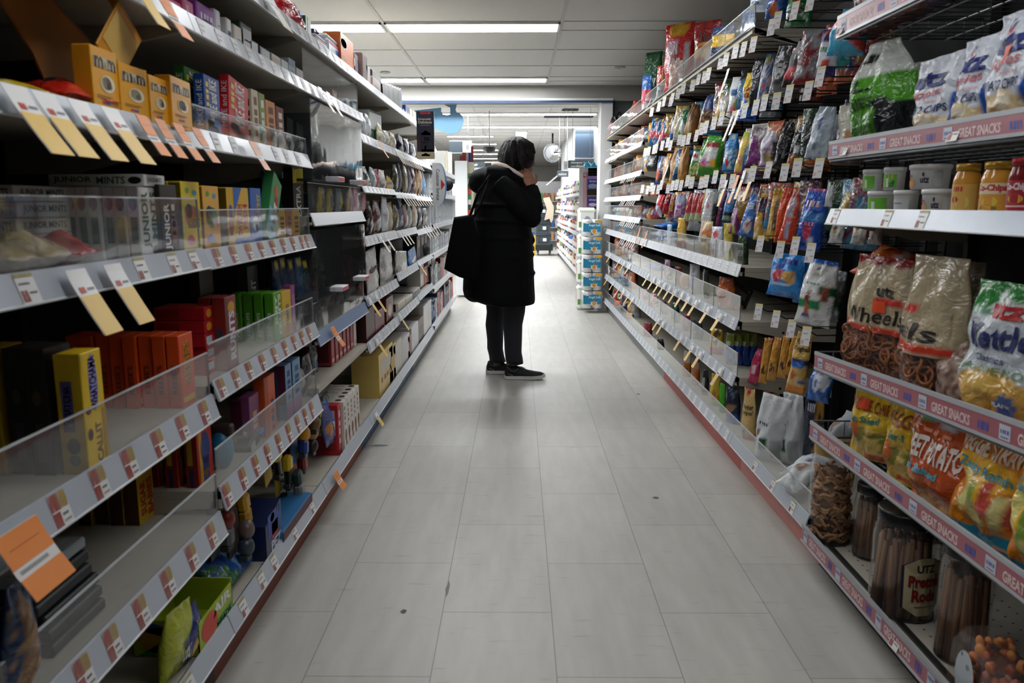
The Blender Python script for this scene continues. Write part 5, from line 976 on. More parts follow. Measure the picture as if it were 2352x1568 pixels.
# third row
hang(1838, 1898, 432, 576, '1f4fb4', [('t', '~', -.7, .5, .70, .80, 'e8c8d0'), ('b', .5, .58, '4a90d8'), ('e', .0, .30, .4, .12, 'c83c50'), ('e', .3, .16, .2, .05, 'd8e0f0'), ('n', .6, .95, '2a66d0', 3, .1), ('b', .96, 1, 'd06a90'), ('t', '~', -.5, .5, .4, .46, 'e090b0')], 'large royal-blue bag with pink writing', 2, X=.965, d=.07)
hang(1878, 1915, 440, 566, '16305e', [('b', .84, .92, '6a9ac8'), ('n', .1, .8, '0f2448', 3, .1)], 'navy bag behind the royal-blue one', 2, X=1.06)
hang(1788, 1816, 430, 558, 'd8431c', [('n', .0, .7, 'ea6a3a', 3, .1), ('b', 0, .14, 'c83a1c')], 'orange-red bag with a paler side', 2, d=.07)
hang(1798, 1838, 432, 560, 'd9451f', [('r', -.5, .3, .5, .82, 'a89aa8'), ('r', -.4, .4, .1, .42, 'b0a4b4'), ('b', .88, .96, 'd89a94')], 'orange-red bag with grey printed panels', 2, X=.975)
hang(1770, 1802, 432, 548, 'd8a41c', [('r', -.1, .5, .15, .75, '6a5238'), ('n', 0, .5, 'e8d0a0', 3, .15)], 'yellow and brown bag', 2)
hang(1738, 1776, 444, 552, 'dca82a', [('b', .62, .9, '3a1c48'), ('n', 0, .55, 'e4d8c0', 3, .1), ('r', .4, .9, .3, .7, '2a5aa0')], 'yellow and plum bag', 2)
hang(1736, 1764, 436, 482, 'd88ab0', [('n', 0, .7, '4a1c50', 3, .0)], 'pink-topped bag', 2, X=1.02)
hang(1704, 1746, 446, 544, '3f7cc8', [('t', '~', -.5, .3, .65, .8, 'dce4f0', 60), ('e', .0, .25, .5, .14, 'e4d8d8'), ('e', .0, .3, .3, .06, '8a3438'), ('r', .7, 1, .2, .9, '6a2438')], 'mid-blue bag with a white and brown print', 2)
hang(1680, 1706, 452, 538, '8a3c80', [('e', 0, .12, .4, .08, 'b8c040'), ('r', -.5, 0, .2, .7, 'd8b8c8'), ('b', .8, 1, '2a1430')], 'dusky purple bag', 2)
hang(1662, 1690, 438, 512, '4a90d0', [('b', .0, .34, '2a2c34'), ('b', .12, .22, '8ab0a0'), ('t', '~', -.5, .6, .62, .72, 'd8586a'), ('b', .9, 1, '24305c')], 'light blue and black bag', 2)
hang(1648, 1664, 436, 520, '7a1c4a', [('r', .2, .9, 0, 1, '2a1c50')], 'narrow magenta and navy bag', 2)
hang(1612, 1652, 440, 552, 'd8d8da', [('e', -.1, .72, .3, .07, 'b85060'), ('r', .5, 1, .1, .8, '2f2c34'), ('e', -.2, .35, .2, .08, 'c89a80')], 'white bag with a red ring', 2)
hang(1612, 1622, 440, 500, 'd89a24', [('b', 0, .4, 'c86a4a')], 'narrow amber bag', 2, X=1.0)
for i in range(3): hang(1574 + 12 * i, 1592 + 12 * i, 442, 508, 'a82028', [('b', 0, .25, 'b0b88a'), ('n', .3, .9, 'c83a3c', 3, .2)], 'red licorice bag with a pale green foot', 2, seed=9)
hang(1550, 1578, 444, 502, '9c5a9c', [('n', 0, 1, 'd8b8d8', 3, .0), ('b', .6, .9, 'b8c0e0')], 'purple and white sprinkled bag', 2)
hang(1536, 1550, 446, 500, 'd8a85a', [('n', 0, 1, '8a2c5a', 3, .0)], 'orange and plum bag', 2)
hang(1522, 1542, 444, 492, 'a01c24', [('n', .1, 1, '701018', 3, .1)], 'dark red bag', 2)
hang(1504, 1526, 446, 498, 'c8303c', [('s', .2, .6, 'dce0ec', .4), ('e', .0, .6, .4, .15, 'e03a3a'), ('r', -1, -.4, 0, .6, '2a5090')], 'red, white and blue bag', 2)
hang(1895, 1912, 425, 475, 'd0d4d8', [], 'white tall narrow bag', 2, X=.95)
for u, c in ((1924, 'dcdcda'), (1975, 'd4d4d2'), (2015, 'c8c8c6')): hang(u - 14, u + 18, 508, 562, c, [('e', -.2, .72, .25, .12, '8a5a3c'), ('r', -.4, .0, .48, .58, 'd8b83a'), ('n', 0, .4, 'a8a8a8', 3, .2)], 'white crinkled bag under the white shelf', 2, X=1.02 + (u - 1924) * .0004)
# fourth and lowest rows
hang(1775, 1862, 583, 682, '2f8fe0', [('e', -.35, .48, .35, .14, 'c84a52'), ('t', '~', -.2, .6, .78, .88, '4a3a9a'), ('t', '~', -.6, -.1, .66, .76, '4a3a9a'), ('e', .3, .5, .35, .14, 'e8b468'), ('e', .45, .38, .2, .08, 'e8b468'), ('r', -.6, .5, .27, .30, 'dce8f4'), ('r', -.6, -.2, .16, .19, 'c85a7a'), ('b', 0, .05, '2a7acc')], 'sky-blue bag with a yellow and red fruit print', 3, X=.955, d=.08, nx=14, nz=20)
hang(1838, 1872, 600, 696, '2a84d4', [('e', 0, .6, .4, .12, 'd8c0a0'), ('r', -.5, .3, .3, .33, 'c85a7a')], 'sky-blue bag half hidden behind the white one', 3, X=1.0)
hang(1848, 1930, 596, 746, 'e6e7e6', [('b', .93, 1, '1f5cb8'), ('r', .2, 1, .5, .62, '1c6a40'), ('r', -1, .4, .26, .4, '1f8a50'), ('e', -.25, .38, .16, .14, '7a4438'), ('e', -.25, .24, .2, .07, 'b8643a'), ('r', -.6, -.1, .1, .16, '2a3c8a'), ('t', '~', -.4, .2, .76, .80, 'c8c0a0'), ('t', '~', -.5, .3, .62, .65, '8ab09a'), ('e', .55, .5, .2, .12, '9a5a4a'), ('e', -.1, .88, .16, .02, '1f2024')], 'large white and green candy bag', 3, X=.955, d=.08, nx=14, nz=22)
hang(1905, 1950, 620, 735, '8c9094', [('n', 0, 1, '6a6e74', 3, .1), ('b', .3, .4, '1c6a40')], 'grey foil side of a candy bag', 3, X=1.03, kind='foil')
for i, (u0, u1) in enumerate(((1770, 1790), (1790, 1812), (1814, 1834), (1832, 1848))):
    hang(u0, u1, 776 - 2 * i, 880 - 6 * i, 'c88a30', [('e', 0, .3, .6, .1, '4a2414'), ('n', .1, .9, 'd8a85a', 3, .2)], 'caramel-gold candy bag seen edge on', 4, d=.06, seed=20 + i, wk=1.1)
hang(1742, 1768, 800, 880, 'c02c58', [('e', -.1, .4, .5, .14, 'e0c0c8'), ('b', 0, .2, 'd03a6a')], 'crimson-pink bag', 4)
hang(1776, 1796, 775, 835, '8a1c38', [('e', 0, .6, .5, .2, '3a90c0')], 'dark red bag with a blue mark', 4, X=1.02)
hang(1838, 1882, 762, 902, 'e0b868', [('t', 'Werther', -.8, .9, .80, .90, '2a1c18', 0, .02), ('t', 'Original', -.7, .9, .68, .78, '2a1c18', 0, .02), ('b', .5, .56, '3a3450'), ('r', -.8, .7, .42, .5, '2a6ac0'), ('e', -.3, .3, .3, .1, 'd8642c'), ('e', .3, .22, .4, .08, 'e8c48a'), ('r', .3, .9, .16, .24, '2a60b0'), ('b', 0, .12, 'e08a2c')], 'cream-gold caramel bag with black lettering', 4, X=.955, nx=12, nz=20)
hang(1888, 1942, 826, 922, '1f62bc', [('e', -.2, .45, .36, .24, 'd8dce4'), ('e', -.2, .45, .12, .10, '1f62bc'), ('e', .45, .5, .34, .22, 'ccd4e0'), ('t', '~', -.4, .5, .84, .96, 'dce4f0'), ('b', 0, .14, '2a70d0')], 'small blue bag with white ring print', 4, X=.965)
# deeper on the hooks: the rest of each file, mostly in shade
random.seed(77)
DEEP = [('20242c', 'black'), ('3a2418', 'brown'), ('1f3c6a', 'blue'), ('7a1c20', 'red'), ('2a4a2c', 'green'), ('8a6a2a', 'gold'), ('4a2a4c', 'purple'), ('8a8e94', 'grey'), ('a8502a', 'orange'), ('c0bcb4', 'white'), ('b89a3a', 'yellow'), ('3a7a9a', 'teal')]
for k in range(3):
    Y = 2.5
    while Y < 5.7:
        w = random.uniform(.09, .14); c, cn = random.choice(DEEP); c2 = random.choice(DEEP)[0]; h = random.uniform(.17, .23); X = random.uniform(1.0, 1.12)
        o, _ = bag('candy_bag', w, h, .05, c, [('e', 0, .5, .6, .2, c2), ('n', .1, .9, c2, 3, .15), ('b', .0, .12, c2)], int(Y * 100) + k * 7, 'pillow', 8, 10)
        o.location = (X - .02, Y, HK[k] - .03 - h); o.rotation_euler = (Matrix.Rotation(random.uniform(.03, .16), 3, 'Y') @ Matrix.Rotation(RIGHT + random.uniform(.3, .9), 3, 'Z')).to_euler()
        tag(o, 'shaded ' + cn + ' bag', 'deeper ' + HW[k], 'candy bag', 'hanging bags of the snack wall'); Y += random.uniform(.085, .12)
# ---- shelf goods: bags standing or lying on the guarded shelves
def shelfbag(u0, u1, v0, z, c, art, look, where, yaw=.55, X=.975, d=.06, lie=False, seed=None, kind='gloss', h=None, lean=0.0, cat='snack bag'):
    Y = Yof((u0 + u1) / 2, X, z + .05); w = (u1 - u0) * Y / 1800 * .95
    hh = h or max(.05, Zof(v0, X, Y) - z)
    o, _ = bag('snack_bag', w if not lie else w, hh, min(d, w * .7), c, art, int(seed if seed is not None else u0), 'pillow' if lie else 'stand', 9, 12, kind)
    if lie: o.location = (X - .02, Y, z + min(d, w * .7) * .45); o.rotation_euler = (-PI / 2, 0, RIGHT + yaw * .5)
    else: o.location = (X, Y, z); o.rotation_euler = (.06, lean, RIGHT + yaw)
    tag(o, look, where, cat, 'bags on the snack shelves'); return o
zA, zB, zC, zD = .868, .643, .406, .15
SA, SB, SC_, SD = 'on the shelf below the hooks', 'on the second guarded snack shelf', 'on the third guarded snack shelf', 'on the bottom snack deck'
for i in range(3):
    o = shelfbag(1490 - 4 * i % 8, 1546, None, zA + .045 * i, '2468b4', [('n', .1, .9, '3a90d8', 3, .1), ('e', .2, .6, .4, .2, 'b8b83a'), ('e', -.4, .4, .3, .2, '7a5aa8')], 'blue bag in the little heap, %s from the bottom' % ORD[i], SA, lie=True, h=.2, d=.05, seed=31 + i)
for a in ((1552, 1582, 500, 'dcae3c', [('b', 0, .3, 'd0806a'), ('n', .3, .9, 'e8c870', 3, .1)], 'yellow and rose bag'), (1530, 1548, 515, 'a8c4e0', [('r', .0, 1, 0, .6, 'c8d4e4')], 'pale blue bag'), (1604, 1648, 508, 'd8bc8c', [('b', .6, .75, 'd07a4a'), ('t', '~', -.7, .5, .4, .5, '3a3a3c'), ('r', .4, 1, 0, .6, 'b08a3a')], 'tan snack bag with dark lettering'),
          (1628, 1668, 520, 'd0d4e4', [('e', 0, .75, .5, .1, 'd85a5a'), ('r', -.2, .3, .1, .3, '2a60b8'), ('e', -.3, .2, .3, .1, 'e0703c')], 'white bag with red and blue print'), (1658, 1690, 512, 'b8a83c', [('e', -.2, .4, .5, .2, 'd8d0c0'), ('r', -.6, -.2, .2, .5, 'c03040'), ('b', 0, .2, 'd0c83a')], 'yellow-green bag with white print'), (1690, 1724, 540, '24421f', [('t', 'SEEDS', -.6, .6, .3, .5, 'b8c4b8', 0, .02), ('e', .2, .1, .4, .06, 'a87a3a')], 'dark green pouch with pale lettering')):
    shelfbag(*a[:3], zA, *a[3:], SA)
for a in ((1466, 1524, 588, '1f66c4', [('n', .1, .9, '3a8ae0', 3, .1)], 'bright blue bag lying down', True), (1524, 1545, 596, 'c8b0c4', [('n', 0, 1, '8a6a88', 3, .1)], 'mauve and white bag', False), (1546, 1572, 612, '7a2028', [('r', -.3, .1, .3, .9, 'a08a84')], 'dark red bag with a pale stripe', False), (1560, 1588, 628, 'd8882c', [('n', 0, 1, 'e0a84a', 3, .1)], 'orange bag', False), (1580, 1616, 606, 'd4d8dc', [('e', -.1, .4, .4, .25, '3a68c0'), ('e', 0, .8, .4, .1, 'b88ab0')], 'white bag with a blue scribble', False), (1612, 1632, 618, '2f342e', [('r', -.8, -.2, 0, 1, 'd4d8d8')], 'black and white bag', False), (1640, 1698, 636, 'b8561c', [('e', -.6, .3, .25, .2, 'e4e0d8'), ('b', .8, 1, 'a04a1c'), ('n', .1, .7, 'd0702c', 3, .1)], 'burnt orange glossy bag', False), (1412, 1440, 572, '8a5a4a', [('n', 0, 1, 'c89a88', 3, .0)], 'brown and pink bag', False), (1440, 1462, 578, '3a3028', [('e', 0, .5, .4, .2, 'c8a85a')], 'dark bag with gold print', False)):
    shelfbag(a[0], a[1], a[2], zB, a[3], a[4], a[5], SB, lie=a[6], h=.2 if a[6] else None)
o = carton('snack_packet', .10, .02, .13, '2a2422', [('r', .1, .9, .5, .8, '5a5450'), ('r', .55, .95, .0, .3, 'd0902c')]); p = at_x(1690, 700, 1.02); o.location = (1.02, p.y + .03, zB); o.rotation_euler = (.2, .5, RIGHT + .7); tag(o, 'dark packet with an orange corner leaning over', SB, 'snack packet')
for a in ((1378, 1400, 640, '3a4a40', [], 'dark green bag'), (1404, 1432, 652, '8a94a0', [('n', 0, 1, 'c8ccd0', 3, .1)], 'silver bag'), (1432, 1456, 655, '2a2c58', [], 'dark indigo bag'), (1474, 1492, 664, 'b8a8c4', [('n', 0, 1, 'd87a88', 3, .0)], 'lilac and rose bag'), (1490, 1516, 674, 'c86a7a', [('n', 0, 1, 'e8d8dc', 3, .1)], 'pink and white bag'), (1516, 1536, 690, '4a1c20', [], 'maroon bag'), (1538, 1566, 695, '1c4034', [('n', 0, 1, '3a6a58', 3, .2)], 'deep green bag'), (1566, 1590, 722, 'a02038', [('n', 0, .5, '701828', 3, .1)], 'crimson glossy bag'), (1588, 1620, 734, '2a3a50', [('n', 0, 1, 'b08a5a', 4, .3)], 'slate bag with brown flecks'),
          (1626, 1670, 754, 'd8b42a', [('b', 0, .3, 'd0343c'), ('e', .2, .8, .5, .14, '4a2c1c'), ('t', '~', -.5, .4, .55, .65, 'f0ece4'), ('e', .3, .5, .25, .1, '6a3a20')], 'yellow and red nut bag')):
    shelfbag(a[0], a[1], a[2], zC, a[3], a[4], a[5], SC_)
for i in range(4):
    shelfbag(1664 + 17 * i, 1694 + 17 * i, 764, zC, '2348a0', [('b', .62, 1, '7a8a2c'), ('t', '~', -.6, .5, .62, .75, 'd0d8d0'), ('e', 0, .3, .5, .14, '2a70d0'), ('n', 0, .5, '1c3a8a', 3, .1)], 'blue bag with an olive top', SC_, X=.97 + .03 * i, seed=3)
for a in ((1384, 1402, 676, '3a78c0', [('r', -.8, -.1, 0, 1, 'dce4ec')], 'blue and white bag'), (1402, 1434, 692, 'd8502c', [('n', 0, 1, 'e88a5a', 3, .1)], 'orange-red bag leaning out'), (1434, 1462, 720, 'c8943a', [('n', 0, 1, '8a5a24', 3, .1)], 'amber bag'), (1474, 1504, 740, '7a1c24', [('n', 0, 1, 'a84450', 3, .2)], 'dark red shiny bag'), (1506, 1530, 775, '1c1a1c', [], 'black bag lying low'),
          (1566, 1592, 804, 'd07830', [('b', .55, 1, 'dcd0c0'), ('e', -.4, .3, .25, .12, 'e8e4dc'), ('n', 0, .4, 'b85a20', 3, .1)], 'orange and cream bag'), (1588, 1612, 830, 'cf6e2c', [('b', .7, 1, 'd8a890'), ('n', 0, .6, 'e0a060', 3, .2)], 'orange and peach bag'), (1610, 1632, 848, '2b2c2e', [('t', '~', -.5, .5, .3, .7, 'd8d8d8'), ('b', 0, .15, 'd89a2c')], 'black and white bag with a yellow foot'), (1628, 1662, 858, 'd8c030', [('e', -.2, .75, .4, .12, 'e0d0b8'), ('e', .2, .35, .3, .16, 'd8843c'), ('e', -.4, .4, .2, .1, '8a3c28'), ('b', 0, .1, '6ac02c')], 'yellow bag with nut print')):
    shelfbag(a[0], a[1], a[2], zD, a[3], a[4], a[5], SD)
shelfbag(1650, 1672, 880, zD, '5ac028', [], 'vivid green bag peeping out low', SD)
shelfbag(1660, 1708, 888, zD, '1f2c4a', [('n', .1, .95, '7a8aa8', 3, .25), ('b', .0, .3, '2a5cb0'), ('e', -.2, .25, .3, .1, 'c83a44'), ('e', .2, .45, .4, .1, 'b8865a')], 'crinkled navy foil bag', SD, kind='foil', d=.09)
WE = [('p' and 'e', .0, .97, .9, .06, 'a83a2c'), ('t', 'Werther', -.6, .8, .60, .70, '3a2a18', 0, .02), ('t', 'Original', -.6, .8, .48, .58, '3a2a18', 0, .02), ('r', -.7, -.1, .14, .24, '2a4aa0'), ('b', 0, .12, 'd86a3c'), ('e', .2, .28, .4, .08, 'e8c48a')]
shelfbag(1702, 1742, 890, zD, 'e0bc7a', WE, 'cream-gold caramel bag standing', SD + ' beside the white bags')
shelfbag(1750, 1800, 893, zD, 'd8a85a', WE, 'cream-gold caramel bag behind the white bags', SD, X=1.1)
shelfbag(1795, 1835, 900, zD, 'c8883a', [('n', 0, 1, 'd8a050', 3, .1)], 'orange-gold bag behind the white bags', SD, X=1.12)
shelfbag(1838, 1896, 905, zD, '16203c', [('r', .4, 1, 0, 1, 'b88a3a'), ('t', '~', -.6, .3, .8, .9, 'c8ccd8'), ('n', 0, .8, '0f1830', 3, .1)], 'navy and gold pouch', SD, X=1.08, yaw=.7)
WB = [('r', -.45, .15, .22, .40, '1c6038'), ('r', .2, .75, .08, .38, 'b4b8bc'), ('r', .24, .7, .12, .13, '6a7074'), ('r', .24, .7, .2, .21, '6a7074'), ('r', .24, .7, .28, .29, '6a7074'), ('t', '~', -.7, -.05, .56, .60, '5a6064'), ('n', .5, 1, 'd4d8dc', 2, .2), ('e', -.7, .42, .12, .08, '8a6450')]
for i, (u0, u1, v0, X, yw) in enumerate(((1720, 1816, 903, .97, .75), (1782, 1858, 902, 1.04, .6))):
    Y = Yof((u0 + u1) / 2, X, .3); w = (u1 - u0) * Y / 1800 * .9
    o, _ = bag('candy_bag', w, Zof(v0, X, Y) - zD, .10, 'dfe3e6', WB, 5 + i, 'stand', 16, 22, 'matte'); o.location = (X + .01, Y, zD); o.rotation_euler = (.08, .1 - .1 * i, RIGHT + yw)
    tag(o, ['crumpled white bag with a green square, in front', 'crumpled white bag with a green square, just behind'][i], SD, 'candy bag', 'white bags on the bottom deck')
for i, (u0, u1, v0, X, c) in enumerate(((1812, 1882, 1008, .985, 'dde2e6'), (1800, 1876, 1066, .95, 'd8dcdc'), (1878, 1930, 950, 1.1, 'c4ccd4'))):
    Y = Yof((u0 + u1) / 2, X, .2); w = (u1 - u0) * Y / 1800 * .95
    o, _ = bag('candy_bag', w, .17, .085 - .02 * (i == 1), c, [('r', .0, .6, .5, .62, '4a3a7a') if i == 0 else ('r', -.5, .2, .4, .7, 'b08a7a'), ('n', 0, 1, 'c8ccd0', 2, .2), ('r', -.7, -.5, .3, .6, '1c6a40') if i == 1 else ('r', 0, 0, 0, 0, c)], 15 + i, 'pillow', 12, 14, 'matte'); o.location = (X - .05, Y, zD + .045 - .008 * (i == 1)) if i < 2 else (X, Y, zD + .11); o.rotation_euler = (-PI / 2 + .35, .1, RIGHT + .5) if i < 2 else (-.6, 0, RIGHT + .4)
    tag(o, ['white bag with a violet stamp, slumped over', 'white bag lying flat near the pretzel jar', 'grey-white bag slumped behind the pink rail'][i], SD, 'candy bag', 'white bags on the bottom deck')
if True:
    o, _ = bag('candy_bag', .13, .12, .08, 'd0d6da', [('n', 0, 1, 'b8c0c8', 2, .2)], 44, 'pillow', 10, 12, 'matte'); o.location = (1.12, 2.22, .152); o.rotation_euler = (-PI / 2, 0, RIGHT); o.location.z = .195; tag(o, 'dull white bag lying under the slumped one', SD, 'candy bag', 'white bags on the bottom deck')
# ---- top shelf of the snack side
ZT = 1.80
TS = 'on the top snack shelf'
def topbag(u0, u1, v0, v1, c, art, look, X=1.0, yaw=.85, d=.12, style='stand', lean=0.0, kind='gloss'):
    Y = Yof((u0 + u1) / 2, X, 1.9); w = (u1 - u0) * Y / 1800; zt = Zof(v0, X, Y)
    o, _ = bag('chip_bag', w, zt - ZT, min(d, w * .6), c, art, int(u0), style, 12, 18, kind); o.location = (X, Y, ZT + .001); o.rotation_euler = (0, lean, RIGHT + yaw); tag(o, look, TS, 'chip bag', 'chip bags on the top snack shelf')
topbag(1590, 1662, 48, 120, '7c1a1c', [('b', .3, .6, 'b08a2a'), ('t', '~', -.4, .8, .6, .75, '4a1210'), ('n', .5, 1, '9a2a24', 3, .1), ('r', .0, .5, .2, .45, 'b8b0a8')], 'red and yellow chip bag behind the first')
topbag(1520, 1598, 54, 140, 'cf2024', [('e', -.3, .62, .45, .14, 'c89ab0'), ('e', .0, .9, .7, .12, 'd8a42a'), ('t', 'FUN', -.5, .1, .52, .68, 'f0ece8', 15 and 0, .04), ('t', 'YUMS', -.55, .3, .30, .48, 'f0ece8', 0, .05), ('r', .45, .85, .3, .72, 'b8b4b4'), ('e', .0, .1, .6, .1, 'd0a090'), ('e', -.2, .16, .2, .05, '4a70b8')], 'big red chip bag with white bubbly lettering', X=.97)
topbag(1516, 1546, 118, 200, '1f4a2c', [('n', .1, .9, '2a5c38', 3, .1)], 'second dark green chip bag', X=1.08)
topbag(1474, 1522, 120, 205, '235a34', [('t', '~', -.2, .6, .42, .56, 'dfe6dc', 0), ('e', .1, .14, .5, .1, 'd8dcd8'), ('n', .5, 1, '1c4a2a', 3, .1)], 'dark green chip bag with white lettering')
topbag(1506, 1534, 150, 205, 'c84a3c', [('b', 0, .45, 'dcdad8'), ('e', .3, .6, .3, .15, 'e0a05a'), ('t', '~', -.5, .5, .1, .3, '3a4a8a')], 'red and white chip bag beside the green one', X=.95)
topbag(1535, 1575, 140, 160, 'd8b0a0', [('n', 0, 1, 'e8d8d0', 3, .0)], 'pale rosy chip bag behind the clear guard', X=.93)
topbag(1472, 1500, 172, 215, '2a6ab8', [('b', .0, .6, 'd04050'), ('b', 0, .2, 'e0d8d8')], 'blue and red chip bag', X=.94)
topbag(1430, 1462, 230, 252, 'd84a34', [('n', 0, .4, 'dcd4d0', 3, .1)], 'orange-red bag tip', X=1.0, lean=.4)
topbag(1392, 1418, 266, 300, 'b01c28', [('n', 0, 1, 'd8a0a0', 3, .1), ('b', .7, 1, '1a1a1c')], 'red and black chip bag', X=.98)
topbag(1404, 1430, 258, 292, '17181a', [], 'black chip bag', X=1.04)
topbag(1632, 1690, 60, 120, '2a3a5c', [('b', .3, .7, 'd0a82a')], 'blue and yellow chip bag behind the clear guard', X=.95)
topbag(1700, 1735, 20, 60, '3a5a8a', [('n', 0, 1, 'a8b4c8', 3, .1)], 'dim blue chip bag', X=1.1)
# ---- seven-shelf bays beyond the hooks
random.seed(21)
PAL = [('e0a02a', 'amber'), ('c83a2c', 'red'), ('1c1c20', 'black'), ('2f6fb4', 'blue'), ('d8d4d0', 'white'), ('8a4a2c', 'brown'), ('d0703a', 'orange'), ('a8b8c8', 'silver-blue'), ('2c3a58', 'navy'), ('b09a88', 'taupe')]
lev = [(1.575, 'top', .15), (1.365, 'second', .14), (1.185, 'third', .12), (1.015, 'fourth', .11), (.868, 'fifth', .15), (.643, 'sixth', .15), (.406, 'seventh', .15), (.15, 'lowest', .14)]
for z, nm, hm in lev:
    Y = 5.98
    while Y < 8.3:
        if z == .868 or z > .9 or Y > 6.7:
            c, cn = random.choice(PAL); c2 = random.choice(PAL)[0]; w = random.uniform(.10, .16)
            if Y + w > 8.36: break
            art = [('b', .0, .3, c2), ('e', 0, .6, .5, .18, 'dcd6cc'), ('n', .2, .9, c2, 3, .15)]
            if z == 1.575 and Y < 6.1: c, cn, art = 'e0a01e', 'amber', [('b', .5, .62, 'd8d4c8'), ('t', '~', -.8, .8, .46, .64, '1c1a1c')]
            o, _ = bag('snack_bag', w, hm * random.uniform(.85, 1.15), .07, c, art, int(Y * 100 + z * 10), 'stand', 7, 9); o.location = (XR + .10 + random.uniform(0, .05), Y + w / 2, z); o.rotation_euler = (.05, random.uniform(-.1, .1), RIGHT + random.uniform(.2, .7))
            tag(o, cn + ' snack bag', 'on the %s of the far snack shelves' % nm, 'snack bag', 'bags on the far snack shelves')
            Y += w + .01
        else: Y += .1
# rail strips of the guarded shelves
for zlo, zhi, us, nm in ((.610, .655, (1403, 1424, 1435, 1447, 1490, 1503, 1516, 1527, 1540, 1553, 1568, 1584, 1600, 1628, 1656), 'second'), (.372, .418, (1385, 1397, 1410, 1424, 1434, 1445, 1455, 1514, 1524, 1566, 1592, 1610, 1656), 'third')):
    for u in us: tag(shelf_tag(RIGHT, Yof(u, XR, zlo), zlo, zhi, 'y', .10, .06, .042), 'yellow and white price strip', 'hanging from the %s guarded snack rail' % nm, 'price tag', 'yellow price strips on the snack rails')
for z, nm in ((1.335, 'second far'), (1.155, 'third far'), (.985, 'fourth far'), (.832, 'fifth far'), (1.545, 'first far')):
    for k in range(8):
        Y = 5.98 + .1 * k + (.06 if k > 4 else 0) + (1.1 if z > 1.5 else 0); tag(shelf_tag(RIGHT, Y, z, z + .042, 'w', .10, .06, .026), 'thin white price strip', 'hanging from the %s snack rail' % nm, 'price tag', 'white price strips on the far snack rails')
for u in (1405, 1412, 1420, 1428, 1495, 1510): tag(shelf_tag(RIGHT, Yof(u, XR, 1.8), 1.79, 1.83, 'w', .1, .05, .03), 'thin cream price strip', 'hanging from the top snack shelf', 'price tag', 'cream strips on the top snack shelf')
# ================================================================ chip racks nearest the camera
CR = RU[1]; rx = CR.lx
PINK = mat('a9606b', .35, spec=.5, var=.02)
def rack(zlo, h, near_rise, name='wire_rack'):
    """Wire basket shelf with a lettered pink rail; its near end may stand a little higher."""
    y0, y1 = 1.06, 2.325; w = (y1 - y0) / 2; xc = rx((y0 + y1) / 2)
    b = MB()
    for i in range(27): x = -w + 2 * w * i / 26; b.tube([(x, .0, .0), (x, .02, -.004), (x, .40, -.004)], .0017, WIRE, 5)
    for y in (.0, .10, .2, .3, .4): b.tube([(-w, y, -.006), (w, y, -.006)], .0026 if y else .0036, mat('6a6d72', .3), 6)
    b.tube([(-w, 0, 0), (-w, .4, -.004), (-w, .4, .05), (-w, .0, .05)], .0026, WIRE, 6)
    for i in range(9): b.tube([(-w, .05 * i, -.004), (-w, .05 * i, .05)], .0014, WIRE, 5)
    p = b.build(name, CR.t, (xc, 0, zlo), (0, -near_rise / (2 * w), 0))
    r = MB(); r.box(-w, w, -.006, -.002, .004, h + .004, PINK); r.box(-w, w, -.007, -.001, h + .002, h + .012, mat('b4b6bb', .3)); r.box(-w, w, -.007, -.001, -.002, .005, mat('b4b6bb', .3))
    t = r; put = lambda a, z: (a, -.0066, z)
    x = -w + .03; k = 0
    while x < w - .25:
        t.mark(('r', x, x + .034, .004 + h * .1, h * .92, 'c9ccd8'), put); t.mark(('t', '~', x + .004, x + .03, h * .5, h * .68, '5a62a8'), lambda a, z: (a, -.0070, z)); t.mark(('r', x + .006, x + .028, h * .3, h * .36, '5a62a8'), lambda a, z: (a, -.0070, z))
        t.mark(('t', 'GREAT SNACKS', x + .055, x + .20, h * .24, h * .78, 'ecd2cf', 0, .03), put)
        t.mark(('t', '~', x + .225, x + .262, h * .3, h * .72, '4c58b0'), put); x += .295
    t.build('price_rail', p); return p
R1 = rack(1.575, .045, -.02); R2 = rack(1.248, .036, -.012); R3 = rack(.672, .040, .07); R4 = rack(.428, .040, .012)
RKD = [c for c in CR.t.children if c.name.startswith('base_deck')][0]
r = MB(); w = CR.w / 2; r.box(-w, w, -.006, -.002, .085, .128, PINK); r.box(-w, w, -.008, -.001, .127, .138, mat('9b9ea4', .3)); r.box(-w, w, -.008, -.001, .080, .087, mat('b4b6bb', .3))
t = r; x = -w + .02
while x < w - .2:
    t.mark(('r', x, x + .03, .09, .124, 'c9ccd8'), lambda a, z: (a, -.0066, z)); t.mark(('t', '~', x + .003, x + .027, .108, .117, '5a62a8'), lambda a, z: (a, -.0070, z)); t.mark(('t', 'GREAT SNACKS', x + .045, x + .175, .094, .119, 'ecd2cf', 0, .03), lambda a, z: (a, -.0066, z)); t.mark(('t', '~', x + .195, x + .225, .096, .118, '4c58b0'), lambda a, z: (a, -.0066, z)); x += .25
t.build('price_rail', RKD)
t = MB(); hm = mat('3a372f', .8)
for i in range(40):
    for j in range(10): t.face([(-w + .02 + .032 * i + .016 * (j % 2) + .0035 * math.cos(a * PI / 4), .03 + .04 * j + .0035 * math.sin(a * PI / 4), .0836) for a in range(8)], hm)
t.build('deck_holes', RKD)
for u, z, kd, prt in ((2198, 1.264, 'w', R2), (1945, 1.264, 'w', R2), (1935, 1.58, 'w', R1), (2060, .086, 'w', RKD)):
    Y = Yof(u, XR, z); q = label_mesh('w', 0, .044).build('price_label', prt); q.location = (rx(Y) - (prt.location.x if prt is not RKD else 0), -.012, (.002 if prt is not RKD else .085))
CR.shelf(1.068, 1.112, rail=mat('a7b3c2', .28, spec=.6), labels=ylist(XR, 1.09, (1913, 2030, 2110)), kind='w')
WS_ = 'on the wide white shelf'
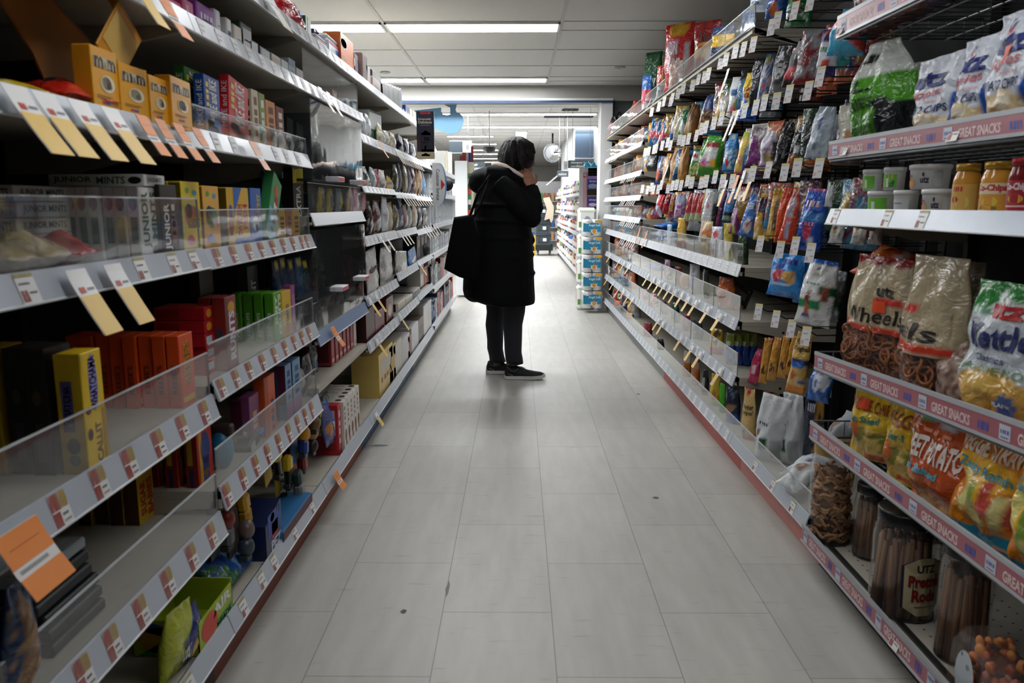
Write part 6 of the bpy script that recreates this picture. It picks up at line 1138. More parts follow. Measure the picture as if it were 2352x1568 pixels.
def tub(u0, u1, z, h, body, art, look, lift):
    X = XR + .05; Y = Yof((u0 + u1) / 2, X, z); rr = (u1 - u0) * Y / 1800 / 2
    b = MB(); b.lathe([(rr * .9, 0), (rr * .97, h * .8), (rr, h * .82)], mat(body, .35), 28, cap=True); o = b.build('dip_tub')
    c = MB(); c.lathe([(rr * 1.03, h * .80), (rr * 1.04, h * .97), (rr * .98, h), (.001, h)], mat('e9e9e8', .3), 28); c.build('lid', o)
    p = MB(); put = lambda a, z_: (math.sin(a) * rr * (.925 + .07 * z_ / h / .8), -math.cos(a) * rr * (.925 + .07 * z_ / h / .8), z_)
    for it in art: p.mark(it, put)
    p.build('label_print', o)
    o.location = (X + rr, Y, z); o.rotation_euler = (0, 0, RIGHT + .45); tag(o, look, WS_, 'dip tub', 'dip tubs on the white shelf')
zW = 1.101; th = .058
GRN = lambda: [('r', -.9, .9, .006, .04, '6fb93a'), ('r', -.2, .1, .008, .03, 'dfe8d8'), ('r', -1.2, -.95, .004, .042, 'c4ccc0')]
UT = lambda: [('r', -1.1, -.3, .004, .02, 'd88a4a'), ('e', -.5, .014, .3, .009, 'e2b04a'), ('t', 'Dip', -.9, -.4, .026, .036, 'b8303c', 0, .02), ('t', 'utz', .15, .6, .014, .028, '1f2a50', 0, .03), ('e', .3, .034, .06, .005, '1f2a50'), ('r', .8, 1.3, .006, .04, 'b8babc')]
for i in range(2):
    z = zW + i * (th + .001)
    tub(1960, 2026 - 24 * i, z, th, 'e2e4e2', GRN(), ['green and white dip tub at the shelf end, lower', 'green dip tub at the shelf end, upper'][i], i)
    tub(2026 - 20 * i, 2078 - 26 * i, z, th, 'e4e4e2', [('r', -.8, .9, .008, .036, 'c8cacc'), ('r', -.6, .3, .024, .027, '6a6e74')] if i == 0 else GRN() + [('t', 'Puff', -.1, .7, .008, .024, '1f2a60', 0, .03), ('e', .3, .034, .25, .008, 'e0c860')], ['plain white dip tub with grey print, lower', 'green dip tub with blue lettering, upper'][i], i)
    tub(2080 - 32 * i, 2155 - 22 * i, z, th, 'e6e6e4', UT(), ['white dip tub with an orange chip print, lower', 'white dip tub with an orange chip print, upper'][i], i)
def jar(u0, u1, vt, z, look, body, lid, lab):
    X = XR + .045; Y = Yof((u0 + u1) / 2, X, z); rr = (u1 - u0) * Y / 1800 / 2; h = Zof(vt, X, Y) - z
    b = MB(); b.lathe([(rr * .9, 0), (rr, .006), (rr, h * .66), (rr * .93, h * .76), (rr * .8, h * .84), (rr * .8, h * .87)], mat(body, .12, spec=.7), 28); o = b.build('salsa_jar')
    c = MB(); c.lathe([(rr * .86, h * .86), (rr * .88, h * .985), (rr * .8, h), (.001, h)], mat(lid, .3, metal=.4), 28); c.build('lid', o)
    p = MB(); 
    for k, it in enumerate(lab(h)): p.mark(it, lambda a, z_, q=1.012 + .003 * k: (math.sin(a) * rr * q, -math.cos(a) * rr * q, z_))
    p.build('label_print', o); o.location = (X + rr, Y, z); o.rotation_euler = (0, 0, RIGHT + .5); tag(o, look, WS_, 'jar', 'salsa jars on the white shelf')
JY = lambda h: [('r', -1.3, 1.3, h * .08, h * .6, 'e0a040'), ('r', -1.3, 1.3, h * .4, h * .6, 'ead9b8'), ('t', 'Co-Chips', -.9, 1.1, h * .42, h * .58, 'c02a38', 0, .05), ('p', [(-.9, h * .32), (1, h * .36), (1, h * .42), (-.9, h * .38)], 'c83038'), ('e', .1, h * .26, .5, h * .1, 'e6c84a'), ('e', .0, h * .14, .6, h * .05, '8a7a3a'), ('r', -1.4, 1.4, h * .05, h * .08, 'e89a20')]
JR = lambda h: [('r', -1.3, 1.3, h * .08, h * .62, 'a82a38'), ('t', 'Co-Chips', -.9, 1.1, h * .42, h * .58, 'ecd8d8', 0, .05), ('e', .1, h * .3, .6, h * .08, 'e0b83a'), ('r', -.8, .9, h * .16, h * .19, 'e8c0b8')]
JP = lambda h: [('r', -1.3, 1.3, h * .08, h * .6, 'dcae5a'), ('t', '~', -.5, .3, h * .46, h * .55, 'c02a38'), ('e', .3, h * .24, .5, h * .13, 'e0cc78'), ('e', -.3, h * .3, .3, h * .06, 'a83024'), ('r', -1.4, 1.4, h * .05, h * .08, 'e89a20')]
jar(2157, 2214, 376, zW, 'yellow cheese salsa jar with a gold lid, beside the tubs', 'd8983a', 'c89a3a', JP); jar(2216, 2284, 371, zW, 'yellow cheese salsa jar with red script label', 'd8983a', 'c89a3a', JY)
jar(2284, 2338, 363, zW, 'red salsa jar with a yellow label patch', '7a1c20', 'b03038', JR); jar(2340, 2394, 362, zW, 'red salsa jar cut by the edge of the picture', '7a1c20', 'b03038', JR)
# bags on the wire racks
RW = ['on the top wire rack', 'on the second wire rack', 'on the third wire rack', 'on the lowest wire rack']
def rackbag(u0, u1, v0, z, c, art, look, where, X=.99, d=.10, yaw=.12, seed=0, lean=0.0, style='stand', wk=.92, kind='gloss', window=None, nx=24, nz=34, tilt=.04, back=None, name='chip_bag', pinch=.9):
    Xf = X - d / 2; Y0, Y1 = Yof(u0, Xf, z + .12), Yof(u1, Xf, z + .12); w = (Y0 - Y1) * wk; Yc = (Y0 + Y1) / 2
    h = Zof(v0, X - d * .1, Yc) - z
    o, put = bag(name, w, h, d, c, art, seed, style, nx, nz, kind, back, window, 0, pinch); o.location = (X, Yc, z); o.rotation_euler = (tilt, lean, RIGHT + yaw); tag(o, look, where, 'chip bag', 'bags on the wire racks'); return o, put, (w, h, d)
zr = lambda zlo, rise, Y: zlo + .010 + rise * ((2.325 - Y) / 1.265 - .5)
CH_ = [('e', -.45, .24, .34, .11, 'd8b886'), ('e', .1, .26, .36, .12, 'e6d3ac'), ('e', .5, .22, .34, .10, 'dcc092'), ('e', -.1, .14, .7, .09, 'cfa870'), ('e', .12, .28, .2, .06, 'f2e8d0'), ('e', -.42, .26, .18, .06, 'ead9b4'), ('e', .5, .23, .2, .05, 'ecd8ac')]
UTZ = [('b', .0, .05, 'c8ccd4')] + CH_ + [('r', .70, .88, .04, .56, '1f55b4'), ('t', 'utz', -.66, .58, .66, .83, '1c2a78', 0, .035), ('t', 'Ripples', -.6, .5, .53, .64, 'c8606c', 0, .01, .03), ('t', 'Original', -.1, .55, .475, .52, 'd08088', 0, 0, .02), ('t', 'POTATO CHIPS', -.66, .64, .37, .455, '2a3c68', 0, .02), ('e', -.30, .88, .16, .05, '1c2a68'), ('e', -.26, .845, .10, .03, 'c83a3c'), ('e', -.28, .885, .08, .03, 'dcdfe8')]
for i, (u0, u1, v0, X, look, st) in enumerate(((2066, 2182, 126, .985, 'white potato chip bag, farthest of three', None), (2160, 2268, 82, .99, 'white potato chip bag, middle of three', None), (2238, 2362, 18, .985, 'white potato chip bag with orange price sticker', 1))):
    art = UTZ + ([('S', -.20, .12, .60, .72, 'f0693c')] if st else [])
    rackbag(u0, u1, v0, zr(1.248, -.012, 1.8), 'd3d8e2', art, look, RW[1], X=X + .01, d=.11, yaw=.05, seed=140 + i, tilt=.06, nx=26, nz=40)
rackbag(1912, 2068, 92, zr(1.248, -.012, 2.2), '4f9c1c', [('b', .70, 1, 'cfd4cc'), ('r', .28, 1, .0, .44, '161a1e'), ('e', .32, .42, .26, .06, '161a1e'), ('e', -.35, .06, .5, .10, 'c8843c'), ('e', -.1, .09, .3, .08, 'd89a54'), ('t', 'L.', -.55, .0, .56, .68, '141a14', 0, .02), ('t', 'RIES', -.62, .12, .40, .50, '1c3c14', 0, .02, .04), ('t', 'Sour Cream & Onion', -.72, .3, .29, .34, '1c3c14', 0, 0, .03), ('t', 'POTATO CHIPS', -.68, .26, .17, .25, '1c3c14', 0, .02), ('e', -.7, .83, .2, .06, '2a2c2a'), ('e', -.35, .86, .16, .05, '1f2a1c'), ('b', .0, .03, '2a6a1c')],
        'lime green chip bag with a crumpled white top', RW[1], X=.985, d=.13, yaw=.5, seed=150, lean=-.06, wk=.52, pinch=.42)
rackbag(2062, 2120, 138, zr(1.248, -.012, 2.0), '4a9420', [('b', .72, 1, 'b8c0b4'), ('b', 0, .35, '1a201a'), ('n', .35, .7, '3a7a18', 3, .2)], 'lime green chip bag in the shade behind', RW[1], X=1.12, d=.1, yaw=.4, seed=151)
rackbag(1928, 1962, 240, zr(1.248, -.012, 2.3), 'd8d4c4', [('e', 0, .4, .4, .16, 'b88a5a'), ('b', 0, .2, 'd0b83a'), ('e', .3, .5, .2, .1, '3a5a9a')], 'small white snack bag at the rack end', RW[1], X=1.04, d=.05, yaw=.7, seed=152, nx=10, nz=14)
for i, (u, c) in enumerate(((2010, '4a1c28'), (2090, '5c2a1c'), (2180, '42204a'), (2280, '6a2c20'))):
    o, _ = bag('chip_bag', .22, .26, .10, c, [('n', 0, 1, ['7a3040', '8a4a2c', '6a3a70', '94482c'][i], 3, .15)], 160 + i, 'stand', 12, 16); Y = Yof(u, .99, 1.6); o.location = (.995, Y, zr(1.575, -.02, Y) + .002); o.rotation_euler = (.03, 0, RIGHT); tag(o, ['maroon', 'russet', 'plum', 'rust-red'][i] + ' chip bag seen from below', RW[0], 'chip bag', 'bags on the wire racks')
hang(2000, 2022, 60, 110, 'b8583c', [('n', 0, 1, 'd88a6a', 3, .1)], 'rosy orange bag tip', None, where='hanging beside the top wire rack', X=1.12)
# pretzel bags: printed tops, clear windows, pretzels inside
def pretzels(o, put, dims, seed, n=46, v1=.40, rr=.021):
    """Wheel-shaped pretzels heaped against the clear lower part of the bag."""
    random.seed(seed); b = MB(); m1, m2 = mat('8a4a20', .5, bump=.3), mat('a5602c', .5, bump=.3)
    for i in range(n):
        u = random.uniform(-.82, .82); v = random.uniform(.05, v1); p = put(u, v); m_ = m1 if i % 2 else m2
        c = Vector((p[0], p[1] + .016 + .012 * random.random(), p[2])); M = Matrix.Rotation(random.uniform(-.5, .5), 3, 'X') @ Matrix.Rotation(random.uniform(-.5, .5), 3, 'Z'); ph = random.uniform(0, 6)
        ring = [c + M @ Vector((rr * math.cos(a * PI / 7 + ph), 0, rr * math.sin(a * PI / 7 + ph))) for a in range(15)]
        b.tube(ring, .0036, m_, 6, False)
        for k in range(3):
            a = ph + k * PI / 1.5; b.tube([c, c + M @ Vector((rr * math.cos(a), 0, rr * math.sin(a)))], .0032, m_, 5)
    q = b.build('pretzel_filling', o); q['kind'] = 'stuff'
    b = MB(); w, h, d = dims; b.box(-w * .43, w * .43, -d * .20, d * .25, .006, h * v1, mat('5a3018', .8, bump=.5), .02); b.build('pretzel_bulk', o)
zc = lambda Y: zr(.672, .07, Y)
PB = lambda: [('b', .40, .445, 'c63a22'), ('b', .93, 1, '8a1c1c'), ('r', .0, .75, .645, .69, 'cf3a30'), ('t', 'utz', .1, .6, .70, .78, '1d1714', 0, .04), ('t', 'Wheels', -.75, .85, .48, .60, '211a16', 0, .01, .02), ('S', .05, .34, .575, .665, 'f0562c'), ('n', .7, .95, 'b8a480', 2.5, .25)]
o, put, dm = rackbag(1912, 2040, 588, zc(2.2), 'c0b091', PB(), 'pretzel bag with black script and red stripe, farther one', RW[2], X=.985, d=.12, yaw=.35, seed=171, window=(.03, .40), lean=.04, wk=.75, pinch=.72); pretzels(o, put, dm, 1)
PB2 = [('b', .33, .39, 'c63a22'), ('r', -.9, -.15, .60, .655, 'cf3a30'), ('t', 'els', -.75, .5, .42, .54, '211a16', 0, .01), ('n', .6, .95, 'b0a080', 2.5, .25), ('r', .7, .8, .45, .62, '8a7a60')]
o, put, dm = rackbag(2030, 2168, 588, zc(1.95), 'b5a586', PB2, 'pretzel bag with black script and red stripe, nearer one', RW[2], X=1.0, d=.12, yaw=.12, seed=172, window=(.03, .33), wk=.85, pinch=.8); pretzels(o, put, dm, 2, 36, .33)
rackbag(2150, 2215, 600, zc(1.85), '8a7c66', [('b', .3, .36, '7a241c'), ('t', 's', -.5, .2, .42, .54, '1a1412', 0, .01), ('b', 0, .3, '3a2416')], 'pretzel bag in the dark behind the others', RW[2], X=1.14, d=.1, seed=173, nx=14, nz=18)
o, _ = bag('snack_bag', .17, .13, .06, 'dd5a1c', [('r', .1, .5, .0, 1, 'c8ccd0'), ('e', -.5, .8, .2, .1, '2a1c14'), ('e', -.7, .7, .2, .3, 'e0a04a'), ('n', 0, 1, 'b8401c', 3, .2)], 174, 'pillow', 12, 14); Y = Yof(1985, .97, .95); o.location = (1.0, Y, zc(2.2) + .262); o.rotation_euler = (-.9, .2, RIGHT + .5); tag(o, 'orange snack bag with a white band', 'lying on top of the pretzel bags', 'snack bag')
o, put = bag('popcorn_bag', .12, .17, .06, 'a58a7c', [('n', 0, 1, 'd0b8a8', 6, .0), ('n', .1, .9, '7a5a4c', 7, .2)], 175, 'pillow', 14, 18); Y = Yof(2165, .96, .72); o.location = (.985, Y, zc(Y) + .002); o.rotation_euler = (-.15, -.35, RIGHT + .1); tag(o, 'small clear bag of brown puffs leaning over', RW[2], 'snack bag')
KE = [('b', .80, 1, '2f8a3c'), ('b', .76, .80, '7aa88a'), ('e', .1, .20, .95, .21, 'd0a04a'), ('e', -.3, .14, .5, .11, 'dcb25e'), ('e', .4, .1, .4, .10, 'c89238'), ('e', -.1, .30, .4, .06, 'd8b05a'), ('e', .08, .815, .5, .075, 'e4e4e2'), ('t', 'utz', -.30, .50, .76, .88, 'c0282e', 0, .045), ('e', -.15, .915, .14, .03, 'e8eaf0'), ('t', 'Kettle', -.72, .80, .545, .72, '1b2660', 0, .03, .03), ('t', 'Classics', -.35, .30, .455, .505, '2c3a68', 0, .01), ('t', 'JALAPENO', -.72, .78, .36, .43, '6a8f5c', 0, 0, .01), ('e', .55, .19, .22, .085, '5a70b0'), ('t', 'PLANET', .28, .72, .175, .205, 'e8ecf4', 0, .03), ('b', 0, .03, '2f7a3c')]
rackbag(2172, 2352, 650, zc(1.6), 'c3cbd2', KE, 'white and green kettle chip bag with blue script', RW[2], X=.985, d=.12, yaw=.08, seed=181, nx=30, nz=44)
rackbag(2334, 2500, 650, zc(1.4), 'c3cbd2', KE, 'white and green kettle chip bag cut by the picture edge', RW[2], X=.99, d=.12, yaw=.05, seed=182)
zl = lambda Y: zr(.428, .012, Y)
VC = [('e', -.1, .22, .9, .20, 'd0ae5a'), ('e', -.35, .30, .3, .10, '8a8a3a'), ('e', .4, .26, .35, .12, '7f8434'), ('e', -.6, .36, .28, .12, 'c86a34'), ('e', .1, .2, .35, .12, 'ddc070'), ('e', .2, .06, .4, .05, 'c04a34'), ('e', .75, .38, .2, .08, 'b8502c'), ('t', 'VEGGIE CHIPS', -.95, .78, .60, .74, '9a3c1c', 0, .02), ('t', 'Sea Salted', -.75, .30, .46, .54, '1f7a74', 0, .03, .03), ('r', -.25, .2, .86, .94, '4a8ab0'), ('r', -.25, .0, .86, .94, '5aa06a'), ('e', .55, .85, .2, .05, '6a6450'), ('r', -.9, -.5, .80, .95, 'd8d8d4')]
rackbag(1922, 2036, 868, zl(2.15), 'e3bc2c', VC + [('S', -.55, -.15, .62, .75, 'ee4f24')], 'yellow veggie chip bag with an orange sticker', RW[3], X=1.0, d=.12, yaw=.5, seed=191, wk=.58)
rackbag(1992, 2102, 892, zl(2.0), 'dcb42c', [('t', 'VEGGIE', -.85, .85, .62, .76, '9a3c1c', 0, .02), ('t', 'Ser-l', -.6, .3, .48, .56, '1f7a74', 0, .03)] + VC[:7] + [('b', 0, .05, 'e8cc20'), ('b', .92, 1, '8a8c8c')], 'second yellow veggie chip bag, narrower in view', RW[3], X=.985, d=.11, yaw=.5, seed=192, wk=.52)
SP = [('e', -.5, .16, .4, .18, 'cf7a3a'), ('e', .1, .10, .4, .12, 'd88a44'), ('e', -.2, .08, .2, .07, 'e8c070'), ('e', .35, .06, .2, .06, 'd8a050'), ('t', 'SWEET POTATO', -.85, .62, .46, .66, 'e8dcd4', 0, .04, -.03), ('t', 'Sea Salted', -.75, .25, .35, .42, '4f94a8', 0, .04, -.03), ('r', -.55, -.2, .80, .90, '4a9ab8'), ('r', -.55, -.35, .80, .84, '6ab06a'), ('r', -.1, .3, .76, .86, 'a8acb0'), ('t', '~', -.7, .3, .70, .73, 'd88a64'), ('e', -.8, .88, .18, .08, 'd0d0cc')]
rackbag(2048, 2222, 922, zl(1.85), 'bf4f1c', SP, 'rust-orange sweet potato chip bag', RW[3], X=.985, d=.13, yaw=.2, seed=193, wk=.82, nx=28, nz=40)
ST = [('e', -.2, .62, .9, .12, 'eab02c'), ('e', -.3, .5, .5, .1, 'eab42c'), ('t', 'VEGGIE STRAWS', -.85, .8, .74, .90, 'dfc9b6', 0, .03), ('t', 'Zesty Ranch', -.7, .5, .58, .68, '3f8a94', 0, .03, -.03), ('e', -.45, .44, .12, .2, 'd6d07a'), ('e', -.15, .36, .12, .2, '7f9a3c'), ('e', .15, .40, .13, .2, 'b8483c'), ('e', .4, .30, .12, .22, 'd8d490'), ('e', .6, .42, .12, .16, 'a84438'), ('e', .0, .24, .2, .1, 'd8c878'), ('s', .06, .16, '2a88a4', -.05), ('s', .16, .22, 'e08a1c', -.05), ('b', 0, .05, '1f7a98')]
rackbag(2152, 2345, 980, zl(1.65), 'd98420', ST, 'orange veggie straw bag with green and red straws printed', RW[3], X=.985, d=.13, yaw=.15, seed=194, wk=.85, nx=28, nz=40)
rackbag(2270, 2480, 1010, zl(1.45), 'd98420', ST, 'orange veggie straw bag cut by the picture edge', RW[3], X=.975, d=.13, yaw=.1, seed=195, wk=.85)
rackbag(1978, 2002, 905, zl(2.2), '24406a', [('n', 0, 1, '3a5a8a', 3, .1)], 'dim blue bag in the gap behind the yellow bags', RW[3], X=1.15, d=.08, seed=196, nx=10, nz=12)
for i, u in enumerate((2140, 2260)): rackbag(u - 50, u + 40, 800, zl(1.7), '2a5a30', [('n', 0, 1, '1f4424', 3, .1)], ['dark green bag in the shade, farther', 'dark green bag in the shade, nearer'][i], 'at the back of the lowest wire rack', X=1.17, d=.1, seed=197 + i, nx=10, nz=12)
# deck of the chip rack: pretzel jars and clear boxes
zk = .0836; DK = 'on the lowest deck'
PLA = clear('clear_jar_plastic', (.97, .97, .98), .03, sheen=1.4)
def pjar(u0, u1, vt, lid, X, kind, look, label=None):
    Y = Yof((u0 + u1) / 2, X, zk + .1); r_ = (u1 - u0) * Y / 1800 / 2; h = Zof(vt, X, Y) - zk
    b = MB(); b.lathe([(r_ * .93, .002), (r_, .012), (r_, h * .74), (r_ * .95, h * .80), (r_ * .97, h * .82), (r_ * .9, h * .85), (r_ * .92, h * .87), (r_ * .86, h * .90)], PLA, 36, cap=False); o = b.build('pretzel_jar')
    c = MB(); c.lathe([(r_ * .9, h * .88), (r_ * .92, h * .985), (r_ * .86, h), (.001, h)], mat(lid, .3), 32, cap=False); c.build('lid', o)
    q = MB(); q.lathe([(.001, .002), (r_ * .92, .002)], mat('1a1816', .4), 32, cap=False); q.build('jar_base', o)
    f = MB(); random.seed(int(u0)); m1, m2 = mat('6c4933', .6, bump=.3), mat('87613f', .6, bump=.3)
    if kind == 'rods':
        for i in range(75):
            a = random.uniform(0, 2 * PI); q = r_ * .86 * math.sqrt(random.uniform(.35, 1)); x, y = q * math.cos(a), q * math.sin(a); a2 = a + random.uniform(-.25, .25)
            f.tube([(x, y, .008), (.85 * q * math.cos(a2), .85 * q * math.sin(a2), h * random.uniform(.66, .78))], .0068, m1 if i % 2 else m2, 7)
    else:
        for i in range(210):
            a = random.uniform(0, 2 * PI); q = r_ * .80 * math.sqrt(random.uniform(.45, 1)); z = random.uniform(.012, h * .72); c0 = Vector((q * math.cos(a), q * math.sin(a), z)); dr = Vector((-math.sin(a), math.cos(a), random.uniform(-1.2, 1.2))).normalized() * random.uniform(.018, .03)
            P = [c0 - dr, c0 - dr * .5 + Vector((0, 0, .004)), c0, c0 + dr * .5 - Vector((0, 0, .004)), c0 + dr]
            P = [Vector((p.x, p.y, max(.01, min(h * .74, p.z)))) * 1 for p in P]
            P = [Vector((p.x * min(1, r_ * .9 / max(1e-6, math.hypot(p.x, p.y))), p.y * min(1, r_ * .9 / max(1e-6, math.hypot(p.x, p.y))), p.z)) for p in P]
            f.tube(P, [.004, .0056, .0046, .0056, .004], mat('bd8c58', .6, bump=.3) if i % 2 else mat('9a6a40', .6, bump=.3), 6)
        f.lathe([(.001, .01), (r_ * .6, .01), (r_ * .6, h * .7), (.001, h * .7)], mat('6a4426', .9), 16)
    f = f.build('pretzels_inside', o); f['kind'] = 'stuff'
    if label:
        p = MB(); put = lambda a, z_: (math.sin(a) * r_ * 1.012, -math.cos(a) * r_ * 1.012, z_); put2 = lambda a, z_: (math.sin(a) * r_ * 1.018, -math.cos(a) * r_ * 1.018, z_)
        S = lambda f_, k: [(-.62 * k, h * .16), (-.2, h * .10 - .004 * k), (.2, h * .10 - .004 * k), (.62 * k, h * .16), (.66 * k, h * .56), (.25, h * .62 + .004 * k), (-.25, h * .62 + .004 * k), (-.66 * k, h * .56)]
        def bent(poly, c, pt):
            cx = sum(a for a, _ in poly) / len(poly)
            for i in range(len(poly)):
                (a0, b0), (a1, b1) = poly[i], poly[(i + 1) % len(poly)]
                p.face([pt(0, h * .36), pt(a0 * .5, (b0 + h * .36) / 2), pt(a1 * .5, (b1 + h * .36) / 2)], c); p.face([pt(a0 * .5, (b0 + h * .36) / 2), pt(a0, b0), pt(a1, b1), pt(a1 * .5, (b1 + h * .36) / 2)], c)
        bent(S(0, 1.12), mat('1c1f3c', .4), put); bent(S(0, 1.0), mat('cfc39a', .5), lambda a, z_: (math.sin(a) * r_ * 1.015, -math.cos(a) * r_ * 1.015, z_))
        put2 = lambda a, z_: (math.sin(a) * r_ * 1.02, -math.cos(a) * r_ * 1.02, z_)
        for it in [('t', 'UTZ', -.3, .3, h * .50, h * .575, '1b1816', 0, .03), ('t', 'Pretzel', -.52, .52, h * .36, h * .475, '8c1f1f', 0, .05), ('t', 'Rods', -.40, .40, h * .22, h * .34, '8c1f1f', 0, .05), ('r', -.3, .3, h * .17, h * .18, '7a7050')]: p.mark(it, put2)
        p.build('jar_label', o)
    o.location = (X, Y, zk); o.rotation_euler = (0, 0, RIGHT + (1.75 if label else .9)); tag(o, look, DK, 'pretzel jar', 'pretzel jars on the deck')
pjar(1857, 1962, 1012, 'a98a4a', .985, 'twist', 'clear jar of knobbly pretzel sticks with a gold lid')
pjar(1960, 2046, 1110, '111214', 1.06, 'rods', 'black-lidded pretzel rod jar partly behind the labelled one')
pjar(2000, 2152, 1166, '0f1012', 1.0, 'rods', 'big black-lidded jar of pretzel rods with a cream label', True)
pjar(2150, 2272, 1240, '101113', 1.03, 'rods', 'black-lidded jar of pretzel rods behind the clear boxes')
for i, (u0, u1, v0) in enumerate(((2178, 2262, 1372), (2250, 2348, 1478), (2330, 2440, 1560))):
    X = .93; Y0, Y1 = Yof(u0, X, .15), Yof(u1, X, .15); w = (Y0 - Y1) * .5 * .95; Yc = (Y0 + Y1) / 2; h = .155
    t = empty('snack_box', (X, Yc, zk), RIGHT)
    b = MB(); prof = [(0, .004), (-.004, .03), (.004, h - .03), (.03, h), (.14, h), (.16, h - .03), (.16, .004)]
    b.loft([[(x, y, z) for y, z in prof] for x in (-w, -w + .008, w - .008, w)], PLA, smooth=False); b.build('clear_box', t)
    f = MB(); random.seed(40 + i)
    for k in range(130):
        c0 = Vector((random.uniform(-w * .82, w * .82), random.uniform(.014, .145), random.uniform(.014, h - .02))); q = random.uniform(.010, .016)
        f.ball(c0, (q, q * random.uniform(.5, .9), q * random.uniform(.6, 1)), mat(['d06a20', 'a04a18', 'de8a34'][k % 3], .5, bump=.4), 8, 6)
    f.box(-w * .7, w * .7, .045, .125, .01, h * .7, mat('6a3414', .9)); f = f.build('snack_filling', t); f['kind'] = 'stuff'
    p = MB(); p.mark(('e', 0, h * .50, w * .52, h * .36, 'c3c9cf'), lambda a, c: (a, -.0055, c)); p.mark(('e', w * .15, h * .66, w * .1, h * .04, '8a9096'), lambda a, c: (a, -.0060, c)); p.mark(('e', -w * .2, h * .78, w * .05, h * .03, '6a7076'), lambda a, c: (a, -.0060, c)); p.build('oval_label', t)
    tag(t, ['clear box of orange snack mix with a blank oval label, farthest', 'clear box of orange snack mix with a blank oval label, middle', 'clear box of orange snack mix at the picture corner'][i], DK, 'snack box', 'clear snack boxes')
# ================================================================ beyond the candy bays and past the header
# white fixture bays at the end of the candy side
GS = mat('d5d6d6', .5, var=.03)
def whitebay(ya, yb, look):
    t = empty('gondola_shelving', (XL, (ya + yb) / 2, 0), LEFT); w = (yb - ya) / 2 - .002
    b = MB(); b.box(-w, w, .43, .45, .02, 1.52, mat('cfd0d0', .6)); b.build('back_panel', t)
    b = MB(); hm = mat('55575a', .8)
    for i in range(22):
        for j in range(12): b.box(-w + .03 + .05 * i, -w + .036 + .05 * i, .4285, .4295, .35 + .09 * j, .356 + .09 * j, hm)
    b.build('peg_holes', t)
    b = MB(); b.box(-w, w, .06, .075, 0, .12, mat('8f9294', .5)); b.build('kick_plate', t)
    for z, nm in ((.14, 'base_deck'), (.44, 'shelf'), (.71, 'shelf'), (.945, 'shelf'), (1.19, 'shelf'), (1.40, 'shelf')):
        b = MB(); b.box(-w, w, .0, .43, z, z + .022, GS); b.box(-w, w, -.004, .012, z - .012, z + .026, RAILW)
        b.build(nm, t)
    for k in range(7):
        b = MB(); x = -w + 2 * w * (k + .5) / 7; b.box(x - .002, x + .002, .02, .42, .98, 1.19, mat('c4c6c8', .4)); b.build('divider', t)
    tag(t, look, 'past the chocolate', 'shelving', 'white fixture bays'); return t
whitebay(6.205, 7.32, 'white bay with clear dividers and pale goods, nearer'); whitebay(7.325, 8.40, 'white bay of pale goods just before the header')
random.seed(31)
for ya in (6.25, 7.36):
    for z, hm in ((1.214, .16), (.969, .19), (.734, .16), (.464, .2), (.164, .22)):
        Y = ya
        while Y < ya + 1.0:
            w = random.uniform(.07, .13)
            c, cn = random.choice([('d8dadc', 'white'), ('c8ccd0', 'pale grey'), ('b8bcc2', 'silver'), ('8a9098', 'grey')] if z > .7 else [('1a1a1e', 'black'), ('6a2024', 'dark red'), ('d0442c', 'red-orange'), ('c8c8c6', 'pale'), ('2a3a5a', 'navy')])
            o = carton('household_box', w - .008, .12, hm * random.uniform(.7, 1), c, [('r', .15, .85, .55, .8, 'a8acb0'), ('r', .2, .7, .2, .3, '6a7078')], [('r', .15, .85, .3, .8, 'b4b8bc')], -1)
            o.location = (XL - .03, Y + w / 2, z); o.rotation_euler = (0, 0, LEFT); tag(o, cn + ' boxed household item', 'on the %s of the white bays' % {1.214: 'top shelf', .969: 'upper shelf', .734: 'middle shelf', .464: 'low shelf', .164: 'deck'}[z], 'household box', 'boxed goods in the white bays'); Y += w + .012
# slanted clear guard standing on the top of the white bay, clear ornaments behind it
b = MB(); b.loft([[(x, y, z) for y, z in ((.0, 0), (.10, .23), (.103, .23), (.003, 0))] for x in (-.8, .75)], ACR2, smooth=False); b.tube([(-.8, .10, .232), (.75, .10, .232)], .004, mat('e8eaec', .2)); b.tube([(-.1, .0, 0), (-.1, .10, .232)], .003, mat('e8eaec', .2))
tag(b.build('clear_panel', loc=(XL - .02, 6.9, 1.4285), rot=(0, 0, LEFT)), 'tall slanted clear plastic panel', 'on top of the white bays', 'panel')
for i in range(5):
    b = MB(); z = 0
    for k in range(3): b.ball((random.uniform(-.03, .03), .05, .05 + .06 * k), .05 - .01 * k, clear('clear_plastic_ware', (.93, .95, .96), .25), 12, 8)
    tag(b.build('plastic_ware', loc=(XL - .16, 7.45 + .18 * i, 1.43), rot=(0, 0, LEFT)), 'cluster of clear rounded plastic ware', 'on top of the farther white bay', 'plastic ware', 'clear ware on the white bays')
for i, (u, c, h) in enumerate(((1036, 'e8e6de', .20), (1042, 'd8d2b8', .22), (1050, 'e0dac0', .24))):
    o = carton('tall_box', .08, .1, h, c, [('r', .2, .8, .2, .8, 'c8c2a8')]); o.location = (XL + .0 - .03, Yof(u, XL, 1.4) - .3, 1.425); o.rotation_euler = (0, 0, LEFT); tag(o, ['white', 'cream', 'buff'][i] + ' tall box', 'on top of the white bays', 'box')
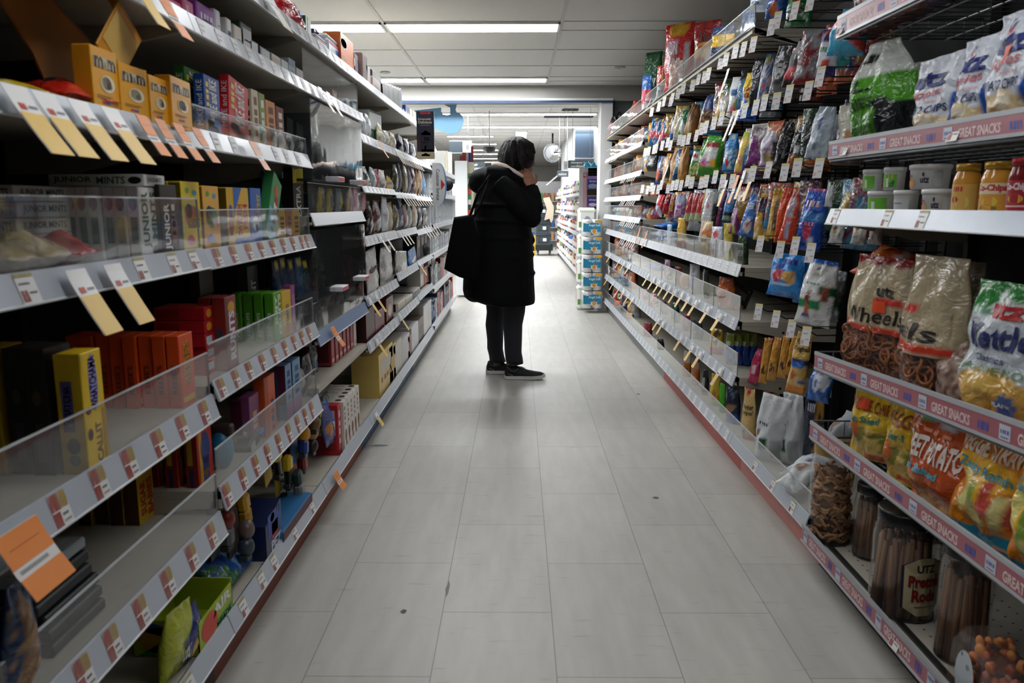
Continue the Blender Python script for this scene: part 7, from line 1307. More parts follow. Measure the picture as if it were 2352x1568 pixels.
# half-round hanging sign at the end of the chocolate bays
ps = at_y(1009, 424, 5.75); R_ = .125
b = MB(); n = 24
arc = [(R_ * .42 * math.cos(-PI / 2 + PI * i / n), R_ * 1.22 * math.sin(-PI / 2 + PI * i / n)) for i in range(n + 1)]
b.loft([[(x, y, z) for x, z in [(-.05, -R_ * 1.22)] + arc + [(-.05, R_ * 1.22)]] for y in (0, .004)], mat('dfe3e6', .4), smooth=False)
o = b.build('aisle_sign', loc=(ps.x, 5.75, ps.z))
p = MB(); P = lambda a, c: (a, -.0008, c)
for i in range(n):
    (x0, z0), (x1, z1) = arc[i], arc[i + 1]; p.mark(('p', [(x0, z0), (x1, z1), (x1 * .84, z1 * .97), (x0 * .84, z0 * .97)], '4a90d0'), P)
p.mark(('p', [(.012, -.04), (.04, 0), (.012, .04)], 'c0302c'), P); p.mark(('t', 'Customer Service', -.022, .004, -.11, .11, '3a4650', -90, .01), P); p.build('front_print', o)
q = MB(); q.lathe([(.001, .0), (.045, .0), (.045, .006), (.001, .006)], BLACK, 20); q = q.build('round_clip', o, (.055, .012, 0), (PI / 2, 0, 0))
tag(o, 'half-round white sign with a red arrow', 'on end at the last candy bay', 'sign')
# light blue cut-out sign hanging from the blue trim
def cut(pts, c, name, Yq, th=.02):
    q = [at_y(u, v, Yq) for u, v in pts]; cx = sum(p.x for p in q) / len(q); cz = sum(p.z for p in q) / len(q)
    b = MB(); b.loft([[(p.x - cx, y, p.z - cz) for p in q] for y in (0, th)], mat(c, .5, var=.02), smooth=False); return b.build(name, loc=(cx, Yq, cz))
pts = [(940, 255), (1013, 247), (1013, 256), (1018, 263), (1028, 264), (1034, 262), (1034, 258), (1047, 258), (1055, 259), (1062, 266), (1065, 278), (1062, 292), (1054, 302), (1042, 307), (1030, 307), (1020, 303), (985, 290), (940, 280)]
o = cut(pts, '5f8aa8', 'hanging_sign', 8.76)
h_ = cut([(1015, 230), (1052, 230), (1049, 240), (1046, 252), (1050, 260), (1034, 264), (1034, 247), (1020, 240)], '5f8aa8', 'sign_hanger', 8.765); mw = h_.matrix_world.copy(); h_.parent = o; h_.location = Vector(h_.location) - Vector(o.location)
tag(o, 'large light blue cut-out sign with a rounded end', 'hanging below the header', 'sign')
# ---- far fixtures
def pt(u, v, Y): return at_y(u, v, Y)
def panel(name, u0, v0, u1, v1, Y, c, th, look, where, cat, art=()):
    a, b_ = pt(u0, v1, Y), pt(u1, v0, Y); w = b_.x - a.x; h = b_.z - a.z
    m = MB(); m.box(0, w, 0, th, 0, h, mat(c, .5, var=.02), .002); o = m.build(name, loc=(a.x, Y, a.z))
    if art:
        p = MB()
        for k, it in enumerate(art): p.mark(it, lambda x, z: (w * x, -.0008 - .0004 * k, h * z))
        p.build('front_print', o)
    if name == 'aisle_sign':
        for x in (w * .15, w * .85): q = MB(); q.tube([(x, th / 2, h), (x, th / 2, ZC2 - a.z)], .003, mat('9a9c9e', .4), 5); q.build('hanger_wire', o)
    tag(o, look, where, cat); return o
# aisle markers
panel('aisle_sign', 1032, 323, 1083, 352, 13.5, 'd9dcde', .02, 'white aisle sign with a dark panel and thin numeral', 'hanging over the far shelves', 'sign', [('r', .0, .6, .06, .95, '4a545c'), ('t', '8', .76, .87, .3, .72, '4a545c')])
panel('aisle_sign', 1085, 372, 1114, 392, 15.0, '48525a', .02, 'dark sign with white lowercase lettering', 'beside the woman\'s hood, over a far aisle', 'sign', [('t', 'hair', .05, .45, .55, .9, 'eef0f0', 0, .02), ('t', 'accessories', .05, .98, .1, .45, 'eef0f0', 0, .02)])
panel('aisle_sign', 1305, 368, 1364, 386, 12.6, '58626a', .02, 'grey sign lettered in white', 'over the far shelves of bottles', 'sign', [('t', 'shampoo +', .1, .65, .5, .88, 'eef0f0', 0, .02), ('t', 'conditioner', .1, .72, .1, .42, 'eef0f0', 0, .02), ('r', .76, .99, .12, .2, 'f0f0f0')])
panel('aisle_sign', 1294, 370, 1305, 390, 12.6, 'e0e2e4', .02, 'small pale numeral plate', 'beside the grey lettered sign', 'sign', [('t', '8', .35, .7, .25, .7, '8a9096')])
panel('aisle_sign', 1280, 392, 1306, 406, 13.6, '525c64', .02, 'small dark sign', 'on the farther shelves of bottles', 'sign', [('t', 'salon', .1, .8, .25, .7, 'd8dcdc', 0, .02)])
Yb = yp0 - .03
panel('wall_poster', 1320, 293, 1364, 361, Yb, '46566a', .012, 'large slate-blue wall panel', 'high on the far white wall', 'wall panel', [('r', 0, 1, .80, 1, '2a333c')])
panel('wall_poster', 1320, 363, 1364, 374, Yb, '505c6a', .012, 'narrow grey strip panel', 'below the slate-blue wall panel', 'wall panel', [('r', 0, 1, .9, 1, 'dfe2e4')])
# convex mirror and camera dome
pm = pt(1269, 351, 17.0)
b = MB(); b.lathe([(.001, -.09), (.07, -.083), (.13, -.06), (.175, -.025), (.19, 0)], mat('d8dadc', .03, metal=1.0, var=0), 32, cap=False); o = b.build('security_mirror', loc=pm, rot=(PI / 2 + .15, 0, .25))
c = MB(); c.lathe([(.188, .0), (.2, -.004), (.2, .012), (.188, .012)], mat('9a9c9e', .4), 32, cap=False); c.build('mirror_rim', o); c = MB(); c.tube([(0, .19, .0), (0, ZC2 - pm.z, .0)], .02, BLACK, 8); c.build('mirror_stem', o)
o.rotation_euler = (-PI / 2 + PI + .0, 0, 0); o.rotation_euler = (PI / 2, 0, .3)
tag(o, 'round convex security mirror', 'high up at the end of the far aisle', 'mirror')
pd = at_y(1124, 339, 13.0)
b = MB(); b.lathe([(.115, 0), (.10, -.04), (.07, -.075), (.03, -.092), (.001, -.095)], mat('1c1d1f', .25), 24, cap=False); o = b.build('ceiling_dome', loc=(pd.x, 13.0, pd.z)); c = MB(); c.tube([(0, 0, 0), (0, 0, ZC2 - pd.z)], .012, mat('c8c8c6', .5)); c.lathe([(.115, 0), (.12, .008), (.001, .008)], mat('1c1d1f', .3), 24, cap=False); c.build('dome_mount', o)
tag(o, 'black half-dome security camera', 'hanging from the far ceiling', 'camera dome')
# ---- gondola of bottles on the far right, its pink and white end panel
Y0, Y1, XF = 11.05, 18.2, .862
t = empty('gondola_shelving', (XF, Y0, 0))
b = MB(); b.box(.42, .46, 0, Y1 - Y0, .02, 1.56, GS); b.build('back_panel', t)
b = MB(); b.box(.06, .42, .01, Y1 - Y0, 0, .115, mat('6c6e70', .5)); b.build('kick_plate', t)
b = MB(); b.box(-.02, .50, -.03, .0, .05, 1.62, mat('e4e5e4', .5, var=.02)); b.build('end_panel', t)
LV = [.14, .43, .70, .98, 1.27]
for z in LV:
    b = MB(); b.box(0, .42, .0, Y1 - Y0, z, z + .02, GS); p = b.build('shelf' if z > .2 else 'base_deck', t)
    r = MB(); r.loft([[(x, y, z_) for x, z_ in ((-.012, z - .022), (.0, z + .024), (.004, z + .024), (-.008, z - .022))] for y in (0, Y1 - Y0)], RAILW, smooth=False); r.build('price_rail', p)
tag(t, 'long white bay of bottles past the header', 'across the far aisle from the woman', 'shelving')
random.seed(41)
BC = [('e8e6e2', 'white'), ('7a4a98', 'purple'), ('6aa04a', 'green'), ('1f2024', 'black'), ('d0a070', 'tan'), ('d8c8d8', 'lilac'), ('a05a38', 'rust'), ('3a6ab0', 'blue'), ('e08a9a', 'pink'), ('c8c8c4', 'silver'), ('e0d4a8', 'cream'), ('b8643c', 'copper')]
def bottle_proto(c, k):
    b = MB(); h = .2
    if k == 0: b.lathe([(.026, 0), (.03, .006), (.03, .13), (.022, .155), (.012, .165)], mat(c, .3), 10)
    elif k == 1: b.box(-.03, .03, -.02, .02, 0, .16, mat(c, .3), .01)
    else: b.lathe([(.03, 0), (.022, .06), (.02, .15), (.014, .16)], mat(c, .3), 10)
    o = b.build('shampoo_bottle'); q = MB(); q.lathe([(.012, .158), (.013, .19), (.001, .192)], mat(random.choice(['1c1c1e', 'e8e8e6', c]), .3), 8, cap=False); q.build('cap', o)
    q = MB(); q.box(-.02, .02, -.0335 if k != 1 else -.0215, -.03 if k != 1 else -.019, .04, .11, mat('efece6', .4)); q.build('label_print', o); return o
PR = {}
for z in LV:
    for row in range(2):
        n = 0
        for i in range(26):
            y = .10 + i * .272 * (.8 + .2 * (i / 26)) ; c, cn = random.choice(BC); k = random.randrange(3)
            if row and i % 3: continue
            key = (c, k)
            o = dup(PR[key]) if key in PR else bottle_proto(c, k)
            PR.setdefault(key, o); s_ = random.uniform(.85, 1.08) if z > .2 else random.uniform(1, 1.3)
            o.location = (XF + .05 + .08 * row, Y0 + y + .08 * row, z + .021); o.scale = (1.15, 1.15, s_); o.rotation_euler = (0, 0, RIGHT + .6)
            tag(o, cn + ' bottle', 'on the %s of the far bottle bay' % {.14: 'deck', .43: 'second shelf', .70: 'third shelf', .98: 'fourth shelf', 1.27: 'fifth shelf'}[z], 'bottle', 'bottles on the far shelves')
for i, (u, v, c, h, cn) in enumerate(((1345, 388, '3ab0d8', .14, 'bright blue'), (1356, 390, '3aa8d0', .13, 'sky-blue'), (1336, 400, 'e8a0b0', .12, 'pink'), (1350, 396, 'e8e0d4', .08, 'cream'))):
    p = pt(u, v, Y0 + .25); b = MB(); b.lathe([(.05, 0), (.055, h * .7), (.03, h * .9), (.012, h)], mat(c, .3), 14); b.ball((0, 0, h * .9), .025, mat(c, .3), 10, 6)
    tag(b.build('bath_bottle', loc=(XF + .12 + .1 * i, Y0 + .3 + .1 * (i % 2), 1.56 + .02 if i else 1.58)), cn + ' rounded bath bottle', 'on top of the far bottle bay', 'bottle')
# end panel: pink strip with a red flag, purple packs on pegboard
panel('end_panel_strip', 1338, 395, 1349, 478, Y0 - .06, 'e3b4bf', .012, 'tall pink strip with a red flag', 'on the end of the far bottle bay', 'sign', [('r', .06, .8, .86, .97, 'd0303c'), ('p', [(.08, .86), (.4, .86), (.35, .82)], 'd0303c'), ('t', 'W', .16, .74, .875, .955, 'f6eef0', 0, .03, .004)])
panel('pegboard_panel', 1349, 384, 1373, 480, Y0 - .03, 'e3e3e2', .012, 'white pegboard end panel', 'beside the pink strip', 'panel', [('r', .05 + .12 * i, .08 + .12 * i, .72 + .06 * j, .735 + .06 * j, 'a8a8a8') for i in range(8) for j in range(4)])
for i, (v0, v1) in enumerate(((404, 434), (448, 475))):
    panel('hygiene_pack', 1349.5, v0, 1373, v1, Y0 - .12, '4a3a9c', .07, ['upper', 'lower'][i] + ' purple hygiene pack', 'on the white end panel', 'hygiene pack', [('r', 0, 1, .75, 1, 'a08ac8') if i == 0 else ('r', 0, 1, .9, 1, 'c8a848'), ('t', 'always', .15, .85, .5, .68, 'f0ecf4', 0, .03), ('e', .5, .22, .45, .2, '9ac4e4') if i == 0 else ('e', .5, .2, .4, .14, 'e4dcf0'), ('r', 0, 1, 0, .06, 'c88ac0')])
panel('end_shelf', 1349, 434, 1374, 447, Y0 - .16, '17181a', .12, 'black rail shelf between the purple packs', 'on the white end panel', 'shelf')
# ---- toilet paper packs
YT = 8.14
def tp(u0, u1, v0, v1, Y, look, where, front=True):
    a, b_ = pt(u0, v1, Y), pt(u1, v0, Y); w = b_.x - a.x; h = b_.z - a.z; d = .26
    t = empty('toilet_paper_pack', ((a.x + b_.x) / 2, Y, a.z))
    m = MB(); wm = mat('e9e9e6', .45, bump=.15)
    for i in range(2):
        m.lathe([(.001, .0), (w * .235, .003), (w * .25, .02), (w * .25, h - .02), (w * .235, h - .003), (.001, h)], wm, 20, (-w * .25 + w * .5 * i, w * .25 + .004, 0), cap=False)
        m.lathe([(.001, .0), (w * .235, .003), (w * .25, .02), (w * .25, h - .02), (w * .235, h - .003), (.001, h)], wm, 20, (-w * .25 + w * .5 * i, w * .75 + .006, 0), cap=False)
    m.build('paper_rolls', t)
    f = MB(); f.box(-w * .5, w * .5, .0, w * 1.01, .004, h - .004, clear('clear_pack_film', (.97, .98, .98), .12), .02); f.build('pack_film', t)
    if front:
        p = MB(); put = lambda x, z: (-w / 2 + w * x, -.0015, h * z); put2 = lambda x, z: (-w / 2 + w * x, -.0024, h * z); put3 = lambda x, z: (-w / 2 + w * x, -.0032, h * z)
        p.mark(('p', [(.03, .28), (.92, .28), (.92, .72), (.75, .80), (.5, .82), (.25, .74), (.03, .80)], '1f86aa'), put); p.mark(('r', .62, .98, .84, .97, 'e2aa3c'), put)
        p.mark(('t', 'Angel Soft', .30, .90, .56, .74, 'eef4f4', 0, .01), put2); p.mark(('e', .58, .30, .16, .13, 'f2f0ea'), put2); p.mark(('e', .58, .30, .095, .11, 'e0982c'), put3); p.mark(('e', .58, .46, .05, .06, 'b07a5a'), put3)
        p.mark(('p', [(.36, .42), (.5, .34), (.5, .40)], 'f2f0ea'), put2); p.mark(('p', [(.8, .42), (.66, .34), (.66, .40)], 'f2f0ea'), put2); p.build('front_print', t)
    tag(t, look, where, 'toilet paper', 'toilet paper packs'); return t
for i, (v0, v1) in enumerate(((669, 709), (627, 668), (585, 626), (544, 584), (504, 543))):
    tp(1338, 1384, v0, v1, YT, 'white and teal toilet paper pack', 'stacked past the snacks, %s from the floor' % ORD[i])
a = pt(1326, 497, YT + .32); 
for i in range(4):
    b = MB(); z0 = .275 * i; b.box(-.10, .10, 0, .2, 0, .268, mat('ecece8', .45, bump=.1), .03); o = b.build('paper_pack', loc=(.735, YT + .275, .0 + z0)); p = MB()
    for it in [('e', .0, .13, .035, .05, '9aa0b0'), ('r', -.09, -.06, .06, .12, '6aa04a'), ('r', -.08, .08, .22, .24, 'c8dcb4')]: p.mark(it, lambda x, z: (x, -.001, z))
    for it in [('e', .1, .14, .03, .06, 'd88a5a'), ('r', .05, .17, .2, .22, '9ac07a')]: p.mark(it, lambda y, z: (-.101, y, z))
    p.build('front_print', o); tag(o, 'plain white paper pack', 'in the stack behind the teal packs, %s from the floor' % ORD[i], 'paper pack', 'white paper packs')
# ---- stacked totes on a dolly, kraft paper over them
YC = 17.6
def tote(v0, v1, u0, u1, Y, look, where, lab=True):
    a, b_ = pt(u0, v1, Y), pt(u1, v0, Y); w = (b_.x - a.x) / 2; h = b_.z - a.z
    t = empty('storage_tote', ((a.x + b_.x) / 2, Y, a.z)); dk = mat('3a444a', .45)
    m = MB(); m.loft([[(x, y, z) for x, y in ((-w * f, .02), (w * f, .02), (w * f, .5), (-w * f, .5))] for z, f in ((0, .88), (h * .86, .98))], dk, smooth=False); m.build('tub', t)
    l = MB(); l.box(-w, w, 0, .52, h * .84, h * .995, mat('2f383e', .45), .01); l.box(-w * .35, w * .35, -.012, 0, h * .84, h * .93, mat('2a3238', .4)); l.build('lid', t)
    r = MB(); r.box(-w * .6, w * .6, .0, .022, h * .28, h * .34, mat('2c353b', .5)); r.box(-w * .6, -w * .52, .0, .022, h * .28, h * .78, mat('2c353b', .5)); r.box(w * .52, w * .6, .0, .022, h * .28, h * .78, mat('2c353b', .5)); r.build('rib', t)
    if lab: q = MB(); q.box(-w * .05, w * .4, .005, .012, h * .28, h * .62, mat('ecebe8', .5)); q.build('paper_label', t)
    tag(t, look, where, 'tote', 'stacked grey totes')
tote(537, 563, 1230, 1266, YC, 'dark grey lidded tote, bottom of the stack', 'on a dolly down the far aisle'); tote(510, 536.5, 1230, 1265, YC, 'dark grey lidded tote, middle of the stack', 'on a dolly down the far aisle'); tote(497, 509.5, 1232, 1264, YC, 'shallow dark tote with a bare front', 'third up in the far stack', False); tote(472, 496.5, 1232, 1262, YC, 'dark grey lidded tote, top of the stack', 'on a dolly down the far aisle')
a, b_ = pt(1230, 566, YC), pt(1270, 563, YC)
t = empty('tote_dolly', ((a.x + b_.x) / 2, YC, 0)); w = (b_.x - a.x) / 2; m = MB(); m.box(-w, w, 0, .54, .115, a.z + .03, mat('16181a', .5)); m.build('platform', t)
for x in (-w * .7, w * .7):
    for y in (.08, .46):
        m = MB(); m.lathe([(.001, -.015), (.05, -.015), (.058, 0), (.05, .015), (.001, .015)], mat('5a5e62', .4), 16, cap=False); m.build('wheel', t, (x, y, .058), (0, PI / 2, 0)); m = MB(); m.box(-.02, .02, -.025, .025, .058, .12, mat('3a3c3e', .4)); m.build('caster', t, (x, y, 0))
tag(t, 'black wheeled dolly', 'under the stacked grey totes', 'dolly')
m = MB(); a = [pt(u, v, YC - .05) for u, v in ((1247, 455), (1262, 452), (1272, 475), (1270, 505), (1266, 512), (1262, 502), (1250, 506), (1256, 480))]
m.loft([[(p.x - a[0].x, y, p.z - a[0].z) for p in a] for y in (0, .004)], mat('c9b9a4', .7), smooth=False); tag(m.build('kraft_paper', loc=(a[0].x, YC - .055, a[0].z)), 'pale kraft paper sheet hanging over the stacked totes', 'in the far aisle', 'paper')
m = MB(); p = pt(1226, 563, YC); m.box(-.02, .03, 0, .1, 0, .45, mat('d8b03a', .5)); tag(m.build('yellow_sign_board', loc=(p.x + .02, YC + .1, 0)), 'yellow folded floor board', 'peeping out beside the grey totes', 'floor board')
# ---- the far left: white end panel and its clutter
panel('white_partition', 1048, 369, 1073, 678, 9.6, 'dfe1e2', .4, 'tall plain white end panel', 'past the white bays, behind the woman\'s back', 'partition')
panel('display_stand', 1073.5, 372, 1086, 676, 9.72, 'd4ccb4', .3, 'cream side of a display', 'between the white end panel and the woman', 'display')
random.seed(51)
for i in range(9):
    u = 1078; v = 410 + 12 * i; p = pt(u, v, 9.65); b = MB(); c, cn = [('3a7a4a', 'green'), ('e4e4e2', 'white'), ('1f4a34', 'dark green'), ('d0442c', 'red')][i % 4]
    b.box(-.02, .02, 0, .041, 0, .0635, mat(c, .4), .004); tag(b.build('small_pack', loc=(p.x, 9.68, p.z)), cn + ' small pack', 'on the cream display beside the woman', 'small pack', 'packs on the cream display')
for i, (u0, v0, u1, v1, c, cn) in enumerate(((1056, 357, 1066, 370, '7a1c20', 'dark red'), (1062, 350, 1070, 370, 'd0302c', 'crimson'), (1076, 350, 1081, 373, '2a50a0', 'blue'), (1082, 336, 1087, 374, 'b0302c', 'tall red'), (1070, 350, 1076, 370, 'e8e8e8', 'white'))):
    panel('boxed_item', u0, v0, u1, v1, 9.75 + .06 * i, c, .05, cn + ' box', 'on top of the white end panel', 'box')
# distant shelves at the back
def farbay(x0, x1, y0, y1, h, look, where):
    t = empty('gondola_shelving', (x0, y0, 0)); w, d = x1 - x0, y1 - y0
    b = MB(); b.box(0, w, d * .4, d * .6, 0, h, GS); b.build('back_panel', t)
    for z in (.15, .5, .85, 1.2): b = MB(); b.box(0, w, 0, d, z, z + .02, GS); b.build('shelf', t)
    tag(t, look, where, 'shelving'); return t
farbay(.35, 1.35, 21.6, 22.3, 1.75, 'white bay at the very end of the far aisle', 'behind the totes')
random.seed(61)
for z in (.17, .52, .87, 1.22):
    for i in range(9):
        c, cn = random.choice(BC); b = MB(); b.box(-.04, .04, -.03, .03, 0, .22, mat(c, .4), .01); tag(b.build('far_bottle', loc=(.42 + .105 * i, 21.68, z)), 'tiny ' + cn + ' pack', 'on the bay behind the totes', 'pack', 'tiny packs at the end of the far aisle')
farbay(-3.2, -1.0, 12.5, 18.0, 1.5, 'long white bay to the other side of the far shop', 'behind the white end panel')
b = MB(); b.loft([[(x, y, z) for x, z in ((0, 0), (.05, 0), (.55, .42), (.50, .42))] for y in (0, .03)], mat('dfe2e2', .4), smooth=False); p = pt(1262, 425, 20); tag(b.build('sloped_header', loc=(p.x - .1, 20, p.z)), 'white sloped display header', 'at the end of the far aisle', 'display header')
# scuffs on the floor
for i, (u, v, w, l, c) in enumerate(((1028, 1352, .005, .05, '7a7874'), (872, 1023, .04, .014, '5c6c76'), (1506, 1143, .012, .012, '5a5854'), (1466, 905, .01, .012, '3a3836'), (927, 1404, .008, .012, '4a4844'))):
    p = at_z(u, v, 0); b = MB(); b.face([(w * math.cos(a * PI / 6) * (1 + .3 * math.sin(a * 2.3)), l * math.sin(a * PI / 6), .0006) for a in range(12)], mat(c, .6)); o = b.build('floor_scuff', loc=(p.x, p.y, 0)); o['kind'] = 'stuff'; o['label'] = 'dark scuff mark on the pale floor tiles'; o['category'] = 'scuff'
# ================================================================ the woman
YP = 5.10
def pp(u, v, dy=0.0): p = at_y(u, v, YP + dy); return Vector((p.x, p.y, p.z))
def remesh(o, vox, sm=4):
    m = o.modifiers.new('Remesh', 'REMESH'); m.mode = 'VOXEL'; m.voxel_size = vox; m.use_smooth_shade = True
    s = o.modifiers.new('Smooth', 'SMOOTH'); s.iterations = sm; s.factor = .5
def ring(u0, u1, v, hy, dy=0.0, n=20, sq=2.4):
    a, b_ = pp(u0, v, dy), pp(u1, v, dy); cx, rx_ = (a.x + b_.x) / 2, (b_.x - a.x) / 2; out = []
    for i in range(n):
        t = 2 * PI * i / n; c, s = math.cos(t), math.sin(t)
        out.append((cx + rx_ * math.copysign(abs(c) ** (2 / sq), c), YP + dy + hy * math.copysign(abs(s) ** (2 / sq), s), a.z))
    return out
# skin is one continuous surface: head, neck, trunk, arms, hands, legs
SKIN = mat('8a5a44', .5, var=.08)
b = MB()
hc = pp(1190, 364)
b.ball((hc.x + .004, YP, hc.z), (.088, .075, .112), SKIN, 20, 16)                       # skull
b.ball((hc.x + .040, YP, hc.z - .058), (.048, .052, .058), SKIN, 16, 12)               # jaw
b.ball((hc.x + .092, YP, hc.z - .030), (.016, .013, .018), SKIN, 10, 8)                # nose
b.tube([(hc.x + .082, YP, hc.z + .004), (hc.x + .092, YP, hc.z - .026)], [.009, .012], SKIN, 8)
b.ball((hc.x + .078, YP, hc.z - .064), (.014, .022, .007), SKIN, 10, 6); b.ball((hc.x + .077, YP, hc.z - .076), (.014, .02, .008), SKIN, 10, 6)   # lips
b.ball((hc.x + .074, YP, hc.z - .098), (.018, .02, .016), SKIN, 10, 8)                 # chin
for s in (-1, 1): b.ball((hc.x + .0, YP + s * .076, hc.z - .012), (.018, .008, .03), SKIN, 10, 8)
b.tube([(hc.x - .005, YP, hc.z - .07), (hc.x - .02, YP, hc.z - .15), (hc.x - .03, YP, hc.z - .22)], [.055, .055, .075], SKIN, 14)
b.loft([ring(1120, 1195, 420, .13), ring(1108, 1206, 450, .17), ring(1106, 1208, 500, .15), ring(1108, 1208, 560, .15), ring(1106, 1206, 610, .17), ring(1112, 1202, 650, .17)], SKIN)
arm = [pp(1150, 432, -.17), pp(1190, 470, -.215), pp(1219, 502, -.215), pp(1218, 468, -.19), pp(1217, 432, -.135)]
b.tube(arm, [.05, .045, .04, .035, .026], SKIN, 12)
arm2 = [pp(1150, 432, .17), pp(1165, 490, .21), pp(1195, 540, .2), pp(1212, 560, .12)]
b.tube(arm2, [.05, .045, .038, .03], SKIN, 12)
# hand at the cheek: palm, four bent fingers, thumb
pw = pp(1217, 430, -.13); pk = pp(1213, 408, -.105)
b.loft([[pw + Vector((.020 * math.cos(t), .014 * math.sin(t), 0)) for t in [PI * i / 5 for i in range(10)]], [pw.lerp(pk, .5) + Vector((.034 * math.cos(t), .016 * math.sin(t), 0)) for t in [PI * i / 5 for i in range(10)]], [pk + Vector((.036 * math.cos(t), .014 * math.sin(t), 0)) for t in [PI * i / 5 for i in range(10)]]], SKIN)
for i, (dx, L) in enumerate(((.026, .060), (.009, .068), (-.009, .064), (-.025, .05))):
    k0 = pk + Vector((dx, .0, -.004)); k1 = k0 + Vector((-.010, .012, L * .45)); k2 = k1 + Vector((-.012, .016, L * .30)); k3 = k2 + Vector((-.010, .014, L * .18))
    b.tube([k0, k1, k2, k3], [.0098, .0088, .008, .0068], SKIN, 8); b.ball(k3, .0068, SKIN, 8, 6); b.ball(k1, .0092, SKIN, 8, 6)
t0 = pw.lerp(pk, .35) + Vector((.026, .0, 0)); b.tube([t0, t0 + Vector((.020, .010, .022)), t0 + Vector((.022, .022, .046)), t0 + Vector((.016, .030, .062))], [.013, .011, .0095, .008], SKIN, 8)
# other hand, at the front of the coat
q = pp(1213, 562, .11); b.ball(q, (.03, .018, .04), SKIN, 12, 8)
for i in range(4): b.tube([q + Vector((.012 - .008 * i, -.004, -.03)), q + Vector((.014 - .008 * i, -.012, -.055)), q + Vector((.006 - .006 * i, -.022, -.068))], [.009, .008, .007], SKIN, 8)
b.tube([q + Vector((.02, 0, .0)), q + Vector((.035, -.01, -.02)), q + Vector((.036, -.02, -.04))], [.011, .010, .008], SKIN, 8)
for u0, u1, u2, u3, dy in ((1180, 1180, 1178, 1182, -.085), (1140, 1137, 1136, 1141, .085)):
    b.tube([pp(u0, 640, dy), pp(u1, 715, dy), pp(u2, 780, dy), pp(u3, 838, dy)], [.075, .055, .05, .036], SKIN, 14)
    f = pp(u3, 850, dy); b.tube([f + Vector((-.03, 0, -.012)), f + Vector((.05, 0, -.02)), f + Vector((.14, 0, -.03))], [.032, .032, .02], SKIN, 12)
body = b.build('person'); remesh(body, .0042, 2)
E_ = MB()
for s in (-1, 1): E_.ball((hc.x + .072, YP + s * .032, hc.z + .004), (.010, .013, .009), mat('e4e0da', .2), 10, 8); E_.ball((hc.x + .0795, YP + s * .032, hc.z + .003), (.004, .006, .006), mat('20140f', .2), 8, 6)
E_.build('eyes', body)
# hair: a dark bob that falls over the face
HAIR = mat('0e0908', .6, spec=.22, var=.5, bump=.5, scale=90)
b = MB()
b.ball((hc.x - .006, YP, hc.z + .012), (.112, .105, .118), HAIR, 24, 18)
b.ball((hc.x - .055, YP, hc.z - .040), (.085, .098, .085), HAIR, 20, 14)
b.ball((hc.x - .085, YP, hc.z - .040), (.055, .085, .062), HAIR, 18, 12)
random.seed(71)
for i in range(110):                                             # locks combed down over the crown
    a = random.uniform(.16 * PI, 1.84 * PI); P = []; rr = random.uniform(.97, 1.045); end = random.uniform(1.75, 2.2) if math.cos(a) < .45 else random.uniform(1.35, 1.75)
    for k in range(7):
        f = .12 + (end - .12) * k / 6; fl = 1 + .10 * max(0, f - 1.3)
        P.append((hc.x - .006 + .112 * rr * fl * math.sin(min(f, 1.65)) * math.cos(a + .08 * math.sin(f * 3 + i)), YP + .105 * rr * fl * math.sin(min(f, 1.65)) * math.sin(a), hc.z + .012 + .118 * rr * math.cos(f) - .05 * max(0, f - 1.65)))
    b.tube(P, [.006, .009, .010, .010, .010, .009, .004], HAIR, 6)
for dy in (-.03, -.015, 0, .015, .03): b.tube([(hc.x + .03, YP + dy, hc.z + .118), (hc.x + .085, YP + dy * 1.3, hc.z + .08), (hc.x + .106, YP + dy * 1.5, hc.z + .03)], [.014, .018, .007], HAIR, 6)
h_ = b.build('hair', body); remesh(h_, .0045, 1)
# coat: padded, knee length, hood down
CO = mat('08090a', .8, spec=.12, var=.2, bump=.3, scale=40)
b = MB()
rs = [(404, 1118, 1196, .10), (418, 1104, 1208, .165), (438, 1095, 1214, .205), (465, 1091, 1217, .225), (500, 1088, 1219, .235), (540, 1085, 1222, .245), (575, 1079, 1224, .25), (610, 1071, 1226, .255), (640, 1064, 1227, .26), (664, 1063, 1228, .26), (680, 1067, 1229, .258), (694, 1110, 1229, .25)]
RR = []
for k, (v, u0, u1, hy) in enumerate(rs): RR.append(ring(u0, u1, v, hy, n=28))
b.loft(RR, CO)
b.ball(pp(1092, 668), (.075, .23, .07), CO, 18, 12)
sl = [pp(1148, 424, -.15), pp(1180, 452, -.20), pp(1208, 482, -.225), pp(1222, 502, -.222), pp(1227, 478, -.205), pp(1224, 452, -.165), pp(1219, 430, -.135)]
b.tube(sl, [.075, .075, .07, .062, .06, .054, .046], CO, 16)
b.ball(pp(1221, 500, -.222), .062, CO, 14, 10)
sl2 = [pp(1148, 424, .15), pp(1170, 480, .215), pp(1200, 535, .2), pp(1214, 556, .125)]
b.tube(sl2, [.075, .075, .065, .05], CO, 16)
for v in (470, 506, 544, 584, 626): # quilting rolls
    k = (v - 404) / 290; r_ = ring(1089 - 22 * max(0, (v - 540)) / 120, 1219 + 8 * (v - 470) / 150, v, .240 + .010 * k, n=28); b.tube(r_ + [r_[0]], .010, CO, 6, False)
co = b.build('coat', body); remesh(co, .008, 5)
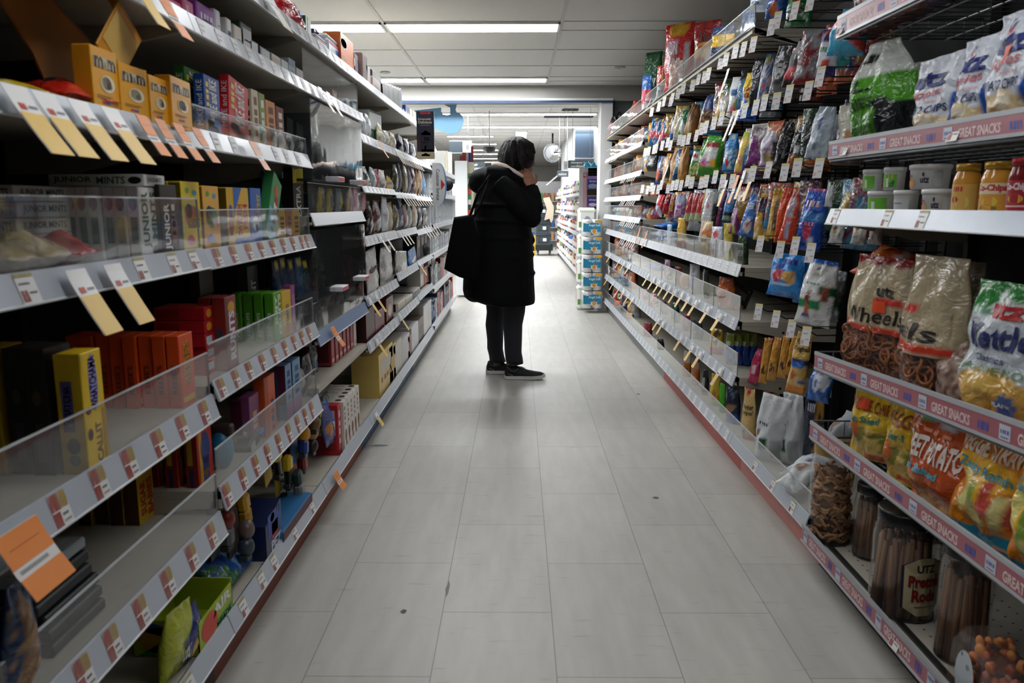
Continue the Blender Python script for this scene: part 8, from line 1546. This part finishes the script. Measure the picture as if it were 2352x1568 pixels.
# hood lying on the back with a pale lining at the neck
b = MB()
b.ball(pp(1128, 412), (.145, .155, .080), CO, 24, 16); b.ball(pp(1106, 420), (.085, .13, .072), CO, 20, 14); b.ball(pp(1150, 398), (.12, .15, .055), CO, 20, 12)
for dy in (-.10, .10): b.tube([pp(1120, 402, dy), pp(1165, 402, dy * 1.15), pp(1200, 420, dy * .9)], [.06, .05, .03], CO, 12)
ho = b.build('hood', body); remesh(ho, .008, 3)
b = MB(); FL = mat('d8c6bc', .9, bump=.6, scale=150)
for s in (-1, 1): b.tube([pp(1133, 376, .0), pp(1142, 377, s * .07), pp(1160, 382, s * .115), pp(1180, 393, s * .125), pp(1198, 404, s * .11), pp(1211, 414, s * .06)], [.014, .016, .016, .014, .012, .009], FL, 10)
b.build('hood_lining', body)
# trousers, shoes
TR = mat('10131c', .7, var=.2, bump=.3)
for uu, dy in (([(640, 1150, 1206), (690, 1150, 1206), (716, 1155, 1206), (745, 1157, 1200), (780, 1158, 1197), (808, 1161, 1198), (824, 1161, 1201), (834, 1165, 1200)], -.085), ([(640, 1114, 1166), (690, 1117, 1163), (716, 1118, 1160), (745, 1117, 1156), (780, 1119, 1154), (800, 1121, 1155), (816, 1123, 1158), (830, 1127, 1160)], .085)):
    b = MB(); b.loft([ring(u0 - (2 if i % 2 else 0), u1 + (2 if i % 3 == 1 else 0), v, .062 if v < 760 else .056, dy, n=16, sq=2.0) for i, (v, u0, u1) in enumerate(uu)], TR); b.build('trouser_leg', body)
def shoe(ux, v, dy, L):
    g = at_z(ux, v, 0); yy = YP + dy; x0 = at_y(ux, v, yy).x
    t = MB(); UP = mat('0c0d10', .7, bump=.3, scale=120)
    prof = [(.0, .034, .085), (.05, .036, .10), (.10, .038, .078), (.15, .042, .062), (.20, .044, .052), (.245, .038, .046), (.268, .02, .036)]
    t.loft([[(x * L / .27, yf * math.cos(a), .018 + (zt - .018) * max(0, math.sin(a)) ** .8) for a in [2 * PI * i / 16 for i in range(16)]] for x, yf, zt in [(-.012, .02, .05)] + prof], UP)
    o = t.build('shoe', body, (x0, yy, 0)); s = MB(); SO = mat('cfcfcd', .6, var=.1)
    s.loft([[(x * L / .27, yf * c, z) for c, z in ((-1.08, .004 + z0), (1.08, .004 + z0), (1.1, .026 + z0), (-1.1, .026 + z0))] for x, yf, z0 in ((-.016, .024, .004), (.0, .034, 0), (.06, .036, 0), (.12, .036, 0), (.18, .044, 0), (.24, .040, .003), (.275, .02, .012))], SO, smooth=False); s.build('sole', o)
    r = MB(); r.tube([(.006, -.037, .085), (.03, -.041, .062), (.055, -.042, .058), (.078, -.04, .078)], .0022, mat('5a5a5a', .5), 5); r.tube([(.01, -.039, .042), (.045, -.043, .03)], .003, mat('6a6a6c', .5), 5); r.build('piping', o)
shoe(1163, 866, -.085, .25); shoe(1121, 855, .085, .25)
tag(body, 'person in a long black padded coat, hand at the face,', 'facing the snacks', 'person')
# tote bag over her shoulder
b = MB(); TB = mat('060607', .85, spec=.1, var=.2, bump=.3)
P4 = [(1053, 494), (1096, 488), (1112, 560), (1108, 640), (1064, 626), (1031, 608), (1040, 560)]
q = [pp(u, v) for u, v in P4]; o0 = q[0]
def lay(y, s): 
    cx = sum(p.x for p in q) / 7; cz = sum(p.z for p in q) / 7
    return [(cx + (p.x - cx) * s - o0.x, y, cz + (p.z - cz) * s - o0.z) for p in q]
b.loft([lay(-.42, .80), lay(-.41, .94), lay(-.35, .97), lay(-.29, .95), lay(-.27, .9)], TB); o = b.build('tote_bag', loc=(o0.x, YP, o0.z))
s = MB()
for dy in (-.39, -.29): s.tube([Vector((pp(1086, 494).x - o0.x, dy, -.01)), Vector((pp(1106, 440).x - o0.x, dy, pp(1100, 440).z - o0.z)), Vector((pp(1128, 408).x - o0.x, -.24, pp(1128, 404).z - o0.z)), Vector((pp(1110, 470).x - o0.x, dy - .01, pp(1110, 470).z - o0.z)), Vector((pp(1094, 492).x - o0.x, dy, -.01))], .006, TB, 6)
s.build('strap', o); tag(o, 'black tote bag', 'hanging from the woman\'s shoulder at her back', 'bag')
finish_labels()

for o_ in SC.objects:                                            # keep every label within sixteen words
    if o_.parent is None and 'label' in o_:
        t_ = o_['label']
        for a_, b_ in ((' upright', ''), (' and candy figures printed', ''), (' with blue and yellow print', ', blue and yellow print'), (' from the camera', ''), (' standing', ''), (' on the bottom', ' on bottom'), ('yellow and blue candy box with red lettering', 'yellow-blue candy box with red lettering'), (', dark boxes beside it', ''), (' with yellow corner tag', ''), (' the ', ' ')):
            if len(t_.replace('-', ' ').split()) > 16: t_ = t_.replace(a_, b_)
        o_['label'] = t_.strip().rstrip(',')
